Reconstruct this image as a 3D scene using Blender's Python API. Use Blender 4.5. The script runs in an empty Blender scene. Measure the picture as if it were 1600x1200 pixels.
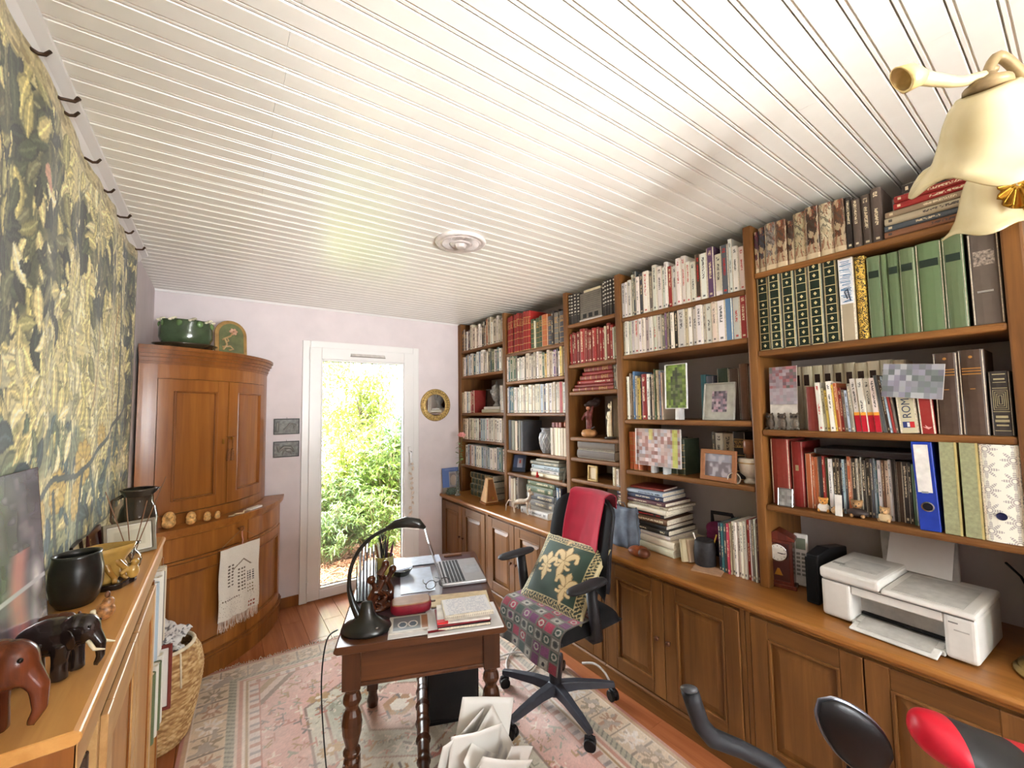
import bpy, bmesh, math, random
import numpy as np
from mathutils import Vector, Matrix, Euler
PI = math.pi
random.seed(7)
S = bpy.context.scene
COL = S.collection
# ------------------------------------------------------------------ camera
cam = bpy.data.cameras.new('camera')
cam.sensor_width = 36.0
cam.lens = 646.53 / 1600 * 36
cam.clip_start = 0.02
camo = bpy.data.objects.new('camera', cam)
COL.objects.link(camo)
_y, _p, _r = (math.radians(v) for v in (35.3267, 3.5617, -0.8788))
_f = Vector((math.sin(_y) * math.cos(_p), math.cos(_y) * math.cos(_p), math.sin(_p)))
_rt = Vector((math.cos(_y), -math.sin(_y), 0))
_up = _rt.cross(_f)
_r2 = _rt * math.cos(_r) + _up * math.sin(_r)
_u2 = -_rt * math.sin(_r) + _up * math.cos(_r)
camo.matrix_world = Matrix(((_r2.x, _u2.x, -_f.x, 0), (_r2.y, _u2.y, -_f.y, 0), (_r2.z, _u2.z, -_f.z, 1.58), (0, 0, 0, 1)))
S.camera = camo
# ------------------------------------------------------------------ sky, sun, added fill lights behind the camera, exposure
W = bpy.data.worlds.new('world'); S.world = W; W.use_nodes = True
bg = W.node_tree.nodes['Background']
bg.inputs['Color'].default_value = (0.90, 0.96, 1.0, 1)
bg.inputs['Strength'].default_value = 21.0
sun = bpy.data.lights.new('sun', 'SUN'); sun.energy = 18; sun.angle = 0.02; sun.color = (1.0, 0.94, 0.82)
suno = bpy.data.objects.new('sun', sun); COL.objects.link(suno)
suno.rotation_euler = Vector((-0.75, 0.06, 0.95)).to_track_quat('Z', 'Y').to_euler()
def area(name, loc, target, sx, sy, power, color=(1, 1, 1), portal=False):
    l = bpy.data.lights.new(name, 'AREA'); l.shape = 'RECTANGLE'; l.size = sx; l.size_y = sy; l.energy = power; l.color = color
    o = bpy.data.objects.new(name, l); COL.objects.link(o); o.location = loc
    o.rotation_euler = (Vector(loc) - Vector(target)).to_track_quat('Z', 'Y').to_euler()
    if portal: l.cycles.is_portal = True
    return o
area('rear_fill', (1.0, -2.22, 1.55), (1.0, 0, 1.55), 1.35, 1.15, 16, (1.0, 0.975, 0.94))  # added fill light set in the made-up rear window
area('ceiling_fill', (0.9, -1.3, 1.7), (0.9, -1.1, 2.5), 0.9, 0.5, 20, (1.0, 0.97, 0.93))  # added upward fill behind the camera, no lamp stands there
sp = bpy.data.lights.new('far_ceiling_fill', 'SPOT'); sp.energy = 480; sp.spot_size = math.radians(40); sp.spot_blend = 1.0; sp.shadow_soft_size = 0.25; sp.color = (1.0, 0.98, 0.95)  # added spot that brightens the far ceiling, no floor lamp there
spo = bpy.data.objects.new('far_ceiling_fill', sp); COL.objects.link(spo); spo.location = (0.6, -2.1, 1.25)
spo.rotation_euler = (Vector(spo.location) - Vector((0.95, 3.0, 2.72))).to_track_quat('Z', 'Y').to_euler()
area('door_portal', (1.1, 4.02, 1.06), (1.1, 0, 1.06), 0.76, 1.98, 1, portal=True)
S.view_settings.view_transform = 'Standard'
S.view_settings.look = 'None'
S.view_settings.gamma = 1.0
S.view_settings.use_curve_mapping = False
S.view_settings.exposure = 0.72

# ------------------------------------------------------------------ helpers
def lin(c):
    c = c / 255.0
    return c / 12.92 if c <= 0.04045 else ((c + 0.055) / 1.055) ** 2.4
def L3(rgb): return (lin(rgb[0]), lin(rgb[1]), lin(rgb[2]), 1.0)
class NT:
    """tiny node-expression helper"""
    def __init__(s, name):
        s.m = bpy.data.materials.new(name); s.m.use_nodes = True
        s.t = s.m.node_tree; s.b = s.t.nodes['Principled BSDF']
    def n(s, kind, **kw):
        k = s.t.nodes.new(kind)
        for a, v in kw.items(): setattr(k, a, v)
        return k
    def l(s, a, b): s.t.links.new(a, b)
    def put(s, sock, v):
        if isinstance(v, bpy.types.NodeSocket): s.l(v, sock)
        else: sock.default_value = v
    def op(s, o, a, b=None, c=None):
        k = s.n('ShaderNodeMath', operation=o)
        s.put(k.inputs[0], a)
        if b is not None: s.put(k.inputs[1], b)
        if c is not None: s.put(k.inputs[2], c)
        return k.outputs[0]
    def inr(s, v, lo, hi): return s.op('MULTIPLY', s.op('GREATER_THAN', v, lo), s.op('LESS_THAN', v, hi))
    def mul(s, *a):
        r = a[0]
        for x in a[1:]: r = s.op('MULTIPLY', r, x)
        return r
    def mx(s, f, a, b):
        k = s.n('ShaderNodeMix', data_type='RGBA')
        s.put(k.inputs[0], f); s.put(k.inputs[6], a); s.put(k.inputs[7], b)
        return k.outputs[2]
    def coord(s, which='Object'):
        return s.n('ShaderNodeTexCoord').outputs[which]
    def xyz(s, v):
        k = s.n('ShaderNodeSeparateXYZ'); s.l(v, k.inputs[0]); return k.outputs
    def map(s, v, scale=(1, 1, 1), loc=(0, 0, 0)):
        k = s.n('ShaderNodeMapping'); s.l(v, k.inputs[0]); k.inputs['Scale'].default_value = scale; s.put(k.inputs['Location'], loc) if not isinstance(loc, tuple) else None
        if isinstance(loc, tuple): k.inputs['Location'].default_value = loc
        return k.outputs[0]
    def noise(s, v, scale, detail=3, rough=0.5, dist=0.0):
        k = s.n('ShaderNodeTexNoise'); s.l(v, k.inputs['Vector']); k.inputs['Scale'].default_value = scale
        k.inputs['Detail'].default_value = detail; k.inputs['Roughness'].default_value = rough; k.inputs['Distortion'].default_value = dist
        return k.outputs[0]
    def ramp(s, f, stops):
        k = s.n('ShaderNodeValToRGB'); s.l(f, k.inputs[0]); e = k.color_ramp.elements
        while len(e) < len(stops): e.new(0.5)
        for q, (p, c) in zip(e, stops): q.position = p; q.color = L3(c)
        return k.outputs[0]
    def bump(s, h, strength=0.2, dist=0.005):
        k = s.n('ShaderNodeBump'); s.put(k.inputs['Height'], h); k.inputs['Strength'].default_value = strength; k.inputs['Distance'].default_value = dist
        s.l(k.outputs[0], s.b.inputs['Normal'])
    def col(s, v): s.put(s.b.inputs['Base Color'], v)
    def set(s, **kw):
        for a, v in kw.items(): s.put(s.b.inputs[a.replace('_', ' ')], v)
        return s.m
_mc = {}
def M(name, rgb, rough=0.5, metal=0.0, var=0.08, scale=30.0, bump=0.0, coat=0.0, alpha=None, trans=0.0, ior=1.45, sheen=0.0):
    """plain procedural material: colour with a little noise variation"""
    if name in _mc: return _mc[name]
    t = NT(name); v = t.coord()
    f = t.noise(v, scale, 4)
    a = tuple(max(0, c * (1 - var)) for c in rgb); b = tuple(min(255, c * (1 + var * 0.7)) for c in rgb)
    t.col(t.ramp(f, [(0.3, a), (0.7, b)]))
    if bump: t.bump(f, bump, 0.003)
    t.set(Roughness=rough, Metallic=metal, IOR=ior)
    if not coat and not trans and rough > .3: t.set(Specular_IOR_Level=0.35)
    if coat: t.set(Coat_Weight=coat, Coat_Roughness=0.08)
    if trans: t.set(Transmission_Weight=trans)
    if sheen: t.set(Sheen_Weight=sheen)
    _mc[name] = t.m
    return t.m
def wood(name, c1, c2, axis=2, rough=0.38, scale=1.0, coat=0.15, c3=None):
    if name in _mc: return _mc[name]
    t = NT(name); v = t.coord()
    r = t.n('ShaderNodeObjectInfo').outputs['Random']
    sc = [26.0 * scale] * 3; sc[axis] = 1.6 * scale
    k = t.n('ShaderNodeMapping'); t.l(v, k.inputs[0]); k.inputs['Scale'].default_value = sc
    cb = t.n('ShaderNodeCombineXYZ')
    for i in range(3): t.l(t.op('MULTIPLY', r, 37.0 + 11 * i), cb.inputs[i])
    t.l(cb.outputs[0], k.inputs['Location'])
    f = t.noise(k.outputs[0], 1.0, 6, 0.62, 0.8)
    sc2 = [7.0 * scale] * 3; sc2[axis] = 0.8 * scale
    g = t.noise(t.map(v, tuple(sc2)), 1.0, 2, 0.5, 0.5)
    mixf = t.op('MULTIPLY_ADD', g, 0.5, t.op('MULTIPLY', f, 0.5))
    t.col(t.ramp(mixf, [(0.34, c1), (0.52, c3 or tuple((a + b) / 2 for a, b in zip(c1, c2))), (0.68, c2)]))
    t.bump(f, 0.06, 0.002)
    t.set(Roughness=rough, Coat_Weight=coat * .5, Coat_Roughness=0.18, Specular_IOR_Level=0.3)
    _mc[name] = t.m
    return t.m
def vcol(name, rough=0.9, bump=0.0, bscale=300.0, sheen=0.0):
    """colour comes from the mesh's own colour attribute (woven / printed designs)"""
    if name in _mc: return _mc[name]
    t = NT(name); a = t.n('ShaderNodeAttribute', attribute_name='Col')
    t.col(a.outputs['Color']); t.set(Roughness=rough)
    if bump: t.bump(t.noise(t.coord(), bscale, 2), bump, 0.002)
    if sheen: t.set(Sheen_Weight=sheen)
    _mc[name] = t.m
    return t.m
def glass(name, rgb=(255, 255, 255), rough=0.0, thin=True, tint=0.0):
    """window-type glass: mostly clear, reflective by fresnel, lets light through"""
    if name in _mc: return _mc[name]
    m = bpy.data.materials.new(name); m.use_nodes = True; t = m.node_tree; t.nodes.clear()
    o = t.nodes.new('ShaderNodeOutputMaterial'); mix = t.nodes.new('ShaderNodeMixShader')
    tr = t.nodes.new('ShaderNodeBsdfTransparent'); gl = t.nodes.new('ShaderNodeBsdfGlossy'); fr = t.nodes.new('ShaderNodeFresnel')
    tr.inputs[0].default_value = L3(rgb); gl.inputs['Roughness'].default_value = rough; fr.inputs[0].default_value = 1.45
    t.links.new(fr.outputs[0], mix.inputs[0]); t.links.new(tr.outputs[0], mix.inputs[1]); t.links.new(gl.outputs[0], mix.inputs[2]); t.links.new(mix.outputs[0], o.inputs[0])
    _mc[name] = m
    return m
class G:
    """collects geometry; build() links it as ONE mesh object"""
    def __init__(s): s.v = []; s.f = []; s.mi = []; s.cur = 0
    def add(s, vs, fs):
        n = len(s.v); s.v += [tuple(p) for p in vs]
        for f in fs: s.f.append(tuple(i + n for i in f)); s.mi.append(s.cur)
        return s
    def box(s, x0, x1, y0, y1, z0, z1):
        return s.add([(x0, y0, z0), (x1, y0, z0), (x1, y1, z0), (x0, y1, z0), (x0, y0, z1), (x1, y0, z1), (x1, y1, z1), (x0, y1, z1)],
                     [(0, 3, 2, 1), (4, 5, 6, 7), (0, 1, 5, 4), (1, 2, 6, 5), (2, 3, 7, 6), (3, 0, 4, 7)])
    def cbox(s, c, d, rot=(0, 0, 0)):
        m = Euler(rot).to_matrix(); vs = []
        for z in (-.5, .5):
            for x, y in ((-.5, -.5), (.5, -.5), (.5, .5), (-.5, .5)):
                vs.append(tuple(Vector(c) + m @ Vector((x * d[0], y * d[1], z * d[2]))))
        return s.add(vs, [(0, 3, 2, 1), (4, 5, 6, 7), (0, 1, 5, 4), (1, 2, 6, 5), (2, 3, 7, 6), (3, 0, 4, 7)])
    def frustum(s, x0, x1, y0, y1, z0, z1, ins, ax=0):
        """box whose low face of axis ax is inset by ins (a raised field)"""
        a = [(x0, x1), (y0, y1), (z0, z1)]; u, w = [i for i in range(3) if i != ax]
        vs = []
        for t, i in ((a[ax][0], ins), (a[ax][1], 0)):
            for p, q in ((0, 0), (1, 0), (1, 1), (0, 1)):
                c = [0, 0, 0]; c[ax] = t; c[u] = a[u][p] + (i if p == 0 else -i); c[w] = a[w][q] + (i if q == 0 else -i); vs.append(tuple(c))
        return s.add(vs, [(0, 1, 2, 3), (7, 6, 5, 4), (0, 4, 5, 1), (1, 5, 6, 2), (2, 6, 7, 3), (3, 7, 4, 0)])
    def ring(s, x0, x1, a0, a1, b0, b1, w, ax=0):
        """rectangular mitred ring, depth x0..x1 along ax, outer a0..a1 x b0..b1, width w"""
        u, v = [i for i in range(3) if i != ax]; vs = []
        for t in (x0, x1):
            for q in (0, w):
                for a, b in ((a0 + q, b0 + q), (a1 - q, b0 + q), (a1 - q, b1 - q), (a0 + q, b1 - q)):
                    c = [0, 0, 0]; c[ax] = t; c[u] = a; c[v] = b; vs.append(tuple(c))
        fs = []
        for i in range(4):
            j = (i + 1) % 4
            fs += [(i, j, 4 + j, 4 + i), (8 + i, 12 + i, 12 + j, 8 + j), (i, 8 + i, 8 + j, j), (4 + i, 4 + j, 12 + j, 12 + i)]
        return s.add(vs, fs)
    def prism(s, poly, lo, hi, ax=2):
        """polygon in the two other axes (in order) extruded along ax"""
        u, w = [i for i in range(3) if i != ax]; n = len(poly); vs = []
        for t in (lo, hi):
            for a, b in poly:
                c = [0, 0, 0]; c[ax] = t; c[u] = a; c[w] = b; vs.append(tuple(c))
        fs = [tuple(range(n))[::-1], tuple(range(n, 2 * n))] + [(i, (i + 1) % n, n + (i + 1) % n, n + i) for i in range(n)]
        return s.add(vs, fs)
    def lathe(s, prof, c=(0, 0, 0), n=20, rot=None, sy=1.0, wob=None, caps=True):
        vs = []; fs = []; m = Euler(rot).to_matrix() if rot else None; k = len(prof)
        for j, (r, z) in enumerate(prof):
            for i in range(n):
                a = 2 * PI * i / n; q = r * (wob(a, j) if wob else 1)
                p = Vector((q * math.cos(a), q * sy * math.sin(a), z))
                if m: p = m @ p
                vs.append((p.x + c[0], p.y + c[1], p.z + c[2]))
        for j in range(k - 1):
            for i in range(n):
                fs.append((j * n + i, j * n + (i + 1) % n, (j + 1) * n + (i + 1) % n, (j + 1) * n + i))
        if caps: fs += [tuple(range(n))[::-1], tuple(range((k - 1) * n, k * n))]
        return s.add(vs, fs)
    def tube(s, pts, rad, n=8, flat=1.0, caps=True):
        P = [Vector(p) for p in pts]; k = len(P)
        R = rad if isinstance(rad, (list, tuple)) else [rad] * k
        vs = []; fs = []; prev = None
        for i in range(k):
            d = (P[min(i + 1, k - 1)] - P[max(i - 1, 0)]).normalized()
            if prev is None:
                ref = Vector((0, 0, 1)) if abs(d.z) < 0.9 else Vector((1, 0, 0))
                u = d.cross(ref).normalized()
            else: u = (prev - d * prev.dot(d)).normalized()
            prev = u; w = d.cross(u)
            for j in range(n):
                a = 2 * PI * j / n
                vs.append(tuple(P[i] + u * (R[i] * math.cos(a)) + w * (R[i] * flat * math.sin(a))))
        for i in range(k - 1):
            for j in range(n): fs.append((i * n + j, i * n + (j + 1) % n, (i + 1) * n + (j + 1) % n, (i + 1) * n + j))
        if caps: fs += [tuple(range(n))[::-1], tuple(range((k - 1) * n, k * n))]
        return s.add(vs, fs)
    def ell(s, c, r, rot=None, n=12, k=8):
        r = r if isinstance(r, (tuple, list)) else (r, r, r)
        m = Euler(rot).to_matrix() if rot else Matrix.Identity(3); vs = []; fs = []
        for j in range(k + 1):
            t = PI * j / k
            for i in range(n):
                a = 2 * PI * i / n
                p = m @ Vector((r[0] * math.sin(t) * math.cos(a), r[1] * math.sin(t) * math.sin(a), -r[2] * math.cos(t)))
                vs.append((p.x + c[0], p.y + c[1], p.z + c[2]))
        for j in range(k):
            for i in range(n): fs.append((j * n + i, j * n + (i + 1) % n, (j + 1) * n + (i + 1) % n, (j + 1) * n + i))
        return s.add(vs, fs)
    def surf(s, fn, nu, nv, thick=0.0):
        """sheet fn(u,v)->point, u,v in 0..1, with a back face when thick"""
        vs = [fn(i / nu, j / nv) for j in range(nv + 1) for i in range(nu + 1)]; w = nu + 1
        fs = [(j * w + i, j * w + i + 1, (j + 1) * w + i + 1, (j + 1) * w + i) for j in range(nv) for i in range(nu)]
        s.add(vs, fs)
        return s
    def build(s, name, mat, parent=None, loc=(0, 0, 0), rot=(0, 0, 0), smooth=False, bev=0.0, seg=1, solid=0.0, remesh=0.0, sub=0):
        me = bpy.data.meshes.new(name); me.from_pydata(s.v, [], s.f); me.update()
        for m in (mat if isinstance(mat, (list, tuple)) else [mat]): me.materials.append(m)
        if any(s.mi): me.polygons.foreach_set('material_index', s.mi)
        if smooth: me.polygons.foreach_set('use_smooth', [True] * len(me.polygons))
        o = bpy.data.objects.new(name, me); COL.objects.link(o)
        if parent is not None: o.parent = parent
        o.location = loc; o.rotation_euler = rot
        if solid:
            k = o.modifiers.new('s', 'SOLIDIFY'); k.thickness = abs(solid); k.offset = 0 if solid > 0 else -1
        if remesh:
            k = o.modifiers.new('r', 'REMESH'); k.mode = 'VOXEL'; k.voxel_size = remesh; k.use_smooth_shade = True
            k = o.modifiers.new('sm', 'SMOOTH'); k.factor = 0.5; k.iterations = 4
        if bev:
            k = o.modifiers.new('b', 'BEVEL'); k.width = bev; k.segments = seg; k.limit_method = 'ANGLE'; k.angle_limit = 0.6
        if sub:
            k = o.modifiers.new('u', 'SUBSURF'); k.levels = sub; k.render_levels = sub
        return o
def tag(o, label=None, cat=None, group=None, kind=None):
    if label: o['label'] = label
    if cat: o['category'] = cat
    if group: o['group'] = group
    if kind: o['kind'] = kind
    return o
def thing(name, label, cat, loc=(0, 0, 0), rz=0.0, group=None, rot=None):
    o = bpy.data.objects.new(name, None); COL.objects.link(o); o.empty_display_size = 0.05
    o.location = loc; o.rotation_euler = rot if rot else (0, 0, rz)
    return tag(o, label, cat, group)
def struct(name, g, mat, parent=None, **kw):
    o = g.build(name, mat, parent, **kw)
    o['kind'] = 'structure'
    return o
def inst(o, loc, parent=None, rot=None):
    c = o.copy(); COL.objects.link(c); c.location = loc
    if parent is not None: c.parent = parent
    if rot: c.rotation_euler = rot
    return c
def copy_tree(o, parent=None):
    c = o.copy(); COL.objects.link(c)
    if parent is not None: c.parent = parent
    for ch in list(o.children): copy_tree(ch, c)
    return c
def np_grid(name, P, C, mat, parent=None, loc=(0, 0, 0), rot=(0, 0, 0), smooth=True, solid=0.0):
    """P (n,m,3) points and C (n,m,3) sRGB 0-255 colours -> mesh sheet with a colour attribute"""
    n, m = P.shape[:2]
    me = bpy.data.meshes.new(name)
    idx = np.arange(n * m).reshape(n, m)
    q = np.stack([idx[:-1, :-1], idx[:-1, 1:], idx[1:, 1:], idx[1:, :-1]], -1).reshape(-1, 4)
    me.vertices.add(n * m); me.vertices.foreach_set('co', P.reshape(-1).astype(np.float32))
    me.loops.add(q.size); me.loops.foreach_set('vertex_index', q.reshape(-1).astype(np.int32))
    me.polygons.add(len(q)); me.polygons.foreach_set('loop_start', np.arange(0, q.size, 4, dtype=np.int32))
    me.update(calc_edges=True)
    if smooth: me.polygons.foreach_set('use_smooth', np.ones(len(q), bool))
    a = me.color_attributes.new('Col', 'FLOAT_COLOR', 'POINT')
    c = np.clip(C / 255.0, 0, 1); c = np.where(c <= 0.04045, c / 12.92, ((c + 0.055) / 1.055) ** 2.4)
    a.data.foreach_set('color', np.concatenate([c, np.ones((n, m, 1))], -1).reshape(-1).astype(np.float32))
    me.materials.append(mat)
    o = bpy.data.objects.new(name, me); COL.objects.link(o)
    if parent is not None: o.parent = parent
    o.location = loc; o.rotation_euler = rot
    if solid:
        k = o.modifiers.new('s', 'SOLIDIFY'); k.thickness = solid; k.offset = -1
    return o
def vnoise(n, m, cells_y, cells_x, rng):
    """smooth value noise raster"""
    g = rng.random((cells_y + 2, cells_x + 2))
    y = np.linspace(0, cells_y, n, endpoint=False); x = np.linspace(0, cells_x, m, endpoint=False)
    yi = y.astype(int); xi = x.astype(int); fy = (y - yi); fx = (x - xi)
    fy = fy * fy * (3 - 2 * fy); fx = fx * fx * (3 - 2 * fx)
    a = g[np.ix_(yi, xi)]; b = g[np.ix_(yi, xi + 1)]; c = g[np.ix_(yi + 1, xi)]; d = g[np.ix_(yi + 1, xi + 1)]
    fx = fx[None]; fy = fy[:, None]
    return (a * (1 - fx) + b * fx) * (1 - fy) + (c * (1 - fx) + d * fx) * fy
def lerp(C, mask, rgb): return C * (1 - mask[..., None]) + np.array(rgb, float) * mask[..., None]
# ------------------------------------------------------------------ materials of the big surfaces
MW = M('wall_paint', (218, 208, 209), 0.85, var=0.025, scale=6, bump=0.03)
MWL = M('wall_paint_left', (222, 214, 215), 0.85, var=0.025, scale=6, bump=0.03)
MWR = M('wall_paint_grey', (212, 202, 196), 0.85, var=0.03, scale=6, bump=0.03)
MCEIL = M('ceiling_paint', (243, 242, 234), 0.32, var=0.02, scale=9)
_c = NT('ceiling_satin'); _n = _c.noise(_c.coord(), 9, 4); _c.col(_c.ramp(_n, [(.3, (240, 239, 231)), (.7, (246, 245, 238))])); _c.set(Roughness=.27, Specular_IOR_Level=.8); MCEIL = _c.m
MPVC = M('white_pvc', (232, 231, 229), 0.3, var=0.01, scale=5)
MOAK = wood('bookcase_wood', (86, 53, 22), (144, 96, 46), 2, 0.5, coat=0)
MOAKY = wood('shelf_wood', (90, 56, 24), (150, 101, 50), 1, 0.5, coat=0)
MTOP = wood('worktop_wood', (128, 80, 34), (174, 118, 58), 1, 0.3, coat=0.35)
MCAB = wood('cabinet_wood', (90, 56, 25), (136, 92, 47), 2, 0.42, coat=.08)
MCABH = wood('cabinet_wood_rail', (86, 53, 23), (131, 88, 44), 1, 0.42, coat=.08)
MCHERRY = wood('cherry_wood', (128, 74, 28), (182, 118, 54), 2, 0.3, 0.8, coat=0.6)
MCHERRYD = wood('cherry_wood_dark', (112, 64, 24), (162, 100, 44), 2, 0.34, 0.8, coat=0.2)
MPINE = wood('pale_wood', (168, 124, 76), (206, 166, 112), 1, 0.4)
MFLOOR = wood('floor_wood', (142, 80, 48), (198, 126, 80), 1, 0.22, 0.7, coat=0.3)
MDESK = wood('desk_wood', (70, 38, 20), (114, 68, 36), 0, 0.32, coat=0.3)
MDESKV = wood('desk_leg_wood', (56, 30, 16), (98, 56, 30), 2, 0.3, coat=0.35)
BLK = M('black_plastic', (22, 22, 24), 0.45, var=0.1)
GLS = glass('window_glass')
# ------------------------------------------------------------------ room shell
H = 2.5; YF = 3.913; XL = -0.4; XR = 2.46; YB = -2.3
fl = struct('floor', G().box(XL - .1, XR + .1, YB - .1, YF + .2, -.12, -.014), M('subfloor', (70, 40, 26), .8))
rf = random.Random(3)
for i in range(21):
    x = XL + i * 0.1362; y = YB - rf.random() * .8
    while y < YF - .01:
        L = rf.uniform(.8, 1.25); a, b = max(y, YB), min(y + L, YF + .0)
        if b - a > .02: G().box(x + .0006, x + .1356, a + .0006, b - .0006, -.014, rf.uniform(-.0006, .0002)).build('plank', MFLOOR, fl, bev=.0012)
        y += L
struct('wall_left', G().box(XL - .12, XL, YB - .1, YF + .2, 0, H + .1), MWL)
struct('wall_right', G().box(XR, XR + .12, YB - .1, YF + .2, 0, H + .1), MWR)
struct('wall_far', G().box(XL, .578, YF, YF + .2, 0, H + .1).box(1.619, XR, YF, YF + .2, 0, H + .1).box(.578, 1.619, YF, YF + .2, 2.203, H + .1), MW)
struct('wall_back', G().box(XL, .5, YB - .12, YB, 0, H + .1).box(1.5, XR, YB - .12, YB, 0, H + .1).box(.5, 1.5, YB - .12, YB, 0, .95).box(.5, 1.5, YB - .12, YB, 2.0, H + .1), MW)
wb = struct('added_window_1', G().ring(YB - .1, YB - .04, .5, 1.5, .95, 2.0, .05, ax=1), MPVC)  # unseen window, added to let sky light in from behind
G().box(.97, 1.03, YB - .1, YB - .04, 1.0, 1.95).build('mullion', MPVC, wb)
G().box(.55, .97, YB - .075, YB - .065, 1.0, 1.95).build('pane', GLS, wb); G().box(1.03, 1.45, YB - .075, YB - .065, 1.0, 1.95).build('pane', GLS, wb)
ce = struct('ceiling', G().box(XL - .1, XR + .1, YB - .1, YF + .2, H + .014, H + .12), MCEIL)
P_ = 0.0707
prof = [(0.0012, .013), (0.0012, .004), (.0035, 0), (.0545, 0), (.0565, .0055), (.0585, .0055), (.0605, .001), (.0675, .001), (.0688, .004), (.0688, .013)]
k0 = int((YB - 1.347) / P_) - 1
full = half = None
for k in range(k0, 40):
    y = 1.347 + (k + .06) * P_
    if y + P_ > YF + .01: break
    zz = H + rf.uniform(-.0004, .0006)
    segs = [(XL, XR)]
    if k % 2 == 0: segs = [(XL, .115 + .004 * (k % 5)), (.1156 + .004 * (k % 5), XR)] if k < 12 else [(XL, XR)]
    if k % 4 == 3: segs = [(XL, 1.46), (1.4605, XR)]
    for a, b in segs:
        if (a, b) == (XL, XR) and full: inst(full, (0, y, zz), ce); continue
        o = G().prism(prof, a, b, 0).build('ceiling_board', MCEIL, ce, (0, y, zz))
        if (a, b) == (XL, XR): full = o
struct('trim_1', G().prism([(-.4, 2.5), (-.4, 2.452), (-.388, 2.452), (-.376, 2.474), (-.352, 2.488), (-.352, 2.5)], YB, 3.1, 1), MPVC)
struct('trim_2', G().prism([(YF, 2.5), (YF, 2.486), (YF - .008, 2.486), (YF - .014, 2.5)], XL, XR, 0), MPVC)
struct('baseboard_far', G().box(.40, .575, YF - .014, YF, 0, .085).box(1.621, 1.88, YF - .014, YF, 0, .085), MCHERRYD, bev=.003)
# ------------------------------------------------------------------ glazed garden door
def door():
    y0 = YF - .02
    d = struct('door_1', G().box(.575, .635, y0, YF + .07, 0, 2.205).box(1.561, 1.621, y0, YF + .07, 0, 2.205).box(.635, 1.561, y0, YF + .07, 2.14, 2.205).box(.635, 1.561, YF + .0, YF + .07, 0, .014), MPVC, bev=.004)
    z0, z1, a, b = .012, 2.15, .628, 1.568
    s = G().box(a, .724, y0 - .012, YF + .05, z0, z1).box(1.468, b, y0 - .012, YF + .05, z0, z1).box(.724, 1.468, y0 - .012, YF + .05, 2.047, z1).box(.724, 1.468, y0 - .012, YF + .05, z0, .087)
    s.build('door_leaf', MPVC, d, bev=.006, seg=2)
    bd = G()
    for q in ((.724, .737, .087, 2.047), (1.455, 1.468, .087, 2.047)): bd.prism([(q[0], y0 - .004), (q[1], y0 - .004), (q[1], YF + .02), (q[0], YF + .02)], q[2], q[3])
    bd.box(.737, 1.455, y0 - .004, YF + .02, 2.034, 2.047).box(.737, 1.455, y0 - .004, YF + .02, .087, .1)
    bd.build('glazing_bead', MPVC, d, bev=.004)
    G().box(.73, 1.462, YF + .022, YF + .028, .09, 2.045).build('glass_pane', GLS, d)
    gs = G()
    for q in ((.737, .741), (1.451, 1.455)): gs.box(q[0], q[1], YF + .016, YF + .021, .1, 2.034)
    gs.box(.741, 1.451, YF + .016, YF + .021, .1, .105).box(.741, 1.451, YF + .016, YF + .021, 2.029, 2.034)
    gs.build('gasket', M('grey_gasket', (70, 72, 74), .6), d)
    v = G().prism([(y0 - .034, 2.088), (y0 - .022, 2.108), (y0 - .01, 2.112), (y0 - .01, 2.084)], .965, 1.275, 0)
    v.build('trickle_vent', M('vent_grey', (205, 202, 196), .4), d, bev=.003)
    G().box(.962, 1.278, y0 - .028, y0 - .012, 2.082, 2.087).build('vent_lip', M('vent_lip_grey', (128, 120, 110), .6), d)  # lip in a darker grey than the vent
    for z in (2.08, .13): G().tube([(.632, y0 - .014, z - .045), (.632, y0 - .014, z + .045)], .008, 10).build('hinge', MPVC, d)
    hp = G().box(1.503, 1.532, y0 - .024, y0 - .01, 1.05, 1.24).build('handle_plate', MPVC, d, bev=.004)
    G().tube([(1.517, y0 - .02, 1.19), (1.517, y0 - .06, 1.19), (1.517, y0 - .066, 1.18), (1.517, y0 - .066, 1.06)], [.009, .009, .0105, .009], 10).build('handle', M('handle_white', (236, 236, 238), .25), hp, smooth=True)
    G().tube([(1.517, y0 - .026, 1.192), (1.517, y0 - .068, 1.192)], .006, 8).build('handle_cap', M('dark_steel', (50, 50, 52), .3, .8), hp)
door()
# ------------------------------------------------------------------ garden behind the glass
gr = G().box(-6, 9, YF + .2, 14, -.3, -.06); tag(gr.build('ground', M('earth', (120, 88, 62), .95, var=.3, scale=12, bump=.5)), kind='structure')
tag(G().box(-3, 7, 6.9, 14, -.06, -.052).build('trim_4', M('pale_gravel', (214, 206, 190), .9, var=.1, scale=40)), kind='structure')
tag(G().box(.45, 1.75, YF + .07, YF + .32, -.1, -.012).build('trim_3', M('sill_stone', (176, 182, 186), .6)), kind='structure')
def chips():
    r = np.random.default_rng(5); n = 3400
    g = G()
    for i in range(n):
        x, y = r.uniform(.3, 2.4), r.uniform(4.22, 5.3); a, t = r.uniform(0, PI), r.uniform(-.5, .5); l, w = r.uniform(.02, .05), r.uniform(.006, .014)
        g.cbox((x, y, -.05 + r.uniform(0, .02)), (l, w, .006), (t, r.uniform(-.4, .4), a))
    o = g.build('bark_mulch', M('bark', (150, 112, 84), .9, var=.45, scale=9))
    tag(o, 'pale brown bark chips on the ground outside the glazed door', 'mulch', kind='stuff')
chips()
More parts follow.
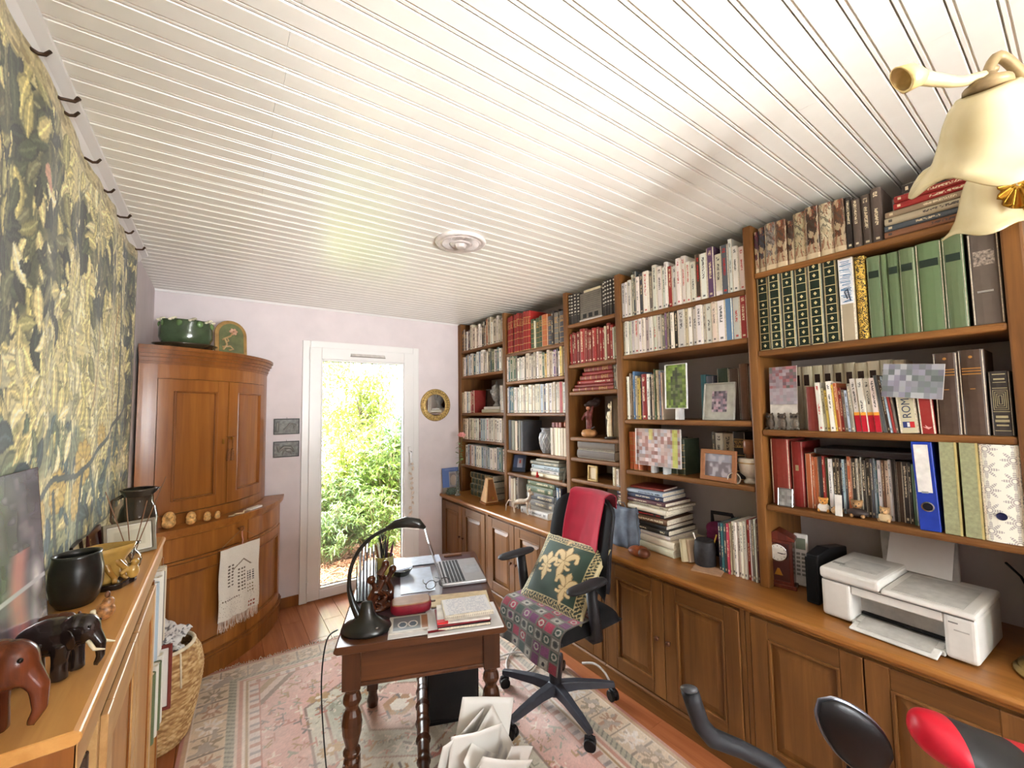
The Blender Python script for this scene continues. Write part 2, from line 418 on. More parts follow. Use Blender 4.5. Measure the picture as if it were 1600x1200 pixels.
def leafmat(name, c1, c2):
    t = NT(name); r = t.noise(t.coord(), 9, 3)
    t.col(t.ramp(r, [(.3, c1), (.7, c2)])); t.set(Roughness=.42)
    tr = t.n('ShaderNodeBsdfTranslucent'); t.put(tr.inputs[0], t.ramp(r, [(.3, c1), (.7, c2)]))
    mxs = t.n('ShaderNodeMixShader'); mxs.inputs[0].default_value = .3
    t.l(t.b.outputs[0], mxs.inputs[1]); t.l(tr.outputs[0], mxs.inputs[2])
    t.l(mxs.outputs[0], [q for q in t.t.nodes if q.type == 'OUTPUT_MATERIAL'][0].inputs[0])
    return t.m
LG = leafmat('leaf_green', (54, 74, 24), (100, 120, 44)); LY = leafmat('leaf_lime', (88, 114, 36), (156, 164, 66))
LB = leafmat('leaf_bluegreen', (50, 70, 30), (98, 118, 56)); LD = leafmat('leaf_dark', (40, 74, 36), (84, 120, 56))
LT = leafmat('leaf_tree', (74, 96, 30), (138, 150, 58))
STEM = M('stem', (96, 88, 52), .8)
def leaves(pts, dirs, L, Wd, r, droop=.3):
    """folded pointed leaves: 6 vertices, 4 faces each"""
    n = len(pts); u = dirs / np.linalg.norm(dirs, axis=1, keepdims=True)
    s = np.cross(u, np.array([0, 0, 1.0]) + r.normal(0, .35, (n, 3))); s /= np.linalg.norm(s, axis=1, keepdims=True) + 1e-9
    nn = np.cross(s, u); L = L[:, None]; Wd = Wd[:, None]
    mid = pts + u * L * .5 + nn * L * .06; tip = pts + u * L - np.array([0, 0, 1]) * L * droop
    V = np.stack([pts, mid + s * Wd + nn * Wd * .5, tip, mid - s * Wd + nn * Wd * .5, mid], 1).reshape(-1, 3)
    b = (np.arange(n) * 5)[:, None]
    F = np.concatenate([b + [[0, 4, 1]], b + [[1, 4, 2]], b + [[2, 4, 3]], b + [[3, 4, 0]]], 0)
    return V, F
def mesh_np(name, V, F, mat, parent=None, kind=None):
    me = bpy.data.meshes.new(name); me.vertices.add(len(V)); me.vertices.foreach_set('co', V.astype(np.float32).reshape(-1))
    me.loops.add(F.size); me.loops.foreach_set('vertex_index', F.astype(np.int32).reshape(-1)); k = F.shape[1]
    me.polygons.add(len(F)); me.polygons.foreach_set('loop_start', np.arange(0, F.size, k, dtype=np.int32)); me.update(calc_edges=True)
    me.materials.append(mat); o = bpy.data.objects.new(name, me); COL.objects.link(o); o.parent = parent
    if kind: o['kind'] = kind
    return o
def shrub(name, label, loc, rad, hgt, nst, nl, ll, lw, mat, seed, whorl=True, grp=None, lift=.35):
    """stems fanning up, leaves in rosettes along and at the end of each stem"""
    r = np.random.default_rng(seed); t = thing(name, label, 'shrub', loc, group=grp)
    g = G(); P = []; D = []
    for i in range(nst):
        a = r.uniform(0, 2 * PI); q = math.sqrt(r.uniform(0.02, 1)) * rad; h = hgt * (1 - .55 * (q / rad) ** 2) * r.uniform(.72, 1.06)
        e = np.array([q * math.cos(a), q * math.sin(a), h]); s = e * np.array([.25, .25, 0]); m = (s + e) / 2 + np.array([0, 0, h * .12])
        if i < 60: g.tube([tuple(s), tuple(m), tuple(e)], [.008, .006, .003], 4, caps=False)
        for w in np.linspace(.35, 1, 5):
            c = s * (1 - w) ** 2 + 2 * m * w * (1 - w) + e * w * w; k = int(nl * (.5 + .5 * w))
            th = r.uniform(0, 2 * PI, k)
            d = np.stack([np.cos(th), np.sin(th), r.normal(lift, .3, k)], 1)
            P.append(np.repeat(c[None], k, 0) + r.normal(0, .006, (k, 3))); D.append(d)
    P = np.concatenate(P); D = np.concatenate(D); n = len(P)
    V, F = leaves(P, D, r.uniform(.7, 1.2, n) * ll, r.uniform(.8, 1.2, n) * lw, r)
    mesh_np('foliage', V, F, mat, t, 'stuff')
    g.build('stems', STEM, t)
    return t
GRP = None
shrub('leafy_shrub', 'low silvery green shrub with narrow leaves at the left foot of the garden view', (1.02, 4.98, -.06), .42, .62, 70, 11, .085, .008, LB, 1)
shrub('leafy_shrub', 'low green shrub with star-shaped leaf rosettes at the right foot of the garden view', (1.55, 4.95, -.06), .42, .72, 60, 10, .10, .011, LG, 2)
shrub('leafy_shrub', 'blue green narrow-leaved shrub behind the low ones in the middle of the garden view', (1.32, 5.55, -.06), .46, .95, 70, 10, .10, .012, LB, 3)
shrub('leafy_shrub', 'tall green shrub with pointed leaf rosettes on the right of the garden view', (1.95, 5.75, -.06), .52, 1.55, 80, 10, .125, .017, LG, 4)
shrub('leafy_shrub', 'lime yellow shrub on the left behind the silvery shrub outside', (1.12, 6.15, -.06), .5, .98, 70, 10, .12, .019, LY, 5)
shrub('leafy_shrub', 'bright lime shrub in the middle distance behind the blue green shrub', (1.72, 6.55, -.06), .6, 1.5, 80, 10, .13, .02, LY, 6)
shrub('leafy_shrub', 'dark green shrub at the far right edge of the garden view', (2.45, 6.4, -.06), .5, 1.75, 70, 10, .13, .02, LD, 7)
shrub('leafy_shrub', 'green shrub far back on the left under the white sky', (1.25, 7.3, -.06), .6, .80, 60, 9, .13, .02, LG, 8)
def tree(loc, h, crown, label, seed, mat, n):
    r = np.random.default_rng(seed); t = thing('garden_tree', label, 'tree', loc)
    g = G(); g.tube([(0, 0, 0), (.05, 0, h * .35), (0, .05, h * .7), (.05, 0, h)], [.06, .05, .035, .015], 8)
    P = []; D = []
    for i in range(34):
        a = r.uniform(0, 2 * PI); z = r.uniform(.32, 1.0) * h; q = crown * r.uniform(.35, 1)
        e = np.array([q * math.cos(a), q * math.sin(a), z + r.uniform(0, .3)]); s = np.array([0, 0, z * .8])
        g.tube([tuple(s), tuple((s + e) / 2 + [0, 0, .1]), tuple(e)], [.014, .01, .004], 5, caps=False)
        k = n // 34; w = r.uniform(.3, 1.05, k)[:, None]
        P.append(s * (1 - w) + e * w + r.normal(0, .13, (k, 3))); D.append(np.concatenate([r.normal(0, 1, (k, 2)), r.normal(-.1, .5, (k, 1))], 1))
    P = np.concatenate(P); D = np.concatenate(D); m = len(P)
    V, F = leaves(P, D, r.uniform(.07, .12, m), r.uniform(.016, .028, m), r)
    mesh_np('foliage', V, F, mat, t, 'stuff'); g.build('trunk', M('bark_grey', (110, 96, 80), .9), t, smooth=True)
tree((2.15, 7.9, -.06), 2.7, 1.0, 'sunlit lime leaved tree at the top right of the garden view', 11, LT, 5200)
tree((1.45, 9.0, -.06), 3.0, 1.0, 'pale sparse tree against the white sky at the top left of the garden view', 12, LT, 3000)
# ------------------------------------------------------------------ bookcase wall: base cabinets, worktop, bookcase
XS = 2.07; ZW = .745
BAYS = {1: (3.85, 3.062, [2.20, 1.937, 1.555, 1.287, 1.026]), 2: (3.022, 2.254, [2.075, 1.828, 1.553, 1.232, 1.038]),
        3: (2.214, 1.764, [2.195, 1.90, 1.703, 1.379, 1.234, 1.085]), 4: (1.718, .955, [2.15, 1.912, 1.509, 1.20]), 5: (.915, .152, [2.213, 1.84, 1.47, 1.126])}
bc = thing('bookcase', 'wall-length brown wooden bookcase of five bays standing on the low cabinets', 'bookcase', (0, 0, 0))
for a, b, z1 in ((3.85, 3.912, 2.492), (3.022, 3.062, 2.452), (2.214, 2.254, 2.44), (1.718, 1.764, 2.44), (.915, .955, 2.452), (.105, .152, 2.452)):
    G().box(XS, XR - .004, a, b, ZW, z1).build('upright', MOAK, bc, bev=.006, seg=2)
for k, (ya, yb, zs) in BAYS.items():
    for z in zs: G().box(XS + .004, XR - .004, yb, ya, z - .028, z).build('shelf', MOAKY, bc, bev=.009, seg=2)
wp = G().prism([(1.872, .700), (1.872, .708), (1.86, .712), (1.85, .722), (1.848, .734), (1.853, .742), (1.862, .745), (2.455, .745), (2.455, .700)], -.6, 3.910, 1)
tag(wp.build('worktop', MTOP, bev=.0015), 'long polished wooden worktop with rounded edge over the low cabinets', 'worktop')
def panel_door(cab, ya, yb, knob_side):
    """frame and raised-panel door between ya>yb on the plane x=1.885"""
    z0, z1 = .108, .688; w = .068; x0, x1 = 1.868, 1.886
    d = G().box(x0 + .013, x1, yb + .002, ya - .002, z0 + .002, z1 - .002).build('door', MCAB, cab)
    for a, b in ((yb, yb + w), (ya - w, ya)): G().box(x0, x1 - .004, a, b, z0, z1).build('stile', MCAB, d, bev=.003)
    for a, b in ((z0, z0 + w), (z1 - w, z1)): G().box(x0 + .0008, x1 - .004, yb + w, ya - w, a, b).build('rail', MCABH, d, bev=.002)
    i0, i1, j0, j1 = yb + w, ya - w, z0 + w, z1 - w; q = .011
    G().ring(x0 - .003, x1 - .005, i0, i1, j0, j1, q).build('moulding', MCAB, d, bev=.003, seg=2)
    G().frustum(x0 + .004, x0 + .013, i0 + q, i1 - q, j0 + q, j1 - q, .03).build('panel', MCAB, d)
    ky = yb + .03 if knob_side < 0 else ya - .03
    G().lathe([(.004, 0), (.004, .008), (.011, .014), (.012, .02), (.008, .025), (0.001, .026)], (x0, ky, .405), 12, (0, -PI / 2, 0)).build('knob', M('knob_wood', (92, 50, 26), .3), d, smooth=True)
CABS = [(3.91, 3.045, 2, 'pale-lit wooden low cabinet in the corner beside the glazed door'), (3.045, 2.235, 2, 'wooden low cabinet second from the glazed door, behind the laptop'),
        (2.235, 1.74, 1, 'narrow single-door wooden low cabinet behind the office chair'), (1.74, .935, 2, 'wooden low cabinet under the tall pile of books'),
        (.935, .125, 2, 'wooden low cabinet below the white printer'), (.125, -.6, 2, 'wooden low cabinet nearest the camera, at the right edge')]
for ya, yb, nd, lab in CABS:
    c = thing('base_cabinet', lab, 'cabinet', (0, 0, 0), group='low cabinets along the right wall')
    G().box(1.888, 2.45, yb + .001, ya - .001, .092, .699).build('carcass', MCAB, c)
    G().prism([(1.886, 0), (1.886, .1), (1.874, .1), (1.866, .092), (1.866, .084), (1.872, .078), (1.872, .0)], yb + .0005, ya - .0005, 1).build('plinth', MCABH, c, bev=.0015)
    for u in (yb + .001, ya - .022): G().box(1.874, 1.888, u, u + .021, .1, .699).build('stile', MCAB, c, bev=.002)
    a, b = ya - .024, yb + .024
    if nd == 1: panel_door(c, a, b, 1)
    else:
        mid = (a + b) / 2; panel_door(c, a, mid + .002, -1); panel_door(c, mid - .002, b, 1)
# ------------------------------------------------------------------ bow-fronted corner cupboard
CC = (-.385, 3.895)
def arc(R, th, z, off=0.0):
    r = R * (1 - .05 * math.sin(2 * th)) + off
    return (CC[0] + r * math.sin(th), CC[1] - r * math.cos(th), z)
def curved(g, R, t0, t1, z0, z1, o0, o1, n=14):
    """curved block between angles (degrees), radii offsets o0<o1"""
    vs = []; fs = []
    for i in range(n + 1):
        t = math.radians(t0 + (t1 - t0) * i / n)
        for z, o in ((z0, o0), (z0, o1), (z1, o1), (z1, o0)): vs.append(arc(R, t, z, o))
    for i in range(n):
        for j in range(4): fs.append((i * 4 + j, i * 4 + (j + 1) % 4, i * 4 + 4 + (j + 1) % 4, i * 4 + 4 + j))
    fs += [(3, 2, 1, 0), (n * 4, n * 4 + 1, n * 4 + 2, n * 4 + 3)]
    return g.add(vs, fs)
def sector(g, R, z0, z1, n=20, off=0.0):
    b = [(CC[0], CC[1])] + [arc(R, math.radians(90 * i / n), 0, off)[:2] for i in range(n + 1)]
    return g.prism(b, z0, z1)
def corner_cupboard():
    c = thing('corner_cupboard', 'tall bow-fronted cherry wood corner cupboard left of the glazed door', 'cupboard', (0, 0, 0))
    RB, RU = .81, .70
    sector(G(), RB, .0, .9, off=-.022).build('base_carcass', MCHERRY, c)
    sector(G(), RU, .9, 1.97, off=-.022).build('upper_carcass', MCHERRY, c)
    p = G()
    for z0, z1, o in ((0, .10, .012), (.10, .115, .02), (.115, .13, .012), (.13, .14, .004)): curved(p, RB, 0, 90, z0, z1, -.03, o, 22)
    p.build('plinth', MCHERRYD, c, smooth=False)
    p = G()
    for z0, z1, o in ((.868, .878, .006), (.878, .89, .014), (.89, .905, .024), (.905, .92, .028)): sector(p, RB, z0, z1, 24, o)
    p.build('ledge', MCHERRY, c)
    p = G()
    for z0, z1, o in ((1.885, 1.90, .004), (1.90, 1.925, .010), (1.925, 1.945, .02), (1.945, 1.97, .032), (1.97, 1.992, .042)): sector(p, RU, z0, z1, 24, o)
    p.build('cornice', MCHERRYD, c)
    # upper stiles, rails
    p = G(); curved(p, RU, 0, 7, .92, 1.885, -.03, .0, 4); curved(p, RU, 77, 90, .92, 1.885, -.03, 0, 6)
    curved(p, RU, 7, 77, 1.80, 1.885, -.03, 0, 16); curved(p, RU, 7, 77, .92, .985, -.03, 0, 16); p.build('upper_face_frame', MCHERRY, c)
    def door(nm, R, t0, t1, z0, z1, w, tw, key=False):
        g = G(); curved(g, R, t0, t0 + tw, z0, z1, -.018, .006, 5); curved(g, R, t1 - tw, t1, z0, z1, -.018, .006, 5)
        curved(g, R, t0 + tw, t1 - tw, z0, z0 + w, -.018, .005, 10); curved(g, R, t0 + tw, t1 - tw, z1 - w, z1, -.018, .005, 10)
        d = g.build(nm, MCHERRY, c)
        m = G(); q = tw * .22
        curved(m, R, t0 + tw, t0 + tw + q, z0 + w, z1 - w, -.018, .010, 2); curved(m, R, t1 - tw - q, t1 - tw, z0 + w, z1 - w, -.018, .010, 2)
        curved(m, R, t0 + tw + q, t1 - tw - q, z0 + w, z0 + w + .012, -.018, .010, 10); curved(m, R, t0 + tw + q, t1 - tw - q, z1 - w - .012, z1 - w, -.018, .010, 10)
        m.build('moulding', MCHERRYD, d, bev=.003)
        curved(G(), R, t0 + tw + q, t1 - tw - q, z0 + w + .012, z1 - w - .012, -.016, -.008, 12).build('panel', MCHERRY, d)
        return d
    dl = door('door', RU, 7.3, 40.6, .99, 1.796, .07, 6.2)
    dr = door('door', RU, 41.0, 76.7, .99, 1.796, .07, 6.2)
    pt = arc(RU, math.radians(38), 1.40, .008)
    G().cbox(pt, (.012, .006, .03), (0, 0, math.radians(38))).build('lock_plate', M('brass', (176, 132, 60), .3, 1), dl)
    p = G()
    for t0, t1 in ((0, 6), (42, 47), (84, 90)): curved(p, RB, t0, t1, .13, .868, -.03, 0, 4)
    curved(p, RB, 6, 84, .715, .73, -.03, 0, 22); p.build('base_face_frame', MCHERRY, c)
    for t0, t1 in ((6.2, 41.8), (47.2, 83.8)): curved(G(), RB, t0, t1, .735, .866, -.02, .004, 14).build('drawer_front', MCHERRY, c, bev=.002)
    door('door', RB, 6.3, 41.8, .142, .712, .06, 5.5); door('door', RB, 47.2, 83.7, .142, .712, .06, 5.5)
    return c
corner_cupboard()
# ------------------------------------------------------------------ rasters for woven designs
def stroke(C, X, Y, pts, rad, rgb, edge=None):
    """paint a tapering stroke through pts on the raster with coordinate arrays X,Y"""
    pts = np.array(pts, float); k = len(pts); R = np.array(rad if isinstance(rad, (list, tuple)) else [rad] * k, float)
    m = R.max() * 1.6
    x0, x1, y0, y1 = pts[:, 0].min() - m, pts[:, 0].max() + m, pts[:, 1].min() - m, pts[:, 1].max() + m
    xs = X[0]; ys = Y[:, 0]
    i0, i1 = np.searchsorted(xs, x0), np.searchsorted(xs, x1); j0, j1 = np.searchsorted(ys, y0), np.searchsorted(ys, y1)
    if i1 - i0 < 1 or j1 - j0 < 1: return
    x = X[j0:j1, i0:i1]; y = Y[j0:j1, i0:i1]; best = np.full(x.shape, 9.0)
    for a, b, ra, rb in zip(pts[:-1], pts[1:], R[:-1], R[1:]):
        d = b - a; l2 = (d ** 2).sum() + 1e-12
        t = np.clip(((x - a[0]) * d[0] + (y - a[1]) * d[1]) / l2, 0, 1)
        best = np.minimum(best, np.hypot(x - a[0] - t * d[0], y - a[1] - t * d[1]) / (ra + (rb - ra) * t + 1e-9))
    sub = C[j0:j1, i0:i1]
    if edge is not None: sub[(best < 1.35)] = edge
    sub[best < 1] = rgb
def bez(p, n=10):
    p = np.array(p, float); t = np.linspace(0, 1, n)[:, None]
    if len(p) == 3: return p[0] * (1 - t) ** 2 + 2 * p[1] * t * (1 - t) + p[2] * t ** 2
    return p[0] * (1 - t) ** 3 + 3 * p[1] * t * (1 - t) ** 2 + 3 * p[2] * t * t * (1 - t) + p[3] * t ** 3
# ------------------------------------------------------------------ tapestry on the left wall
def tapestry():
    y0, y1, z0, z1 = .55, 2.93, 1.06, 2.455; st = .0048
    m = int((y1 - y0) / st); n = int((z1 - z0) / st); rng = np.random.default_rng(4)
    ys = np.linspace(y0, y1, m); zs = np.linspace(z0, z1, n); Y, Z = np.meshgrid(ys, zs)
    C = np.zeros((n, m, 3)); C[:] = (216, 202, 142)
    a = vnoise(n, m, 14, 22, rng); b = vnoise(n, m, 40, 60, rng); f = vnoise(n, m, 6, 10, rng)
    C = lerp(C, np.clip((a - .45) * 3, 0, 1), (216, 208, 162)); C = lerp(C, np.clip((b - .55) * 3, 0, 1) * .7, (152, 146, 98))
    def soft(y, z, ry, rz): return np.clip(1.35 - np.hypot((Y - y) / ry, (Z - z) / rz) + (a - .5) * 1.1 + (b - .5) * .5, 0, 1)
    dark = np.zeros((n, m))
    for q in ((1.45, 2.28, .17, .14), (1.30, 2.05, .22, .30), (1.62, 2.12, .13, .22), (1.9, 2.22, .12, .08), (2.15, 2.08, .10, .12), (2.45, 2.2, .2, .12), (2.75, 2.2, .14, .28), (1.0, 1.9, .3, .5), (2.85, 1.75, .06, .3)):
        dark = np.maximum(dark, soft(*q))
    C = lerp(C, np.clip(dark * 1.6 - .2, 0, 1) * .85, (62, 66, 46))
    band = np.clip(1 - np.abs(Z - (1.42 + .08 * np.sin(Y * 5) + (f - .5) * .25)) / .13, 0, 1)
    C = lerp(C, np.clip(band * 1.6, 0, 1) * .75, (108, 116, 84))
    low = np.clip((1.36 - Z) / .08 + (a - .5), 0, 1); C = lerp(C, low * .6, (128, 134, 96))
    def zone(y, z):
        i = min(m - 1, max(0, int((y - y0) / st))); j = min(n - 1, max(0, int((z - z0) / st)))
        return dark[j, i], band[j, i], low[j, i]
    tones = [(230, 218, 164), (212, 198, 134), (188, 176, 112), (156, 150, 98), (222, 206, 142)]
    dk = [(48, 54, 42), (74, 80, 56), (96, 98, 66), (60, 62, 50), (120, 118, 84)]
    gb = [(92, 106, 82), (74, 92, 84), (120, 128, 92), (146, 150, 108), (64, 80, 78)]
    for i in range(2600):
        y, z = rng.uniform(y0, y1), rng.uniform(1.14, z1); d, bn, lo = zone(y, z)
        pal = dk if d > .35 and rng.random() < .8 else gb if (bn > .3 or lo > .4) and rng.random() < .75 else tones
        c = np.array(pal[rng.integers(5)], float) * rng.uniform(.9, 1.1); L = rng.uniform(.03, .11); w = L * rng.uniform(.13, .26)
        an = rng.normal(-PI / 2, .6) if lo > .4 or rng.random() < .5 else rng.uniform(0, 2 * PI)
        dv = np.array([math.cos(an), math.sin(an)]); p = np.array([y, z]); nrm = np.array([-dv[1], dv[0]]) * rng.normal(0, .25) * L
        q = bez([p, p + dv * L * .5 + nrm, p + dv * L], 7)
        stroke(C, Y, Z, q, [w * .25, w * .7, w, w * .95, w * .75, w * .45, w * .1], np.clip(c, 0, 255), edge=np.clip(c * .76, 0, 255))
        stroke(C, Y, Z, q[:-1], w * .1 + .0012, np.clip(c * 1.22 + 8, 0, 255))
    for y, z, s in ((1.78, 1.36, .05), (1.98, 1.30, .05), (2.05, 1.42, .06), (1.62, 1.30, .045), (2.3, 1.5, .04)):
        for k in range(9):
            an = k * 2 * PI / 9; e = (y + s * math.cos(an), z + s * math.sin(an)); stroke(C, Y, Z, [(y, z), e], [s * .22, s * .28], (206, 178, 98), edge=(160, 130, 66))
        stroke(C, Y, Z, [(y, z), (y, z + .001)], s * .25, (222, 204, 138))
    for pts in ([(1.5, 1.34), (1.75, 1.40), (2.0, 1.38), (2.3, 1.46), (2.6, 1.56), (2.9, 1.66)], [(2.05, 1.38), (2.02, 1.2), (2.04, 1.1)], [(2.6, 1.5), (2.64, 1.85), (2.58, 2.2)], [(1.75, 1.36), (1.8, 1.15)]):
        stroke(C, Y, Z, bez(pts, 9) if len(pts) in (3, 4) else pts, .0075, (78, 84, 72), edge=(66, 72, 60))
    stroke(C, Y, Z, [(1.52, 2.21), (1.55, 2.18)], [.02, .012], (206, 160, 130))
    stroke(C, Y, Z, [(2.52, 1.62), (2.50, 1.9), (2.56, 2.08)], .008, (176, 142, 88))
    stroke(C, Y, Z, [(2.20, 1.9), (2.18, 1.75), (2.12, 1.62)], .008, (166, 136, 84))
    # borders
    edge = (Z < 1.16); pat = (np.sin(Y * 60) * np.sin(Z * 150 + Y * 30) + (b - .5) * 1.6)
    C[edge] = (206, 196, 142); C[edge & (pat > .35)] = (160, 150, 98); C[edge & (pat < -.55)] = (228, 220, 176)
    C[(Z > 1.150) & (Z < 1.16)] = (84, 88, 66); C[Z < 1.066] = (120, 112, 70)
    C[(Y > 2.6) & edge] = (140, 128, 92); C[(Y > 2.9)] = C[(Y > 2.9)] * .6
    top = Z > 2.40; C[top] = C[top] * .3 + np.array((188, 172, 122)) * .7; C[top & (pat > .3)] = (150, 134, 88)
    weave = 1 + .05 * np.sin(Z / .0032) + (rng.random((n, m)) - .5) * .10; C = C * weave[..., None]
    hang = .020 + .006 * np.sin(Y * 9) * np.clip((Z - 1.0) / 1.4, 0, 1) + .004 * np.sin(Y * 23 + Z * 2)
    scall = .010 * np.abs(np.sin((Y - 1.4) * PI / .24)) * np.clip((Z - 2.3) / .15, 0, 1)
    P = np.stack([XL + hang, Y, Z - scall * 0 - .010 * (1 - np.abs(np.cos((Y - 1.4) * PI / .245))) * np.clip((Z - 2.2) / .25, 0, 1)], -1)
    o = np_grid('tapestry', P, C, vcol('tapestry_weave', .95, .35, 420, .2), solid=.004)
    tag(o, 'large faded green leafy tapestry hanging from hooks on the left wall', 'tapestry')
    iron = M('dark_iron', (70, 52, 38), .45, .6)
    for k, y in enumerate((.92, 1.16, 1.40, 1.572, 1.649, 1.921, 2.153, 2.401, 2.601, 2.834)):
        big = k in (3, 7, 9)
        g = G(); x = XL + (.055 if big else .04)
        g.tube([(XL + .006, y, 2.452), (XL + .03, y + .004, 2.442), (x, y + .008, 2.447), (x + .008, y + .012, 2.462)], [.004, .0045, .0045, .006 if big else .004], 6)
        nm = ('first', 'second', 'third', 'fourth', 'fifth', 'sixth', 'seventh', 'eighth', 'ninth', 'tenth')[9 - k]
        tag(g.build('picture_hook', iron, smooth=True), 'small dark iron hook holding the tapestry top, %s hook counted from the corner cupboard' % nm, 'hook', 'hooks along the tapestry')
tapestry()
# ------------------------------------------------------------------ rug
def rug():
    Wd, Ln = 1.93, 3.3; st = .0062; m = int(Wd / st); n = int(Ln / st); rng = np.random.default_rng(9)
    us = np.linspace(0, Wd, m); vs = np.linspace(0, Ln, n); U, V = np.meshgrid(us, vs)
    du = np.minimum(U, Wd - U); dv = np.minimum(V, Ln - V); d = np.minimum(du, dv * 1.25); alng = np.where(du < dv * 1.25, V, U)
    b = vnoise(n, m, 120, 70, rng); a = vnoise(n, m, 30, 18, rng)
    pink = np.array((206, 150, 138.)); C = np.zeros((n, m, 3)); C[:] = pink
    C = lerp(C, np.clip((a - .5) * 2, 0, 1) * .5, (216, 172, 160))
    # field ornaments
    cu, cv = Wd / 2, Ln / 2
    def hexm(u, v, ru, rv): return np.maximum(np.abs(U - u) / ru, (np.abs(U - u) / ru * .5 + np.abs(V - v) / rv * .72))
    for v in (cv - .75, cv, cv + .75):
        h = hexm(cu, v, .44, .36)
        C[h < 1.0] = (120, 92, 80); C[h < .965] = (196, 192, 172); C[h < .80] = (150, 112, 96); C[h < .775] = (176, 178, 158)
        C = np.where(((h < .74) & (b > .55))[..., None], np.array((152, 154, 134.)), C)
        for q in range(60):
            tq = q * PI / 30; uu, vv = cu + .29 * math.cos(tq), v + .24 * math.sin(tq); stroke(C, U, V, [(uu - .012, vv), (uu + .012, vv)], .004, (104, 96, 80) if q % 2 else (166, 110, 70)); stroke(C, U, V, [(uu, vv - .012), (uu, vv + .010)], .003, (92, 92, 84))
        C[h < .42] = (130, 96, 78); C[h < .39] = (202, 156, 140); C[h < .18] = (160, 112, 70); C[h < .1] = (226, 214, 196)
    for i in range(2300):
        u, v = rng.uniform(.34, Wd - .34), rng.uniform(.32, Ln - .32)
        if min(abs(v - q) for q in (cv - .75, cv, cv + .75)) < .36 and abs(u - cu) < .44 and rng.random() < .4: continue
        c = [(150, 104, 56), (92, 80, 76), (226, 208, 190), (170, 92, 74), (128, 130, 108)][rng.integers(5)]; s = rng.uniform(.006, .02)
        an = rng.integers(4) * PI / 4
        for k in range(rng.integers(1, 4)):
            stroke(C, U, V, [(u, v), (u + s * 1.6 * math.cos(an + k * PI / 2), v + s * 1.6 * math.sin(an + k * PI / 2))], s * .3, c)
    for su in (-1, 1):
        for k in range(6):
            u, v = cu + su * .36, .6 + k * .42; s = .05
            for q in range(8):
                an = q * PI / 4; stroke(C, U, V, [(u, v), (u + s * math.cos(an), v + s * .6 * math.sin(an))], .011, (164, 122, 66))
            stroke(C, U, V, [(u, v), (u + .001, v)], .015, (226, 214, 200))
    # stepped corners
    k = (du - .30) + (dv - .24) * .8
    cor = (du > .28) & (dv > .22) & (k < .24); C[cor] = (212, 190, 176); C[cor & (k > .20)] = (110, 84, 66); C[cor & (k < .15) & (k > .10)] = (154, 122, 78); C[cor & (k < .10)] = (206, 160, 140)
    # borders
    def bandc(lo, hi, c): 
        q = (d >= lo) & (d < hi); C[q] = c; return q
    bandc(.0, .016, (150, 74, 52)); bandc(.016, .034, (166, 124, 84)); bandc(.034, .042, (214, 196, 176))
    q = bandc(.042, .185, (204, 180, 148))
    ph = (alng / .135) % 1; mid = (d - .1135) / .072; rr = np.hypot((ph - .5) * 1.9, mid); pet = .62 + .28 * np.cos(np.arctan2(mid, (ph - .5)) * 9)
    alt = ((alng / .135).astype(int) % 3)
    for t, c in ((0, (158, 112, 82)), (1, (132, 112, 84)), (2, (222, 212, 202))): C[q & (rr < pet) & (alt == t)] = c
    C[q & (rr < .25)] = (214, 190, 168); C[q & (np.abs(ph) < .06)] = (108, 92, 78); C[q & (b > .72)] = (150, 134, 118)
    q = bandc(.185, .222, (150, 146, 122)); C[q & (((alng + d * .6) / .03) % 1 < .3)] = (88, 88, 78)
    bandc(.222, .236, (206, 184, 166)); q = bandc(.236, .252, (184, 120, 100)); bandc(.252, .262, (228, 214, 198)); bandc(.262, .276, (156, 120, 74)); bandc(.276, .286, (220, 204, 188))
    q = bandc(.286, .325, (214, 198, 190)); C[q & ((alng / .052) % 1 < .35)] = (132, 122, 124); C[q & ((alng / .104) % 1 < .25)] = (170, 104, 84); bandc(.325, .333, (170, 92, 74))
    wear = vnoise(n, m, 9, 6, rng); C = lerp(C, np.clip((wear - .45) * 1.6, 0, .45), (216, 204, 194))
    C = C * (1 + .10 * (rng.random((n, m)) - .5) + .07 * (b - .5))[..., None]
    C = C * .80 + np.array((240, 222, 208)) * .20
    P = np.stack([U - .06 * (V / Ln) * 0, V - Ln, .008 + .0015 * a], -1)
    o = np_grid('patterned_rug', P, C, vcol('rug_pile', .97, .4, 500, .3), loc=(-.085, 3.215, 0), rot=(0, 0, math.radians(-3.0)))
    tag(o, 'worn pink and beige oriental rug under the desk and office chair', 'rug')
    g = G(); r = random.Random(2)
    for i in range(230):
        u = .006 + i * (Wd - .012) / 230 + r.uniform(-.002, .002); l = r.uniform(.02, .05)
        g.tube([(u, -.004, .006), (u + r.uniform(-.006, .006), l * .5, .006), (u + r.uniform(-.014, .014), l, .003)], [.0022, .002, .0012], 3, caps=False)
    f = g.build('fringe', M('fringe_wool', (206, 192, 168), .95, var=.2), o); f['kind'] = 'stuff'
rug()
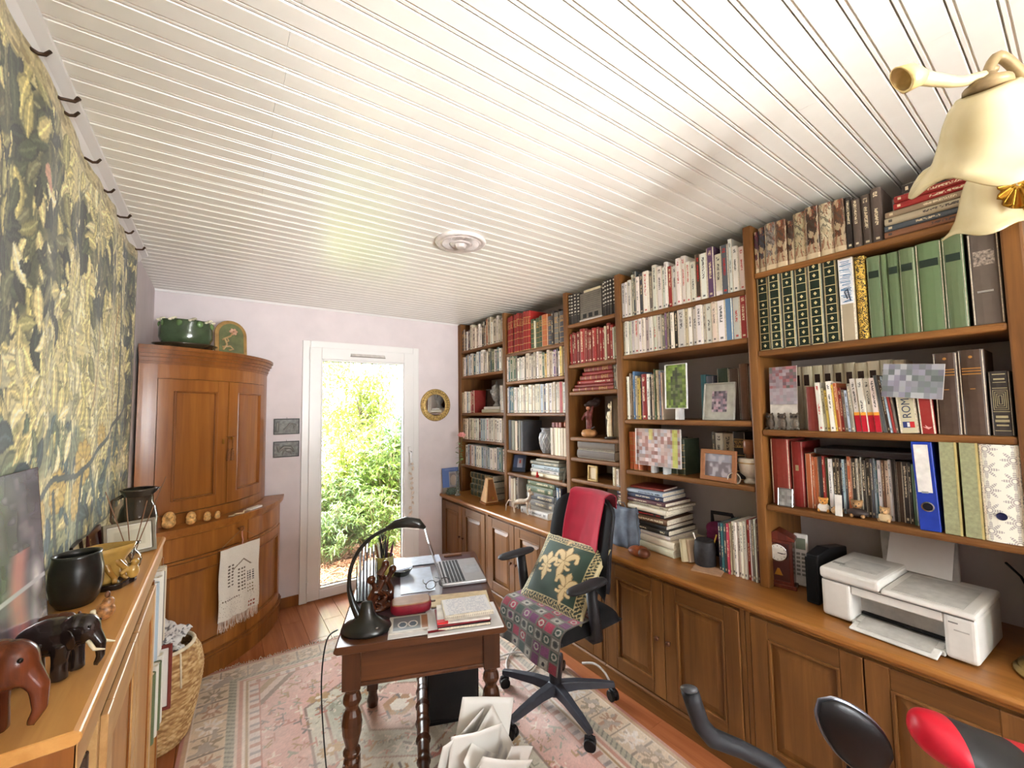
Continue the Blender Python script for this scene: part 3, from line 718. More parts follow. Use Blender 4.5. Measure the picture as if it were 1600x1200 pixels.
# ------------------------------------------------------------------ desk
DA = math.atan2(-.229, .559); DO = (.364, 1.612)
def D(u, v, z=.75): return (DO[0] + u * math.cos(DA) - v * math.sin(DA), DO[1] + u * math.sin(DA) + v * math.cos(DA), z)
def desk():
    t = thing('writing_desk', 'small dark wooden writing table with turned legs standing on the rug', 'desk', D(0, 0, 0), DA)
    w, l = .604, .852
    top = G().prism([(-.012, 0.736), (-.004, .75), (w + .004, .75), (w + .012, .736), (w + .012, .73), (w - .0, .722), (.0, .722), (-.012, .73)], -.012, l + .012, 1).build('table_top', MDESK, t, bev=.002)
    G().box(.03, w - .03, .03, l - .03, .7495, .7508).build('leather_inset', M('desk_leather', (84, 62, 66), .35, var=.1, scale=40), top)
    for a in (.025, l - .043): G().box(.06, w - .06, a, a + .018, .60, .722).build('apron', MDESK, t, bev=.002)
    for a in (.025, w - .043): G().box(a, a + .018, .06, l - .06, .60, .722).build('apron', MDESK, t, bev=.002)
    G().prism([(.05, .588), (w - .05, .588), (w - .05, .602), (.05, .602)], .018, .028, 1).build('apron_bead', MDESKV, t, bev=.003)
    prof = [(.026, .585), (.030, .575), (.022, .565), (.031, .545), (.033, .53), (.024, .515), (.021, .505), (.031, .485), (.036, .455), (.033, .42), (.024, .385), (.020, .37), (.03, .36), (.031, .35), (.022, .34), (.028, .328), (.03, .32)]
    for u in (.045, w - .045):
        for v in (.045, l - .045):
            g = G().box(u - .032, u + .032, v - .032, v + .032, .58, .722).lathe(prof[::-1], (u, v, 0), 14).box(u - .028, u + .028, v - .028, v + .028, .10, .325)
            g.lathe([(.016, 0), (.026, .012), (.03, .04), (.022, .07), (.026, .10)], (u, v, 0), 14)
            g.build('leg', MDESKV, t, bev=.0025)
    for v in (.045, l - .045): G().box(.07, w - .07, v - .016, v + .016, .15, .20).build('stretcher', MDESKV, t, bev=.003)
    pr = []
    L = l - .12
    for i in range(60):
        q = i / 59; s = math.sin(q * PI * 7); r = .019 + .009 * max(0, math.sin(q * PI)) + (.006 if abs(s) < .18 else 0) - (.006 if .18 <= abs(s) < .34 else 0)
        pr.append((r, q * L))
    G().lathe(pr, (w / 2, .06 + L, .178), 14, (PI / 2, 0, 0)).build('centre_stretcher', MDESKV, t, smooth=True)
desk()
# ------------------------------------------------------------------ office chair
def office_chair():
    t = thing('office_chair', 'black swivel office chair with armrests on five castors beside the desk', 'chair', (1.50, 1.76, 0))
    blk = M('chair_plastic', (38, 38, 42), .42, var=.08); fab = M('chair_fabric', (20, 20, 22), .8, var=.15, scale=300, bump=.2); gry = M('chair_base', (58, 60, 68), .38, var=.06)
    G().lathe([(.05, .078), (.052, .10), (.044, .125), (.03, .135)], n=18).build('hub', gry, t, smooth=True)
    for k in range(5):
        a = math.radians(-101 + 72 * k); c, s = math.cos(a), math.sin(a)
        g = G(); sec = []
        for r, z, w, h in ((.03, .108, .030, .024), (.12, .11, .026, .02), (.25, .098, .021, .016), (.325, .088, .016, .012)):
            for o, dz in ((-w, -h), (-w * .7, h), (w * .7, h), (w, -h)): sec.append((r * c - o * s, r * s + o * c, z + dz))
        fs = [(0, 1, 2, 3), (15, 14, 13, 12)] + [(i * 4 + j, i * 4 + 4 + j, i * 4 + 4 + (j + 1) % 4, i * 4 + (j + 1) % 4) for i in range(3) for j in range(4)]
        l = g.add(sec, fs).build('leg', gry, t, bev=.004, seg=2)
        x, y = .315 * c, .315 * s; w = a + .9 + k
        q = G().tube([(x, y, .075), (x, y, .055)], .006, 8).cbox((x, y, .05), (.05, .016, .03), (0, 0, w))
        cs = q.build('castor', blk, l, bev=.004)
        for o in (-.014, .014):
            p = Vector((x - o * math.sin(w), y + o * math.cos(w), .032)); d = Vector((-math.sin(w), math.cos(w), 0)) * .009
            g2 = G().tube([tuple(p - d), tuple(p - d * .7), tuple(p + d * .7), tuple(p + d)], [.025, .0285, .0285, .025], 18)
            g2.build('wheel', M('wheel_rubber', (18, 18, 19), .4), l, smooth=False)
    G().lathe([(.032, .13), (.032, .26), (.026, .265), (.026, .38), (.019, .385), (.019, .44)], n=16).build('gas_column', blk, t, smooth=False)
    G().cbox((.03, 0, .44), (.26, .20, .05)).build('tilt_mechanism', blk, t, bev=.01, seg=2)
    def seat(u, v):
        x = -.17 + .45 * u; y = (-.245 + .49 * v)
        e = (1 - abs(2 * v - 1) ** 6) * (1 - max(0, (2 * u - 1)) ** 8); f = max(0, 1 - u / .22)
        return (x, y * (1 - .05 * abs(2 * u - 1) ** 3), .462 + (.062 - .045 * f * f) * max(0, e) ** .5)
    g = G().surf(seat, 18, 18); g.add([seat(i / 18, j)[:2] + (.458,) for j in (0, 1) for i in range(19)], [])
    s = g.build('seat', fab, t, smooth=True)
    G().prism([(-.16, -.235), (.27, -.235), (.27, .235), (-.16, .235)], .452, .470).build('seat_pan', blk, s, bev=.006)
    def back(u, v, off):
        w = .232 * (1 - .10 * abs(2 * v - 1.1) ** 2.5) * (1 if v < .82 else max(.0, 1 - ((v - .82) / .18) ** 2.6 * .36)); y = (2 * u - 1) * w
        z = .56 + .51 * v; x = .235 + .07 * v + .035 * math.sin(v * PI) * -1 + .02 * (1 - (2 * u - 1) ** 2)
        th = .032 * max(0, 1 - abs(2 * u - 1) ** 5) ** .5 * max(0, 1 - abs(2 * v - 1) ** 8) ** .5
        return (x + off * th - (.055 * (2 * u - 1) ** 2), y, z)
    G().surf(lambda u, v: back(u, v, -1), 16, 20).surf(lambda u, v: back(1 - u, v, 1), 16, 20).build('backrest', fab, t, smooth=True)
    G().surf(lambda u, v: tuple(Vector(back(.06 + .88 * u, .05 + .92 * v, 1)) + Vector((.012, 0, 0))), 10, 14).build('back_shell', blk, t, smooth=True, solid=.02)
    G().tube([(.12, 0, .43), (.26, 0, .44), (.305, 0, .52), (.29, 0, .72)], [.028, .028, .026, .024], 8, flat=1.6).build('back_support', blk, t, smooth=True)
    for sgn in (-1, 1):
        y = sgn * .285
        G().tube([(.05, sgn * .15, .445), (.04, sgn * .25, .448), (.03, y, .47), (.015, y, .56), (-.005, y, .71)], [.022, .024, .026, .026, .024], 10, flat=1.3).build('arm_post', blk, t, smooth=True)
        def pad(u, v):
            x = -.165 + .265 * u; w = .042 * (1 - .35 * abs(2 * u - 1) ** 4); a = 2 * PI * v
            k = max(0, 1 - abs(2 * u - 1) ** 6) ** .5
            return (x, y + w * k * math.cos(a) + sgn * .006, .727 + .016 * k * math.sin(a) + .008 * (u - .5))
        G().surf(pad, 14, 16).build('armrest', M('arm_pad', (44, 44, 47), .55, var=.08), t, smooth=True)
        G().lathe([(.002, 0), (.011, .002), (.011, .018), (.002, .02)], (.0, y + .028, .655), 12, (PI / 2, 0, 0)).build('arm_button', blk, t)
office_chair()
def red_cloth():
    n, m = 64, 46; C = np.zeros((n, m, 3)); C[:] = (168, 16, 48); P = np.zeros((n, m, 3)); rng = np.random.default_rng(1)
    def bx(u, v, off):
        u = .5 + (u - .5); z = .56 + .51 * v; x = .235 + .07 * v - .035 * math.sin(min(v, 1) * PI) + .02 * (1 - (2 * u - 1) ** 2) - .055 * (2 * u - 1) ** 2
        return 1.50 + x + off * .032, z
    for i in range(n):
        s = i / (n - 1) * .50
        for j in range(m):
            q = j / (m - 1); u = .5 + (q - .56) * .66 * (1 - .06 * (s < .1)); y = 1.76 + (2 * u - 1) * .222
            wv = .004 * math.sin(q * 9 + s * 8) * (1 - s / .36 if s < .36 else 0)
            if s < .36: v = .31 + s / .51; x, z = bx(u, v, -1.0); x += -.008 - abs(wv)
            elif s < .44: k = (s - .36) / .08; x0, z0 = bx(u, 1.0, -1.0); x1, _ = bx(u, 1.0, 1.0); x = x0 - .008 + (x1 - x0 + .026) * (.5 - .5 * math.cos(k * PI)); z = z0 + .006 + .022 * math.sin(k * PI)
            else: x1, z1 = bx(u, 1.0, 1.0); x = x1 + .018; z = z1 + .006 - (s - .44)
            P[i, j] = (x, y, z + (.006 * math.sin(q * 7) if s < .02 else 0))
    C *= (1 + .12 * (vnoise(n, m, 12, 12, rng) - .5))[..., None]
    o = np_grid('red_cloth', P, C, vcol('red_wool', .95, .3, 700, .15), solid=.004); tag(o, 'crimson red cloth draped over the top of the office chair back', 'cloth')
red_cloth()
def cushion():
    n = 110; rng = np.random.default_rng(8); u = np.linspace(-1, 1, n); U, V = np.meshgrid(u, u)
    C = np.zeros((n, n, 3)); C[:] = (36, 62, 48); C *= (1 + .25 * (vnoise(n, n, 9, 9, rng) - .5))[..., None]
    e = np.maximum(np.abs(U), np.abs(V)); bd = (e > .78) & (np.abs(V) > np.abs(U) * .0); pat = np.sin(U * 34 + 2 * np.sin(V * 20)) * np.sin(V * 34 + 2 * np.sin(U * 18))
    side = (np.abs(U) > .80)
    C[bd] = (40, 52, 40); C[bd & (np.abs(pat) < .28)] = (196, 178, 128); C[e > .955] = (204, 192, 150); C[(e > .765) & (e < .79)] = (196, 182, 134)
    def fleur(cx, cy, s, an):
        ca, sa = math.cos(an), math.sin(an); T = lambda q: [(cx + s * (x * ca - y * sa), cy + s * (x * sa + y * ca)) for x, y in q]
        gold = (214, 190, 140); eg = (150, 120, 76)
        stroke(C, U, V, T([(0, 1.0), (0, .75), (0, .4), (0, .05)]), [.02 * s, .16 * s, .22 * s, .08 * s], gold, eg)
        for k in (-1, 1):
            stroke(C, U, V, T(bez([(k * .08, -.05), (k * .15, .55), (k * .75, .75), (k * .68, .22)], 12)), [s * q for q in (.07, .09, .12, .14, .15, .15, .14, .13, .11, .09, .08, .1)], gold, eg)
            stroke(C, U, V, T(bez([(k * .05, -.1), (k * .2, -.35), (k * .45, -.3)], 8)), s * .075, gold, eg)
        stroke(C, U, V, T([(-.3, -.02), (.3, -.02)]), s * .09, gold, eg)
        stroke(C, U, V, T([(0, -.05), (0, -.5), (0, -.95)]), [.08 * s, .17 * s, .03 * s], gold, eg)
    fleur(-.40, .0, .44, .10); fleur(.10, .24, .50, -.05); fleur(.40, -.42, .44, -.1)
    fleur(-.1, .95, .2, 0)
    t = thing('fleur_cushion', 'green cushion with cream fleurs-de-lis leaning on the office chair', 'cushion', (1.58, 1.765, .668), rot=(math.radians(90), 0, math.radians(-90)))
    t.rotation_euler = Euler((math.radians(50), math.radians(0), math.radians(-84)))
    th = .062 * np.clip((1 - np.abs(U) ** 2.6) * (1 - np.abs(V) ** 2.6), 0, 1) ** .55
    sc = .205 * (1 - .07 * (1 - np.abs(U) ** 2) * 0); pull = 1 - .06 * (1 - np.minimum(np.abs(U), np.abs(V)) ** 2)
    wr = .006 * (vnoise(n, n, 6, 6, rng) - .5) * (th > .02)
    P = np.stack([U * .225 * pull, V * .20 * pull, th + wr], -1); mt = vcol('cushion_tapestry', .8, .2, 600, .3)
    np_grid('cushion_front', P, C, mt, t)
    Cb = np.zeros((n, n, 3)); Cb[:] = (34, 56, 44); P2 = P.copy(); P2[..., 2] *= -1; np_grid('cushion_back', P2[:, ::-1], Cb, mt, t)
    g = G(); q = [(a, b) for a, b in [(-1, -1), (1, -1), (1, 1), (-1, 1), (-1, -1)]]; pts = []
    for (a, b), (c, d) in zip(q[:-1], q[1:]):
        for k in range(8):
            x, y = a + (c - a) * k / 8, b + (d - b) * k / 8; pl = 1 - .06 * (1 - min(abs(x), abs(y)) ** 2); pts.append((x * .225 * pl, y * .20 * pl, 0))
    g.tube(pts + [pts[0]], .004, 6).build('piping', M('cord_cream', (190, 178, 136), .8), t, smooth=True)
cushion()
def seat_mat():
    n, m = 150, 110; rng = np.random.default_rng(6); C = np.zeros((n, m, 3)); C[:] = (98, 92, 84)
    s = np.linspace(0, .43, n); w = np.linspace(-.245, .245, m); Wg, Sg = np.meshgrid(w, s)
    cw = .49 / 8; ch = .0545; ci = np.floor((Wg + .245) / cw).astype(int).clip(0, 7); cj = np.floor(Sg / ch).astype(int); fu = ((Wg + .245) / cw) % 1; fv = (Sg / ch) % 1
    cols = np.array([(132, 34, 52), (98, 42, 84), (46, 66, 56), (150, 38, 66), (62, 62, 56), (118, 58, 100), (40, 58, 48)], float)
    pick = (ci * 3 + cj * 5 + (ci * cj) % 3) % 7; tile = (fu > .09) & (fu < .91) & (fv > .09) & (fv < .91); C = np.where(tile[..., None], cols[pick], C)
    r = np.hypot(fu - .5, (fv - .5)); mot = (r < .3) & (r > .17) & ((ci + cj) % 2 == 0); C[mot] = (164, 158, 146); k = ((ci * 2 + cj) % 4 == 1); C[tile & k & (r > .3)] = (150, 146, 136); C[k & (r < .16)] = (36, 38, 44)
    C *= (1 + .2 * (rng.random((n, m)) - .5))[..., None]
    P = np.zeros((n, m, 3)); x0, z0 = 1.585, .531
    for i, q in enumerate(s):
        if q < .20: x, z = x0 - q, z0
        elif q < .28: a = (q - .20) / .08 * 1.35; x, z = x0 - .20 - .059 * math.sin(a), z0 - .059 * (1 - math.cos(a))
        else: x, z = x0 - .2576 - (q - .28) * .2, z0 - .046 - (q - .28) * .98
        for j, y in enumerate(w): P[i, j] = (x + .006 * math.sin(y * 18) * max(0, q - .2) * 6, 1.765 + y, z + .002 * math.sin(y * 30 + q * 20) * (q < .2))
    o = np_grid('seat_mat', P, C, vcol('mat_weave', .95, .3, 600, .2), solid=.004); tag(o, 'woven mat of magenta and green squares hanging over the office chair seat front', 'mat')
seat_mat()
# ------------------------------------------------------------------ books
PAL = {'w': ((230, 226, 216), 'white'), 'c': ((216, 204, 178), 'cream'), 'b': ((190, 172, 142), 'beige'), 'k': ((34, 32, 32), 'black'), 'g': ((128, 124, 116), 'grey'),
       's': ((76, 84, 92), 'slate grey'), 'n': ((46, 56, 86), 'navy blue'), 'u': ((88, 124, 160), 'blue'), 'l': ((172, 192, 204), 'pale blue'), 't': ((44, 104, 112), 'teal'),
       'e': ((70, 96, 66), 'green'), 'f': ((36, 58, 42), 'dark green'), 'r': ((150, 26, 26), 'red'), 'R': ((126, 36, 28), 'brick red'), 'p': ((90, 46, 62), 'plum'), 'v': ((104, 70, 116), 'violet'),
       'o': ((196, 104, 60), 'orange brown'), 'y': ((206, 174, 76), 'yellow'), 'd': ((66, 46, 34), 'dark brown'), 'B': ((112, 74, 48), 'brown'), 'm': ((140, 116, 92), 'marbled'),
       'h': ((190, 56, 84), 'pink'), 'G': ((92, 112, 76), 'moss green'), 'D': ((92, 80, 72), 'grey brown')}
ORD = ('first second third fourth fifth sixth seventh eighth ninth tenth eleventh twelfth thirteenth fourteenth fifteenth sixteenth seventeenth eighteenth nineteenth twentieth '
       'twenty-first twenty-second twenty-third twenty-fourth twenty-fifth twenty-sixth twenty-seventh twenty-eighth twenty-ninth thirtieth thirty-first thirty-second').split()
def cover_mat(style):
    nm = 'book_cover_' + style
    if nm in _mc: return _mc[nm]
    t = NT(nm); oi = t.n('ShaderNodeObjectInfo'); base = oi.outputs['Color']; rnd = oi.outputs['Random']
    x, y, z = t.xyz(t.coord('Generated')); ob = t.coord('Object'); ox, oy, oz = t.xyz(ob)
    spine = t.op('LESS_THAN', x, .06)
    wear = t.noise(ob, 40, 4); base2 = t.mx(t.op('MULTIPLY', wear, .16), base, L3((150, 130, 110))); ink = None
    if style in ('dark', 'red', 'light'):
        v = t.n('ShaderNodeCombineXYZ'); t.l(t.op('MULTIPLY', y, 5.0), v.inputs[0]); t.l(t.op('MULTIPLY_ADD', oz, 210, t.op('MULTIPLY', rnd, 90)), v.inputs[1]); t.l(t.op('MULTIPLY', rnd, 50), v.inputs[2])
        glyph = t.op('GREATER_THAN', t.noise(v.outputs[0], 1.0, 1), .47)
        lo = t.op('MULTIPLY_ADD', rnd, .22, .30)
        body = t.mul(t.op('GREATER_THAN', z, lo), t.op('LESS_THAN', z, t.op('ADD', lo, t.op('MULTIPLY_ADD', t.op('FRACT', t.op('MULTIPLY', rnd, 7.3)), .28, .22))), t.inr(y, .34, .66))
        auth = t.mul(t.inr(z, .84, .93), t.inr(y, .3, .7)); pub = t.mul(t.inr(z, .045, .085), t.inr(y, .32, .68))
        ink = t.mul(t.op('MAXIMUM', t.op('MULTIPLY', t.op('MAXIMUM', body, auth), glyph), pub), spine)
        ic = {'dark': (52, 50, 52), 'red': (186, 40, 32), 'light': (222, 206, 170)}[style]
        base2 = t.mx(t.op('MULTIPLY', ink, .85), base2, L3(ic))
    elif style == 'gold':
        zz = t.op('FRACT', t.op('MULTIPLY', z, 6.0)); bands = t.op('MULTIPLY', t.op('LESS_THAN', zz, .1), spine)
        lab = t.mul(t.inr(z, .68, .82), t.inr(y, .15, .85), spine); g2 = t.mul(lab, t.op('GREATER_THAN', t.noise(t.map(ob, (1, 300, 90)), 1.0, 1), .52))
        base2 = t.mx(t.op('MAXIMUM', bands, g2), base2, L3((186, 146, 84)))
    elif style == 'dots':
        zz = t.op('FRACT', t.op('MULTIPLY', z, 9.0)); dd = t.mul(t.inr(zz, .25, .6), t.inr(y, .18, .82), spine, t.op('GREATER_THAN', z, .28), t.op('GREATER_THAN', t.noise(t.map(ob, (1, 260, 260)), 1.0, 1), .38))
        base2 = t.mx(dd, base2, L3((206, 200, 184)))
    elif style == 'ornate':
        zz = t.op('FRACT', t.op('MULTIPLY', z, 9.0)); yy = t.op('ABSOLUTE', t.op('SUBTRACT', y, .5))
        fr = t.op('MAXIMUM', t.op('MULTIPLY', t.inr(yy, .34, .39), t.op('GREATER_THAN', z, .02)), t.op('MULTIPLY', t.op('LESS_THAN', zz, .075), t.op('LESS_THAN', yy, .39)))
        dz = t.op('MULTIPLY', t.op('SUBTRACT', zz, .54), .9); dst = t.op('ADD', t.op('MULTIPLY', t.op('ABSOLUTE', dz), 1.0), t.op('MULTIPLY', yy, 1.5))
        blank = t.inr(z, .667, .778)
        dot = t.mul(t.op('LESS_THAN', dst, .19), t.op('SUBTRACT', 1.0, blank), t.op('GREATER_THAN', t.noise(t.map(ob, (1, 220, 220)), 1.0, 1), .36))
        inner = t.mul(t.op('LESS_THAN', yy, .34), spine); base2 = t.mx(inner, base2, L3((18, 34, 22)))
        base2 = t.mx(t.op('MULTIPLY', t.op('MAXIMUM', fr, dot), spine), base2, L3((206, 190, 140)))
    elif style == 'marble':
        a = t.noise(t.map(ob, (20, 30, 14)), 1.0, 5, .7, 2.5)
        a2 = t.noise(t.map(ob, (9, 16, 7), (1, 2, 3)), 1.0, 4, .6, 1.2); c1 = t.mx(t.op('MULTIPLY', t.inr(a, .5, .60), .8), base, L3((70, 62, 54))); c1 = t.mx(t.op('MULTIPLY', t.op('GREATER_THAN', a2, .53), .75), c1, L3((196, 176, 140)))
        c1 = t.mx(t.op('MULTIPLY', t.op('GREATER_THAN', t.noise(t.map(ob, (20, 40, 9), (3, 5, 1)), 1.0, 4, .6, 2), .56), .7), c1, L3((140, 78, 54)))
        base2 = t.mx(t.op('MULTIPLY', t.op('LESS_THAN', z, .1), spine), c1, L3((210, 190, 154)))
    elif style == 'toile':
        a = t.op('ABSOLUTE', t.op('SUBTRACT', t.noise(t.map(ob, (60, 60, 60)), 1.0, 3, .6, 1.5), .5)); base2 = t.mx(t.op('LESS_THAN', a, .045), base, L3((52, 44, 36)))
    elif style == 'damask':
        u = t.op('MULTIPLY', oy, 17.0); iu = t.op('FLOOR', u); cx = t.op('SUBTRACT', t.op('FRACT', u), .5)
        cz = t.op('SUBTRACT', t.op('FRACT', t.op('MULTIPLY_ADD', oz, 15.0, t.op('MULTIPLY', iu, .5))), .5)
        an = t.op('ARCTAN2', cz, cx); rr = t.op('SQRT', t.op('ADD', t.op('MULTIPLY', cx, cx), t.op('MULTIPLY', cz, cz)))
        pet = t.op('MULTIPLY_ADD', t.op('COSINE', t.op('MULTIPLY', an, 8.0)), .15, .33)
        mk = t.mul(t.op('LESS_THAN', rr, pet), t.op('GREATER_THAN', rr, .09), t.op('GREATER_THAN', t.op('SINE', t.op('MULTIPLY', rr, 70.0)), -.6))
        base2 = t.mx(mk, base, L3((170, 164, 158)))
    t.col(base2); t.set(Roughness={'gold': .38, 'ornate': .4, 'dots': .5, 'marble': .4}.get(style, .5), Specular_IOR_Level=.3)
    t.bump(wear, .05, .002)
    _mc[nm] = t.m
    return t.m
PAGE = M('page_edges', (222, 212, 190), .9, var=.12, scale=160)
def book_mesh(t, h, d, hard, style):
    """spine on local x=0 facing -x, thickness along y, standing along z"""
    b = .0026 if hard else .0009; a = t / 2; bl = min(.006, t * .22) if hard else .0008
    o = [(d, a), (.006 + bl * .3, a), (bl * .35, a * .72), (0, a * .3), (0, -a * .3), (bl * .35, -a * .72), (.006 + bl * .3, -a), (d, -a)]
    i = [(d, -a + b), (.007 + bl * .4, -a + b), (b + bl * .3, -a * .6), (b + bl * .3, a * .6), (.007 + bl * .4, a - b), (d, a - b)]
    g = G().prism(o + i, 0, h)
    q = .003 if hard else .0004
    p = G().box(b + bl * .35, d - q - .0006, -a + b, a - b, q, h - q)
    return g, p
BN = [0]
def book(col, t, h, d, loc, style, kind, label, group, rot=(0, 0, 0), hard=None, jit=.12):
    hard = (kind != 'paperback_book') if hard is None else hard
    g, p = book_mesh(t, h, d, hard, style)
    o = g.build(kind, cover_mat(style), None, loc, rot)
    rgb = PAL[col][0]; j = 1 + random.uniform(-jit, jit * .6); c = [lin(min(255, max(4, v * j * random.uniform(.97, 1.03)))) for v in rgb]
    o.color = (c[0], c[1], c[2], 1)
    tag(o, label, 'book', group)
    p.build('pages', PAGE, o)
    BN[0] += 1
    return o
BAYN = {1: 'bay beside the door', 2: 'second bay from door', 3: 'narrow third bay', 4: 'fourth bay from door', 5: 'bay above the printer'}
SHN = ('top', 'second', 'third', 'fourth', 'fifth', 'sixth')
STY = {'t': 'dark', 'r': 'red', 'l': 'light', 'g': 'gold', 'p': 'plain', 'o': 'ornate', 'm': 'marble', 'd': 'dots', 'q': 'toile', 'a': 'damask'}
def row(bay, sh, ya, yb, seq, h0, h1, depth=.16, kind='paperback_book', set_=.012, z=None, start=0, lean=0.0, what=None, where=None, tilt_last=0, fixed=None):
    toks = seq.split(); tot = 0; P = []
    for q in toks:
        c = q[0]; sty = q[-1] if q[-1].isalpha() and len(q) > 1 else None; w = float(q[1:-1] if sty else q[1:]); P.append((c, w, sty)); tot += w
    sc = (ya - yb) / tot; y = ya; zz = BAYS[bay][2][sh] if z is None else z
    out = []
    for n, (c, w, sty) in enumerate(P):
        t = w * sc; st = STY[sty] if sty else ('dark' if c in 'wcbly' else 'light'); h = random.uniform(h0, h1) if fixed is None else fixed[n]
        wd = (what or {'paperback_book': 'paperback', 'hardback_book': 'hardback book', 'magazine': 'magazine', 'leather_volume': 'leather volume', 'album': 'album', 'box_file': 'box file'}.get(kind, 'book'))
        wide = ' broad' if w >= 5 else ' thin' if w <= 1 else ''
        cn = {'marble': 'marbled'}.get(st) or PAL[c][1]
        pl = where or '%s shelf, %s' % (SHN[sh], BAYN[bay])
        lab = '%s%s %s, %s from left, %s' % (cn, wide, wd, ORD[start + n], pl)
        if len(lab.replace('-', ' ').split()) > 16: print('LONG', lab)
        d = depth * random.uniform(.92, 1.05); xs = XS + set_ + random.uniform(-.004, .01)
        rot = (lean * (1 if lean == 0 else random.uniform(.8, 1.1)), 0, 0)
        dz = abs(math.sin(rot[0])) * t / 2
        o = book(c, t * .985, h, d, (xs, y - t / 2 + (math.tan(rot[0]) * 0), zz + dz + .0004), st, kind, lab, 'books on the %s' % pl, rot)
        out.append(o); y -= t
    return out
def lying(z, items, where, kind='hardback_book', what='book'):
    """stack bottom to top: (colour, style, thickness, length along y, depth, y centre, x of the spine, yaw)"""
    n = len(items)
    for i, (c, st, t, L, d, yc, xs, yaw) in enumerate(items):
        # spine faces -x, book on its side: local z -> -y, local y -> +z
        r = Euler((PI / 2, 0, 0)).to_matrix().to_3x3(); r = Matrix.Rotation(yaw, 3, 'Z') @ r; e = r.to_euler()
        k = Matrix.Rotation(yaw, 3, 'Z') @ Vector((0, L / 2, 0))
        pos = ('bottom' if i == 0 else 'top' if i == n - 1 else ORD[i] + ' from the bottom')
        if len(('%s %s, %s of the %s' % (PAL[c][1], what, pos, where)).split()) > 15: print('LONG', what, where)
        book(c, t * .99, L, d, (xs + k.x, yc + k.y, z + t / 2), STY[st], kind, '%s %s, %s of the %s' % (PAL[c][1], what, pos, where), 'books in the ' + where, tuple(e))
        z += t
    return z
# bay 1, beside the door
row(1, 0, 3.846, 3.066, 'd2g B2g d3g w2 p2 s2 c3 c5 c3 w2 w3 k3 d2g o3 b4 w2 c5 w2 c3 w3', .19, .265)
row(1, 1, 3.846, 3.066, 'b3 w2 u2 g2 l2 w3 b2 t3 w3 l3 w3 g2 w3 b2 k1 t2 e3 w2 n1 t2 w3 c2', .185, .23)
row(1, 2, 3.846, 3.60, 'b3 c2 l3 w3 h2 r3', .21, .225, .17)
row(1, 2, 3.135, 3.066, 'w2 c2 w2', .24, .26, .15, start=6, lean=-.06)
lying(1.555, [('c', 'p', .034, .30, .2, 3.31, 2.085, 0), ('w', 'p', .024, .25, .18, 3.29, 2.09, .05)], 'pair under the bust', what='book')
row(1, 3, 3.846, 3.066, 'b4 c3 k1 w3 c3 w3 w3 p3 l3 l3 w3r w3 w3 w3 w3 w3 w2', .205, .22)
row(1, 4, 3.80, 3.066, 'w3 l3 r1 w3 l3 w3 w2 l3 l2 t1 l3 w3 w3 l3 t2 w3', .195, .215)
lying(ZW, [('f', 'g', .058, .40, .22, 3.45, 2.06, 0), ('f', 'g', .056, .40, .22, 3.46, 2.07, .03), ('f', 'g', .056, .40, .22, 3.44, 2.065, -.02), ('f', 'g', .055, .40, .22, 3.46, 2.07, .02)], 'green leather stack by the metronome', 'leather_volume', 'leather volume')
# bay 2
row(2, 0, 3.018, 2.672, 'r3g r3g r3g r3g r3g r3g r3g r3g r3g r3g r3g', .315, .335, .2, 'leather_volume')
row(2, 0, 2.668, 2.258, 'e3g c1 e3g e3g o5g s3g k2 g3g k1 s4g', .225, .265, .17, 'hardback_book', start=11)
row(2, 1, 3.018, 2.258, 'w2 t2 e3 e3 k1 w2 w2 w2 w2 k1 c3 c2 g2 c2 k2 w2 c3 e2 y2 c2 b2 w2 v2 n1 w2 y2 w2', .185, .225)
row(2, 2, 3.018, 2.258, 'w2 u1 t2 t2 w2 w2 w2 w2 c2 c2 w2 c2 w2 c2 w2 c3 c3 l3 n2 w2 w3 b1 c2 w2 c2 r3p w2', .215, .235)
row(2, 3, 3.018, 2.80, 's3p g3p c2p k1 g2p s2p', .245, .265, .22, 'hardback_book')
row(2, 3, 2.44, 2.262, 'c3p c3p c3p c3p c3p c3p', .205, .207, .16, start=6)
zt = lying(1.038, [('c', 'l', .03, .34, .2, 2.56, 2.115, 0), ('w', 't', .032, .33, .2, 2.57, 2.12, .04), ('l', 't', .034, .35, .2, 2.555, 2.115, -.03), ('g', 'l', .03, .34, .2, 2.56, 2.11, .02), ('c', 'p', .018, .26, .16, 2.53, 2.12, .05)], 'pile on the second bay low shelf')
lying(ZW, [('w', 't', .05, .33, .24, 2.60, 2.03, .02), ('g', 'l', .055, .34, .22, 2.61, 2.10, 0), ('s', 'l', .058, .33, .22, 2.60, 2.095, .03), ('e', 'l', .055, .34, .22, 2.615, 2.10, -.02), ('G', 'l', .04, .33, .21, 2.60, 2.105, .02)], 'pile behind the white cat figurine', what='art book')
row(2, 4, 3.018, 2.86, 'w2p c3p w2p k2 g2p', .24, .27, .2, 'hardback_book', z=ZW, where='row behind the metronome')
row(2, 4, 2.40, 2.33, 'u4 n3', .24, .25, .2, 'hardback_book', z=ZW, where='right of art book pile', start=0)
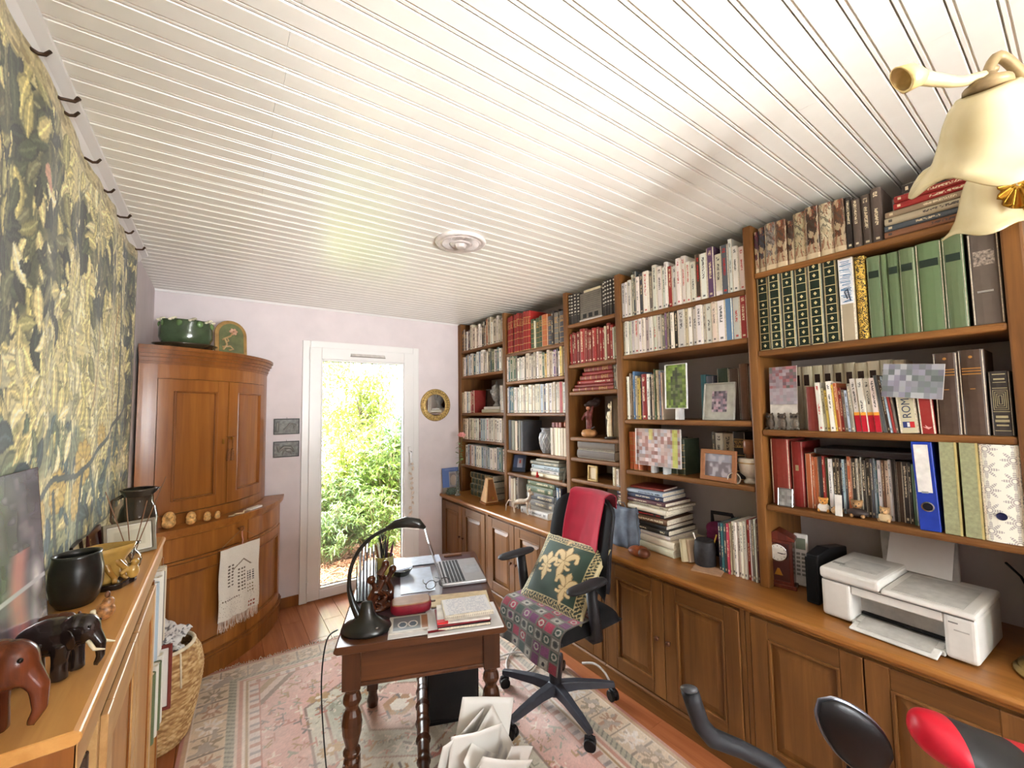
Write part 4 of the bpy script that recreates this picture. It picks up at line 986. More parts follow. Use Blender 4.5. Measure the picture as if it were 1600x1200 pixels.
# bay 3
row(3, 0, 2.21, 2.10, 'k3d k3d k3d k3d', .215, .222, .19, 'leather_volume', what='tooled volume')
row(3, 0, 1.885, 1.768, 'k3d k3d k3d k3d k3d', .232, .24, .19, 'leather_volume', start=4, what='tooled volume')
row(3, 1, 2.21, 1.80, 'r2 R2 r2 R3 r4 R2 r1 R3 r3 R2 r2 r2 c1 R3 r2', .22, .245, .17, 'hardback_book')
row(3, 1, 1.798, 1.768, 'w1 b2', .20, .22, .15, 'paperback_book', start=15)
zz = lying(1.703, [('R', 'g', .026, .38, .24, 1.995, 2.085, 0), ('R', 'p', .022, .36, .23, 2.0, 2.10, 0), ('r', 'l', .030, .33, .22, 2.0, 2.115, 0), ('R', 'g', .034, .31, .21, 1.99, 2.12, 0), ('r', 'p', .024, .28, .2, 1.99, 2.13, 0), ('R', 'g', .034, .26, .19, 1.985, 2.135, 0)], 'stepped red pile', 'leather_volume', 'leather book')
row(3, 2, 1.80, 1.768, 'd2 c2', .155, .16, .14, 'paperback_book')
row(3, 3, 2.0, 1.77, 'c4p c4p c4p c4p c4p c4p', .27, .275, .10, set_=.22, what='red-topped journal')
lying(1.234, [('D', 'p', .062, .34, .25, 1.99, 2.09, 0), ('D', 'p', .06, .34, .25, 1.99, 2.095, 0)], 'grey pair in the narrow bay', 'leather_volume', 'leather tome')
row(3, 5, 1.83, 1.785, 'c2 w3', .105, .12, .11)
# bay 4
row(4, 0, 1.714, .959, 'w3 w2 w3 w2 s2 w2 s3 w4r g3 w3 w4 w2 w2 r3 w3 w3r w3r w3r w3 d3r w4 v4 w4 s4r w2 w3 w3r', .215, .275)
row(4, 1, 1.714, .959, 'w2 w3 w2 w3 w4r w3 w2 w3 w3 w3r w4 g3 v1 b2 k1 w2 k3 w5 b2 w3 w3 w4 w2 w4 c3 w5 u4p w4r r4', .2, .265)
row(4, 2, 1.714, 1.455, 'w2 c2 b2 u2 c2 y3 k1 r5 w3 k1 b3 e1 c2 l2 o1 c1', .235, .30, .19, 'hardback_book', set_=.03)
row(4, 2, 1.275, 1.20, 't4p s5p', .235, .26, .17, 'hardback_book', set_=.12, start=16)
row(4, 2, 1.19, .96, 'f6p d5p B4p d5p w1', .27, .29, .17, 'album', set_=.13, start=18)
row(4, 3, 1.714, 1.61, 'o4g o4g o4g', .225, .23, .17, 'leather_volume', set_=.03)
row(4, 3, 1.60, 1.35, 'o4g o4g f4g f4g f4g f4g', .2, .205, .17, 'leather_volume', set_=.05, start=3)
row(4, 3, 1.24, 1.06, 'g2 w4 b5 k6g', .235, .255, .16, 'hardback_book', set_=.14, start=9)
yb = 1.60
lying(ZW, [('c', 'p', .042, .40, .27, yb, 2.085, -.10), ('c', 'p', .04, .40, .27, yb - .005, 2.09, -.12), ('w', 'l', .026, .36, .26, yb + .01, 2.095, -.06), ('k', 'l', .030, .36, .26, yb + .015, 2.085, -.04), ('k', 't', .024, .34, .26, yb + .02, 2.085, -.03), ('B', 'l', .034, .35, .27, yb + .02, 2.08, 0),
           ('k', 'r', .024, .32, .25, yb + .03, 2.085, .03), ('c', 'l', .03, .36, .26, yb + .02, 2.075, -.04), ('b', 't', .018, .37, .26, yb + .015, 2.085, -.06), ('p', 'l', .022, .35, .25, yb + .02, 2.075, -.02), ('n', 'l', .028, .33, .24, yb + .035, 2.085, .02), ('l', 't', .024, .33, .23, yb + .035, 2.08, .02), ('R', 'p', .014, .22, .17, yb - .0, 2.115, .1)],
      'tall pile beside the grey carrier bag')
row(4, 3, 1.165, .962, 'n2 t2 s2 h2 b1 w2 w2 w2 w2 w2 r2 w1 g2 w1 p1 w1', .225, .265, .19, fixed=[.24, .242, .244, .246, .25, .258, .262, .265, .268, .274, .282, .285, .29, .294, .296, .30], kind='magazine', z=ZW, where='leaning row by the clock', set_=.03)
def scribble(o):
    G().box(-.0006, .001, -.0225, .0225, .15, .335).build('label', M('scribble_paper', (222, 224, 226), .7), o)
    r = random.Random(3); b = M('scribble_blue', (84, 130, 170), .6); g = G()
    for i in range(26):
        z = .16 + i * .0066; g.tube([(-.001, r.uniform(-.02, -.012), z), (-.001, r.uniform(.008, .02), z + r.uniform(-.006, .006))], r.uniform(.0008, .0018), 4)
    g.build('brush_marks', b, o)['kind'] = 'stuff'
    G().tube([(-.0014, -.012, .16), (-.0014, -.004, .21), (-.0014, .006, .20), (-.0014, -.002, .17)], .0018, 5).build('ink_figure', M('scribble_dark', (30, 40, 60), .6), o)
# bay 5, top shelf
row(5, 0, .912, .44, 'p2m s4m g6m B5m d3m b6m d6m c6m B5m k3 D3 D4 D4', .20, .232, .17, 'leather_volume', fixed=[.2, .215, .22, .215, .2, .225, .23, .225, .22, .215, .195, .205, .215])
zz = lying(2.213, [('B', 't', .026, .26, .17, .305, 2.075, .0), ('s', 'l', .024, .265, .17, .302, 2.08, .02), ('b', 't', .028, .265, .17, .30, 2.075, 0), ('m', 'l', .026, .265, .17, .298, 2.08, -.02), ('r', 'l', .026, .235, .17, .288, 2.085, 0), ('r', 'l', .026, .235, .17, .285, 2.085, .02), ('k', 'l', .04, .21, .16, .275, 2.095, .03)], 'pile above the green volumes', what='book')
row(5, 1, .912, .594, 'f5o f5o f5o f5o f5o f5o', .345, .36, .22, 'leather_volume', fixed=[.35, .35, .352, .355, .355, .36], what='ornate encyclopedia')
SB = row(5, 1, .590, .54, 'b5p', .34, .34, .2, 'paperback_book', start=6)[0]; scribble(SB); row(5, 1, .538, .505, 'y4q', .335, .335, .2, 'box_file', start=7, what='scroll-patterned box file')
GV = row(5, 1, .50, .236, 'G5p G2p G4p G5p G8p G6p', .318, .325, .22, 'leather_volume', start=8, what='cloth volume', fixed=[.32, .318, .318, .32, .325, .328])
for o, w in zip(GV, (.0415, .0166, .033, .0415, .067, .05)):
    if w > .02: G().box(-.0006, .002, -w * .36, w * .36, .235, .262).build('label', M('spine_label', (34, 48, 36), .5), o)
BF = row(5, 1, .228, .156, 'D7p', .315, .315, .25, 'box_file', start=14)[0]
G().box(-.0006, .002, -.024, .024, .20, .25).build('label', M('label_photo', (128, 116, 104), .5, var=.5, scale=120), BF); G().box(-.004, .002, -.016, .020, .108, .114).build('label_holder', M('steel_clip', (180, 178, 174), .3, .9), BF)
# third shelf: journals behind, guides in front
for k, o in enumerate(row(5, 2, .908, .43, 'c4p c4p c4p c4p c4p c4p c4p c4p c4p c4p c4p c4p', .285, .29, .12, 'box_file', set_=.14, what='journal box')):
    G().box(-.0006, .002, -.010, .010, .20, .25).build('label', M('journal_label', (54, 36, 28), .6, var=.3, scale=90), o)
row(5, 2, .735, .690, 'R5p', .185, .19, .15, 'hardback_book', start=12)
row(5, 2, .688, .566, 'w3r c2 y2 w3 y1 o2 r2 g2 l2 g2', .165, .21, .14, 'paperback_book', start=13, lean=-.05)
for k, o in enumerate(row(5, 2, .564, .484, 'w4t w4t w4t w4t', .212, .214, .14, 'paperback_book', start=23, lean=-.06, what='red-footed travel guide')):
    G().box(-.0008, .002, -.0085, .0085, .001, .066).build('red_foot', M('guide_red', (184, 26, 44), .45), o); G().box(-.0009, .002, -.0085, .0085, .066, .078).build('orange_line', M('guide_orange', (230, 160, 60), .45), o)
row(5, 2, .480, .435, 's3p d2 l2 r2p g2', .20, .23, .14, 'paperback_book', start=27, lean=-.10)
RO = row(5, 2, .432, .378, 'c6p', .20, .20, .13, 'paperback_book', start=0, lean=-.06, where='guide shelf, lettered ROME', set_=.0)[0]
RD = row(5, 2, .375, .336, 'r4p', .195, .195, .13, 'paperback_book', start=0, lean=-.04, where='beside the ROME guide', set_=.0)[0]
def text(body, size, loc, rot, mat, parent, name='lettering', ext=.0003):
    f = bpy.data.curves.new(name, 'FONT'); f.body = body; f.size = size; f.extrude = ext; f.align_x = 'CENTER'; f.align_y = 'CENTER'
    tmp = bpy.data.objects.new('tmp', f); COL.objects.link(tmp); me = bpy.data.meshes.new_from_object(tmp.evaluated_get(bpy.context.evaluated_depsgraph_get())); bpy.data.objects.remove(tmp); f = me
    o = bpy.data.objects.new(name, f); COL.objects.link(o); o.parent = parent; o.location = loc; o.rotation_euler = rot; f.materials.append(mat)
    return o
INK = M('ink_blue', (58, 66, 92), .5)
_sp = Matrix(((0, 0, -1), (0, -1, 0), (-1, 0, 0)))
def spine_rot(): # text running bottom to top on the spine (facing -x)
    return Matrix(((0, 0, -1), (0, 1, 0), (1, 0, 0))).to_euler()
text('ROME', .034, (-.0009, 0, .100), spine_rot(), INK, RO)
G().box(-.0008, .002, -.016, .016, .02, .042).build('emblem', M('emblem_blue', (46, 56, 110), .5), RO); G().box(-.0012, .002, -.016, -.004, .02, .042).build('emblem_red', M('emblem_red', (196, 44, 48), .5), RO); G().box(-.0012, .002, -.003, .004, .023, .039).build('emblem_white', M('emblem_white', (226, 226, 226), .5), RO)
G().prism([(-.012, .024), (-.002, .016), (.013, .026), (.004, .024), (.006, .032), (-.002, .024)], -.001, .002, 0).build('bird_emblem', M('emblem_pink', (226, 170, 164), .5), RD)
BV = row(5, 2, .333, .210, 'd6p d6p', .285, .29, .22, 'leather_volume', start=0, where='tall pair beside red guide', what='tooled leather volume')
for o in BV:
    g = M('gold_leaf', (178, 128, 66), .4, .6)
    for z in (.205, .215, .224): G().box(-.0008, .002, -.022, .022, z, z + .004).build('gold_line', g, o)
    G().box(-.0008, .002, -.006, .006, .155, .158).build('gold_mark', g, o); G().lathe([(.001, -.0006), (.005, 0), (.001, .001)], (-.0006, 0, .265), 8, (0, PI / 2, 0)).build('stud', g, o)
KB = row(5, 2, .206, .158, 'k6p', .212, .212, .2, 'leather_volume', start=0, where='right end of guide shelf', what='lined volume')[0]
gm = M('gold_pale', (176, 166, 128), .4, .5)
for a, b, w in ((.20, .203, .014), (.183, .188, .012), (.174, .176, .014), (.155, .157, .016), (.078, .08, .018), (.058, .066, .013), (.045, .053, .015), (.032, .037, .013), (.016, .018, .017)): G().box(-.0008, .002, -w, w, a, b).build('gold_line', gm, KB)
for k in range(4):
    q = .016 - k * .004; G().ring(-.0008, .002, -q, q, .085 + k * .006, .15 - k * .006, .0012).build('gold_frame', gm, KB)
# fourth shelf
row(5, 3, .905, .828, 'R8p', .30, .30, .2, 'album', start=0, set_=.055)
R2 = row(5, 3, .822, .776, 'r5p', .29, .29, .22, 'box_file', start=1, set_=.055)[0]
G().box(-.0006, .002, -.006, .006, .16, .185).build('gold_mark', gm, R2)
row(5, 3, .770, .424, 'o5p o2 o3p s4p r2 G3p w3 k3 d3 n2 l2 s2 o3 k4 w1 g2 w1 k3 k3 s2 l2 t1 w3 B2 c3 w2 k3p d4p k4 k2', .222, .24, .16, 'paperback_book', start=2, set_=.075)
row(5, 3, .422, .408, 'e3p w1', .222, .226, .15, 'magazine', start=0, set_=.06, where='just left of blue binder')
def binder():
    b = tag(G().prism([(0, -.027), (0, .027), (.26, .027), (.26, -.027)], 0, .315).build('lever_arch_binder', M('binder_blue', (32, 58, 156), .4), None, (XS + .006, .369, 1.1265), (-.03, 0, 0), bev=.002), 'royal blue lever arch binder with a white spine label and finger hole', 'binder')
    G().box(-.001, .002, -.017, .021, .135, .305).build('label', M('label_white', (226, 222, 214), .6), b); G().box(-.0016, .001, -.006, .012, .132, .139).build('label_tab', M('label_grey', (150, 150, 148), .5), b)
    G().lathe([(.014, -.001), (.017, .0), (.0175, .0025), (.0135, .003), (.0135, .001)], (-.0005, 0, .085), 24, (0, -PI / 2, 0), caps=False).build('finger_ring', M('chrome', (200, 200, 204), .15, 1), b)
    G().lathe([(.0005, .0005), (.0138, .0005), (.0138, .0002)], (-.0005, 0, .085), 24, (0, -PI / 2, 0)).build('finger_hole', M('hole_dark', (20, 20, 30), .9), b)
binder()
for k, yy in enumerate((.312, .263)):
    b = tag(G().box(0, .25, -.021, .021, 0, .318).build('box_file', M('box_sage', (150, 152, 116), .6, var=.1, scale=80), None, (XS + .008, yy, 1.1265), bev=.0015), ('sage green cloth box file right beside the blue binder', 'sage green cloth box file beside the patterned binder')[k], 'box file')
    G().box(-.0007, .25, -.0216, -.016, -.0002, .3185).build('gold_edge', M('edge_gold', (196, 180, 120), .45, .3), b)
b = book('w', .088, .315, .25, (XS + .006, .196, 1.1265), 'damask', 'box_file', 'white box file with grey leaf scroll pattern at the right end of the shelf', None, jit=.02)
G().lathe([(.0005, .0), (.012, .0), (.0125, .002), (.009, .001), (.0005, .001)], (-.002, .004, .085), 20, (0, -PI / 2, 0)).build('finger_hole', M('hole_navy', (24, 26, 60), .4), b)
print('books', BN[0])
# ------------------------------------------------------------------ small things: helpers
def one(g, name, mat, label, cat, group=None, **kw): return tag(g.build(name, mat, None, **kw), label, cat, group)
VP = vcol('print_paper', .35)
def print_sheet(C, w, h, parent, loc, rot=(0, 0, 0), name='print', mat=None):
    """flat printed sheet facing local -x, width along -y (left to right as seen), height along z, foot at loc"""
    n, m = C.shape[:2]; y = np.linspace(w / 2, -w / 2, m); z = np.linspace(h, 0, n); Y, Z = np.meshgrid(y, z)
    return np_grid(name, np.stack([np.zeros_like(Y), Y, Z], -1), C, mat or VP, parent, loc, rot, smooth=False)
def mosaic(cols, rows, pal, seed, n=72, m=72, soft=None):
    r = np.random.default_rng(seed); P = np.array(pal, float); k = r.integers(len(P), size=(rows, cols)); B = P[k] * r.uniform(.85, 1.1, (rows, cols, 1))
    if soft is not None: B = B * .5 + np.array(soft(rows, cols)) * .5
    return B[(np.arange(n) * rows // n)[:, None], (np.arange(m) * cols // m)[None]]
def framed(name, label, w, h, loc, yaw, tilt, C, fw, fmat, mat_w=0, mat_rgb=(220, 214, 200), cat='picture', depth=.014, group=None, glaze=False):
    """picture frame standing at loc (foot centre), facing local -x"""
    t = thing(name, label, cat, loc, group=group, rot=(0, tilt, yaw))
    G().ring(-depth, 0, -w / 2, w / 2, 0, h, fw).build('frame', fmat, t, bev=.002)
    G().box(-.004, 0, -w / 2 + fw * .8, w / 2 - fw * .8, fw * .8, h - fw * .8).build('backing', M('mount_%d_%d_%d' % mat_rgb, mat_rgb, .7), t)
    q = fw + mat_w
    print_sheet(C, w - 2 * q, h - 2 * q, t, (-.005, 0, q))
    return t
def blob(name, parts, mat, parent=None, vox=.004, **kw):
    g = G()
    for q in parts:
        if q[0] == 'e': g.ell(q[1], q[2], q[3] if len(q) > 3 else None, 14, 10)
        else: g.tube(q[1], q[2], 10)
    return g.build(name, mat, parent, remesh=vox, smooth=True, **kw)
CER = lambda n, c, **k: M(n, c, .18, var=.15, scale=18, coat=.6, **k)
# ------------------------------------------------------------------ low bookcase on the left and what stands on it
def low_bookcase():
    t = thing('low_bookcase', 'low pale wooden bookcase along the left wall under the tapestry', 'bookcase', (0, 0, 0))
    x0, x1, ya, yb, zt = -.396, -.186, 1.045, 2.385, 1.05
    G().prism([(x0, 1.025), (x0, 1.05), (-.188, 1.05), (-.179, 1.046), (-.176, 1.038), (-.178, 1.03), (-.184, 1.025)], 1.03, 2.40, 1).build('top_board', wood('honey_wood', (176, 118, 56), (214, 160, 92), 1, .34, .8), t, bev=.002)
    for y in (ya, 1.215, 2.06, yb - .02): G().box(x0, x1, y, y + .02, .06, 1.024).build('side_panel', MPINE if y > ya else MCHERRYD, t)
    for z in (.08, .36, .64): G().box(x0, x1 - .012, ya + .02, yb - .02, z - .018, z).build('shelf', MPINE, t)
    G().box(x0 + .0, x0 + .008, ya, yb, .06, 1.02).build('back_panel', MPINE, t)
    G().box(x0, x1 - .004, ya + .01, yb - .01, 0, .06).build('plinth', MPINE, t)
    G().box(x1 - .004, x1 + .002, ya, yb, .965, 1.024).build('top_rail', MPINE, t, bev=.002)
    for a, b in ((1.24, 1.64), (1.645, 2.05)):
        d = G().box(x1 - .002, x1 + .004, a + .05, b - .05, .14, .88).build('door', wood('door_honey', (150, 100, 52), (186, 136, 78), 2, .4), t)
        for u, v in ((a, a + .06), (b - .06, b)): G().box(x1 - .002, x1 + .012, u, v, .08, .955).build('stile', MPINE, d, bev=.002)
        for u, v in ((.08, .145), (.875, .955)): G().box(x1 - .002, x1 + .0115, a + .06, b - .06, u, v).build('rail', MPINE, d, bev=.002)
        G().ring(x1, x1 + .008, a + .06, b - .06, .145, .875, .008).build('moulding', MCHERRYD, d)
    G().box(x1, x1 + .006, 2.055, 2.075, .06, .965).build('stile', MCHERRYD, t); G().box(x1, x1 + .006, 2.365, 2.385, .06, .965).build('stile', MCHERRYD, t)
low_bookcase()
def side_book(c, y, z, t, h, x1, lab):
    g, p = book_mesh(t, h, .15, True, 'plain')
    o = g.build('hardback_book', cover_mat('plain'), None, (x1, y, z + .0005), (0, 0, PI)); k = [lin(v) for v in PAL[c][0]]; o.color = (*k, 1)
    p.build('pages', PAGE, o); tag(o, lab, 'book', 'books in the low bookcase')
for i, (c, y, z, t, h, x1) in enumerate([('R', 1.085, .641, .03, .27, -.19), ('c', 1.117, .641, .025, .25, -.188), ('w', 1.146, .641, .025, .27, -.19), ('d', 1.18, .641, .03, .28, -.192)]):
    side_book(c, y, z, t, h, x1, '%s book in the near open end of the low bookcase, %s from the front' % (PAL[c][1], ORD[i]))
for i, (c, y, z, t, h, x1) in enumerate([('w', 2.11, .641, .035, .30, -.178), ('l', 2.15, .641, .03, .29, -.172), ('w', 2.19, .641, .035, .30, -.168), ('w', 2.235, .641, .035, .31, -.166), ('g', 2.275, .641, .03, .29, -.165), ('c', 2.32, .641, .035, .30, -.164), ('G', 2.11, .361, .035, .25, -.17), ('w', 2.15, .361, .03, .26, -.165), ('G', 2.19, .361, .035, .25, -.16), ('w', 2.235, .361, .04, .26, -.158)]):
    side_book(c, y, z, t, h, x1, '%s book, %s from front, %s shelf of low bookcase far end' % (PAL[c][1], ORD[i if i < 6 else i - 6], 'upper' if i < 6 else 'lower'))
framed('framed_picture', 'dark red framed picture sticking out of the low bookcase end', .14, .26, (-.205, 2.315, .3615), PI / 2 + .0, 0, np.full((4, 4, 3), (226, 220, 210.)), .012, M('red_frame', (120, 48, 40), .35), .0)
def leaning_photo():
    t = thing('photo_print', 'large glossy dark photograph leaning on the wall at the left edge, behind the elephants', 'photograph', (-.318, 1.47, 1.0515), rot=(0, 0, 0))
    n, m = 130, 120; r = np.random.default_rng(3); U, V = np.meshgrid(np.linspace(0, 1, m), np.linspace(0, 1, n)); a = vnoise(n, m, 9, 9, r); b = vnoise(n, m, 24, 16, r)
    C = np.zeros((n, m, 3)); C[:] = (78, 72, 82); C = lerp(C, np.clip((a - .4) * 2, 0, 1), (112, 104, 116)); C = lerp(C, np.clip(1 - np.hypot((U - .2) / .5, (V - .1) / .35), 0, 1), (50, 42, 48))
    arm = np.clip(1.3 - np.abs(U - .74 - .05 * np.sin(V * 7)) / .09, 0, 1) * (V > .42) * (V < .98); C = lerp(C, arm * .85, (206, 132, 128)); C = lerp(C, np.clip(1.2 - np.hypot((U - .9) / .07, (V - .60) / .10), 0, 1), (226, 218, 220))
    C = lerp(C, np.clip(1.2 - np.hypot((U - .86) / .05, (V - .8) / .16), 0, 1) * .7, (196, 190, 196)); C = lerp(C, np.clip((b - .6) * 3, 0, 1) * .5, (140, 130, 140)); C = lerp(C, (V > .9) * .6, (70, 62, 72)); C[(np.abs(V - .62) < .008) & (U > .3)] = (188, 182, 190)
    # sheet runs along the wall, foot out, top resting on the wall
    y = np.linspace(-.46, 0, m); s = np.linspace(1, 0, n); Y, Z = np.meshgrid(y, s)
    P = np.stack([(Y * .05) - .046 * Z + .0, Y + .05 * Z, Z * .405], -1)
    np_grid('print', P, C, vcol('print_glossy', .12), t, smooth=False, solid=.003)
    g = G(); c = [(-.46 * .05, -.46, 0), (0, 0, 0), (-.046, .05, .405), (-.023 - .046, -.41, .405)]
    g.tube([c[1], c[2]], .003, 6).build('edge', M('black_edge', (26, 24, 26), .4), t)
leaning_photo()
def elephant(name, label, loc, s, yaw, mat, tusk, up=False):
    """faces +x before yaw; s = height at the back"""
    t = thing(name, label, 'figurine', loc, yaw)
    P = [('e', (-.02, 0, .66), (.46, .27, .30)), ('e', (-.28, 0, .60), (.26, .25, .28)), ('e', (.40, 0, .72), (.21, .18, .24)), ('e', (.28, 0, .78), (.2, .2, .2))]
    for x, y, k in ((-.34, .15, .0), (-.34, -.15, .02), (.18, .15, .03), (.18, -.15, -.02)): P.append(('t', [(x, y, .6), (x + k, y, .3), (x + k, y, .02)], [.14, .105, .115]))
    P.append(('t', [(.50, 0, .66), (.62, 0, .46), (.63, 0, .24), (.56, 0, .10)] if not up else [(.50, 0, .66), (.66, 0, .6), (.72, 0, .75), (.66, 0, .95)], [.12, .085, .06, .04]))
    P.append(('t', [(-.5, 0, .62), (-.56, 0, .4), (-.55, 0, .28)], [.03, .022, .03]))
    P = [(q[0], tuple(v * s for v in q[1]), tuple(v * s for v in q[2])) if q[0] == 'e' else (q[0], [tuple(v * s for v in p) for p in q[1]], [v * s for v in q[2]]) for q in P]
    blob('body', P, mat, t, vox=s * .022)
    for y in (-1, 1):
        G().ell((.30 * s, y * .23 * s, .66 * s), (.12 * s, .028 * s, .19 * s), (y * -.2, 0, y * .18), 12, 8).build('ear', mat, t, smooth=True)
        G().ell((.53 * s, y * .13 * s, .80 * s), .025 * s, None, 8, 6).build('eye', M('eye_dark', (20, 14, 10), .2), t, smooth=True)
        if tusk: G().tube([(.50 * s, y * .10 * s, .56 * s), (.62 * s, y * .14 * s, .42 * s), (.76 * s, y * .13 * s, .40 * s)], [.032 * s, .028 * s, .01 * s], 8).build('tusk', M('ivory', (226, 212, 180), .35), t, smooth=True)
    return t
elephant('carved_elephant', 'large reddish brown carved wooden elephant at the near end of the low bookcase', (-.335, 1.085, 1.0505), .165, -.25, wood('mahogany', (60, 26, 14), (112, 54, 28), 2, .25, 2, .5), False)
elephant('ebony_elephant', 'black carved elephant with white tusks on the low bookcase', (-.262, 1.262, 1.0505), .122, -.35, M('ebony', (34, 24, 20), .22, var=.3, coat=.4), True)
elephant('carved_elephant', 'small brown carved elephant behind the black one with white tusks', (-.305, 1.43, 1.0505), .075, -.3, wood('brown_carving', (74, 40, 22), (120, 70, 40), 2, .3, 2, .4), True, True)
one(G().lathe([(.038, 0), (.050, .02), (.057, .06), (.056, .10), (.050, .135), (.052, .142), (.047, .142), (.045, .13), (.050, .08), (.03, .012), (.001, .010)], (0, 0, 0), 28), 'dark_pot', M('dark_lacquer', (32, 32, 30), .3, var=.25, scale=40, coat=.3), 'dark barrel-shaped pot on the low bookcase between elephants and yellow vase', 'pot', loc=(-.318, 1.70, 1.0503), smooth=True)
def netsuke():
    t = thing('netsuke_figurine', 'tiny brown and cream carved figurine alone near the bookcase edge', 'figurine', (-.232, 1.535, 1.0505))
    blob('body', [('e', (0, 0, .02), (.022, .017, .022)), ('e', (.006, .004, .04), (.013, .012, .014))], M('carved_horn', (150, 104, 62), .3, var=.5, scale=90), t, .0022)
    G().ell((.004, .003, .06), (.006, .006, .009)).build('head', M('horn_dark', (104, 66, 40), .3), t, smooth=True)
    blob('cub', [('e', (-.016, -.008, .012), (.012, .009, .012)), ('e', (-.02, -.01, .026), (.007, .006, .007))], M('ivory', (226, 212, 180), .35), t, .0022)
netsuke()
def yellow_vase():
    t = thing('yellow_vase', 'mustard yellow ceramic vase shaped like a trunk on a black carved stand', 'vase', (-.275, 1.80, 1.0505), .3)
    G().prism([(.075 * math.cos(a) * (1 + .12 * math.sin(3 * a)), .045 * math.sin(a) * (1 + .2 * math.cos(5 * a))) for a in [i * PI / 14 for i in range(28)]], 0, .018).build('stand', M('ebony', (34, 24, 20), .22, var=.3, coat=.4), t, bev=.006, seg=2)
    ym = CER('yellow_glaze', (180, 142, 70))
    G().lathe([(.03, .018), (.036, .03), (.034, .05), (.045, .08), (.062, .11), (.066, .125), (.06, .126), (.04, .085), (.001, .07)], n=24, sy=.75, wob=lambda a, j: 1 + .10 * math.sin(3 * a + j * .4)).build('bowl', ym, t, smooth=True)
    r = random.Random(4); g = []
    for i in range(7):
        a = i * .9; g.append(('t', [(.03 * math.cos(a), .024 * math.sin(a), .085), (.05 * math.cos(a + .3), .036 * math.sin(a + .3), .055), (.04 * math.cos(a + .7), .034 * math.sin(a + .7), .03), (.055 * math.cos(a + .5), .04 * math.sin(a + .5), .018)], [.010, .008, .008, .007]))
    blob('roots', g, CER('yellow_glaze_dark', (160, 118, 50)), t, .003)
    blob('small_figure', [('e', (.062, -.02, .038), (.016, .014, .022)), ('e', (.066, -.022, .066), (.011, .011, .012)), ('t', [(.05, -.02, .05), (.03, -.03, .04)], [.007, .005])], ym, t, .0025)
yellow_vase()
VG = M('vase_glass', (236, 242, 240), .03, var=0, trans=1.0, ior=1.3); SM = M('smoky_glass', (150, 144, 132), .04, var=0, trans=.92, ior=1.25)
def reed_vase():
    t = thing('bud_vase', 'small clear glass bottle holding thin brown reed sticks on the low bookcase', 'vase', (-.240, 2.0, 1.0505))
    G().lathe([(.026, 0), (.030, .02), (.026, .04), (.013, .055), (.013, .07), (.024, .082), (.021, .083), (.010, .07), (.010, .055), (.022, .038), (.025, .02), (.001, .006)], n=20, wob=lambda a, j: 1 + (.08 * math.sin(5 * a) if j in (5, 6) else 0)).build('bottle', VG, t, smooth=True)
    for i, (dx, dy, z) in enumerate(((-.07, -.02, .27), (-.02, .0, .24), (.035, .02, .22), (.085, .03, .30))): G().tube([(0, 0, .012), (dx * .3, dy * .3, z * .35), (dx, dy, z)], .0017, 5).build('reed', M('reed', (120, 84, 54), .7), t)
reed_vase()
def pitcher():
    t = thing('glass_pitcher', 'tall smoky glass pitcher at the far end of the low bookcase', 'pitcher', (-.262, 2.315, 1.0505))
    G().lathe([(.045, 0), (.052, .01), (.062, .06), (.064, .11), (.056, .15), (.046, .17), (.046, .20), (.058, .225), (.055, .226), (.043, .20), (.043, .17), (.053, .148), (.060, .11), (.058, .06), (.048, .016), (.001, .014)], n=28, wob=lambda a, j: 1 + (.22 * max(0, math.cos(a)) ** 12 if j in (7, 8) else 0)).build('vessel', SM, t, smooth=True)
    G().lathe([(.046, .199), (.057, .221), (.060, .226), (.057, .229), (.05, .228)], n=28, caps=False).build('rim', M('rim_dark', (70, 62, 52), .15, .3), t, smooth=True)
    G().tube([(-.05, .03, .20), (-.085, .045, .18), (-.085, .045, .10), (-.06, .03, .06)], .008, 8).build('handle', SM, t, smooth=True)
pitcher()
C_ = np.zeros((20, 20, 3)); C_[:] = (206, 200, 178); C_[4:16, 3:17] = (190, 184, 160)
framed('framed_picture', 'silver framed pale picture leaning beside the glass pitcher', .155, .125, (-.262, 2.155, 1.051), PI / 2 + .40 - PI + PI, -.22 + .44, C_, .012, M('pewter', (128, 122, 106), .3, .7), .004)
framed('framed_picture', 'small dark framed card leaning on the wall behind the yellow vase', .12, .11, (-.372, 1.98, 1.051), PI, .12, np.full((6, 6, 3), (214, 202, 160.)), .007, M('dark_frame', (44, 30, 26), .3), 0)
framed('framed_picture', 'dark red frame leaning on the wall behind the glass pitcher', .2, .10, (-.372, 2.22, 1.051), PI, .14, np.full((6, 6, 3), (70, 36, 36.)), .02, M('oxblood', (74, 30, 30), .3, coat=.4), 0)
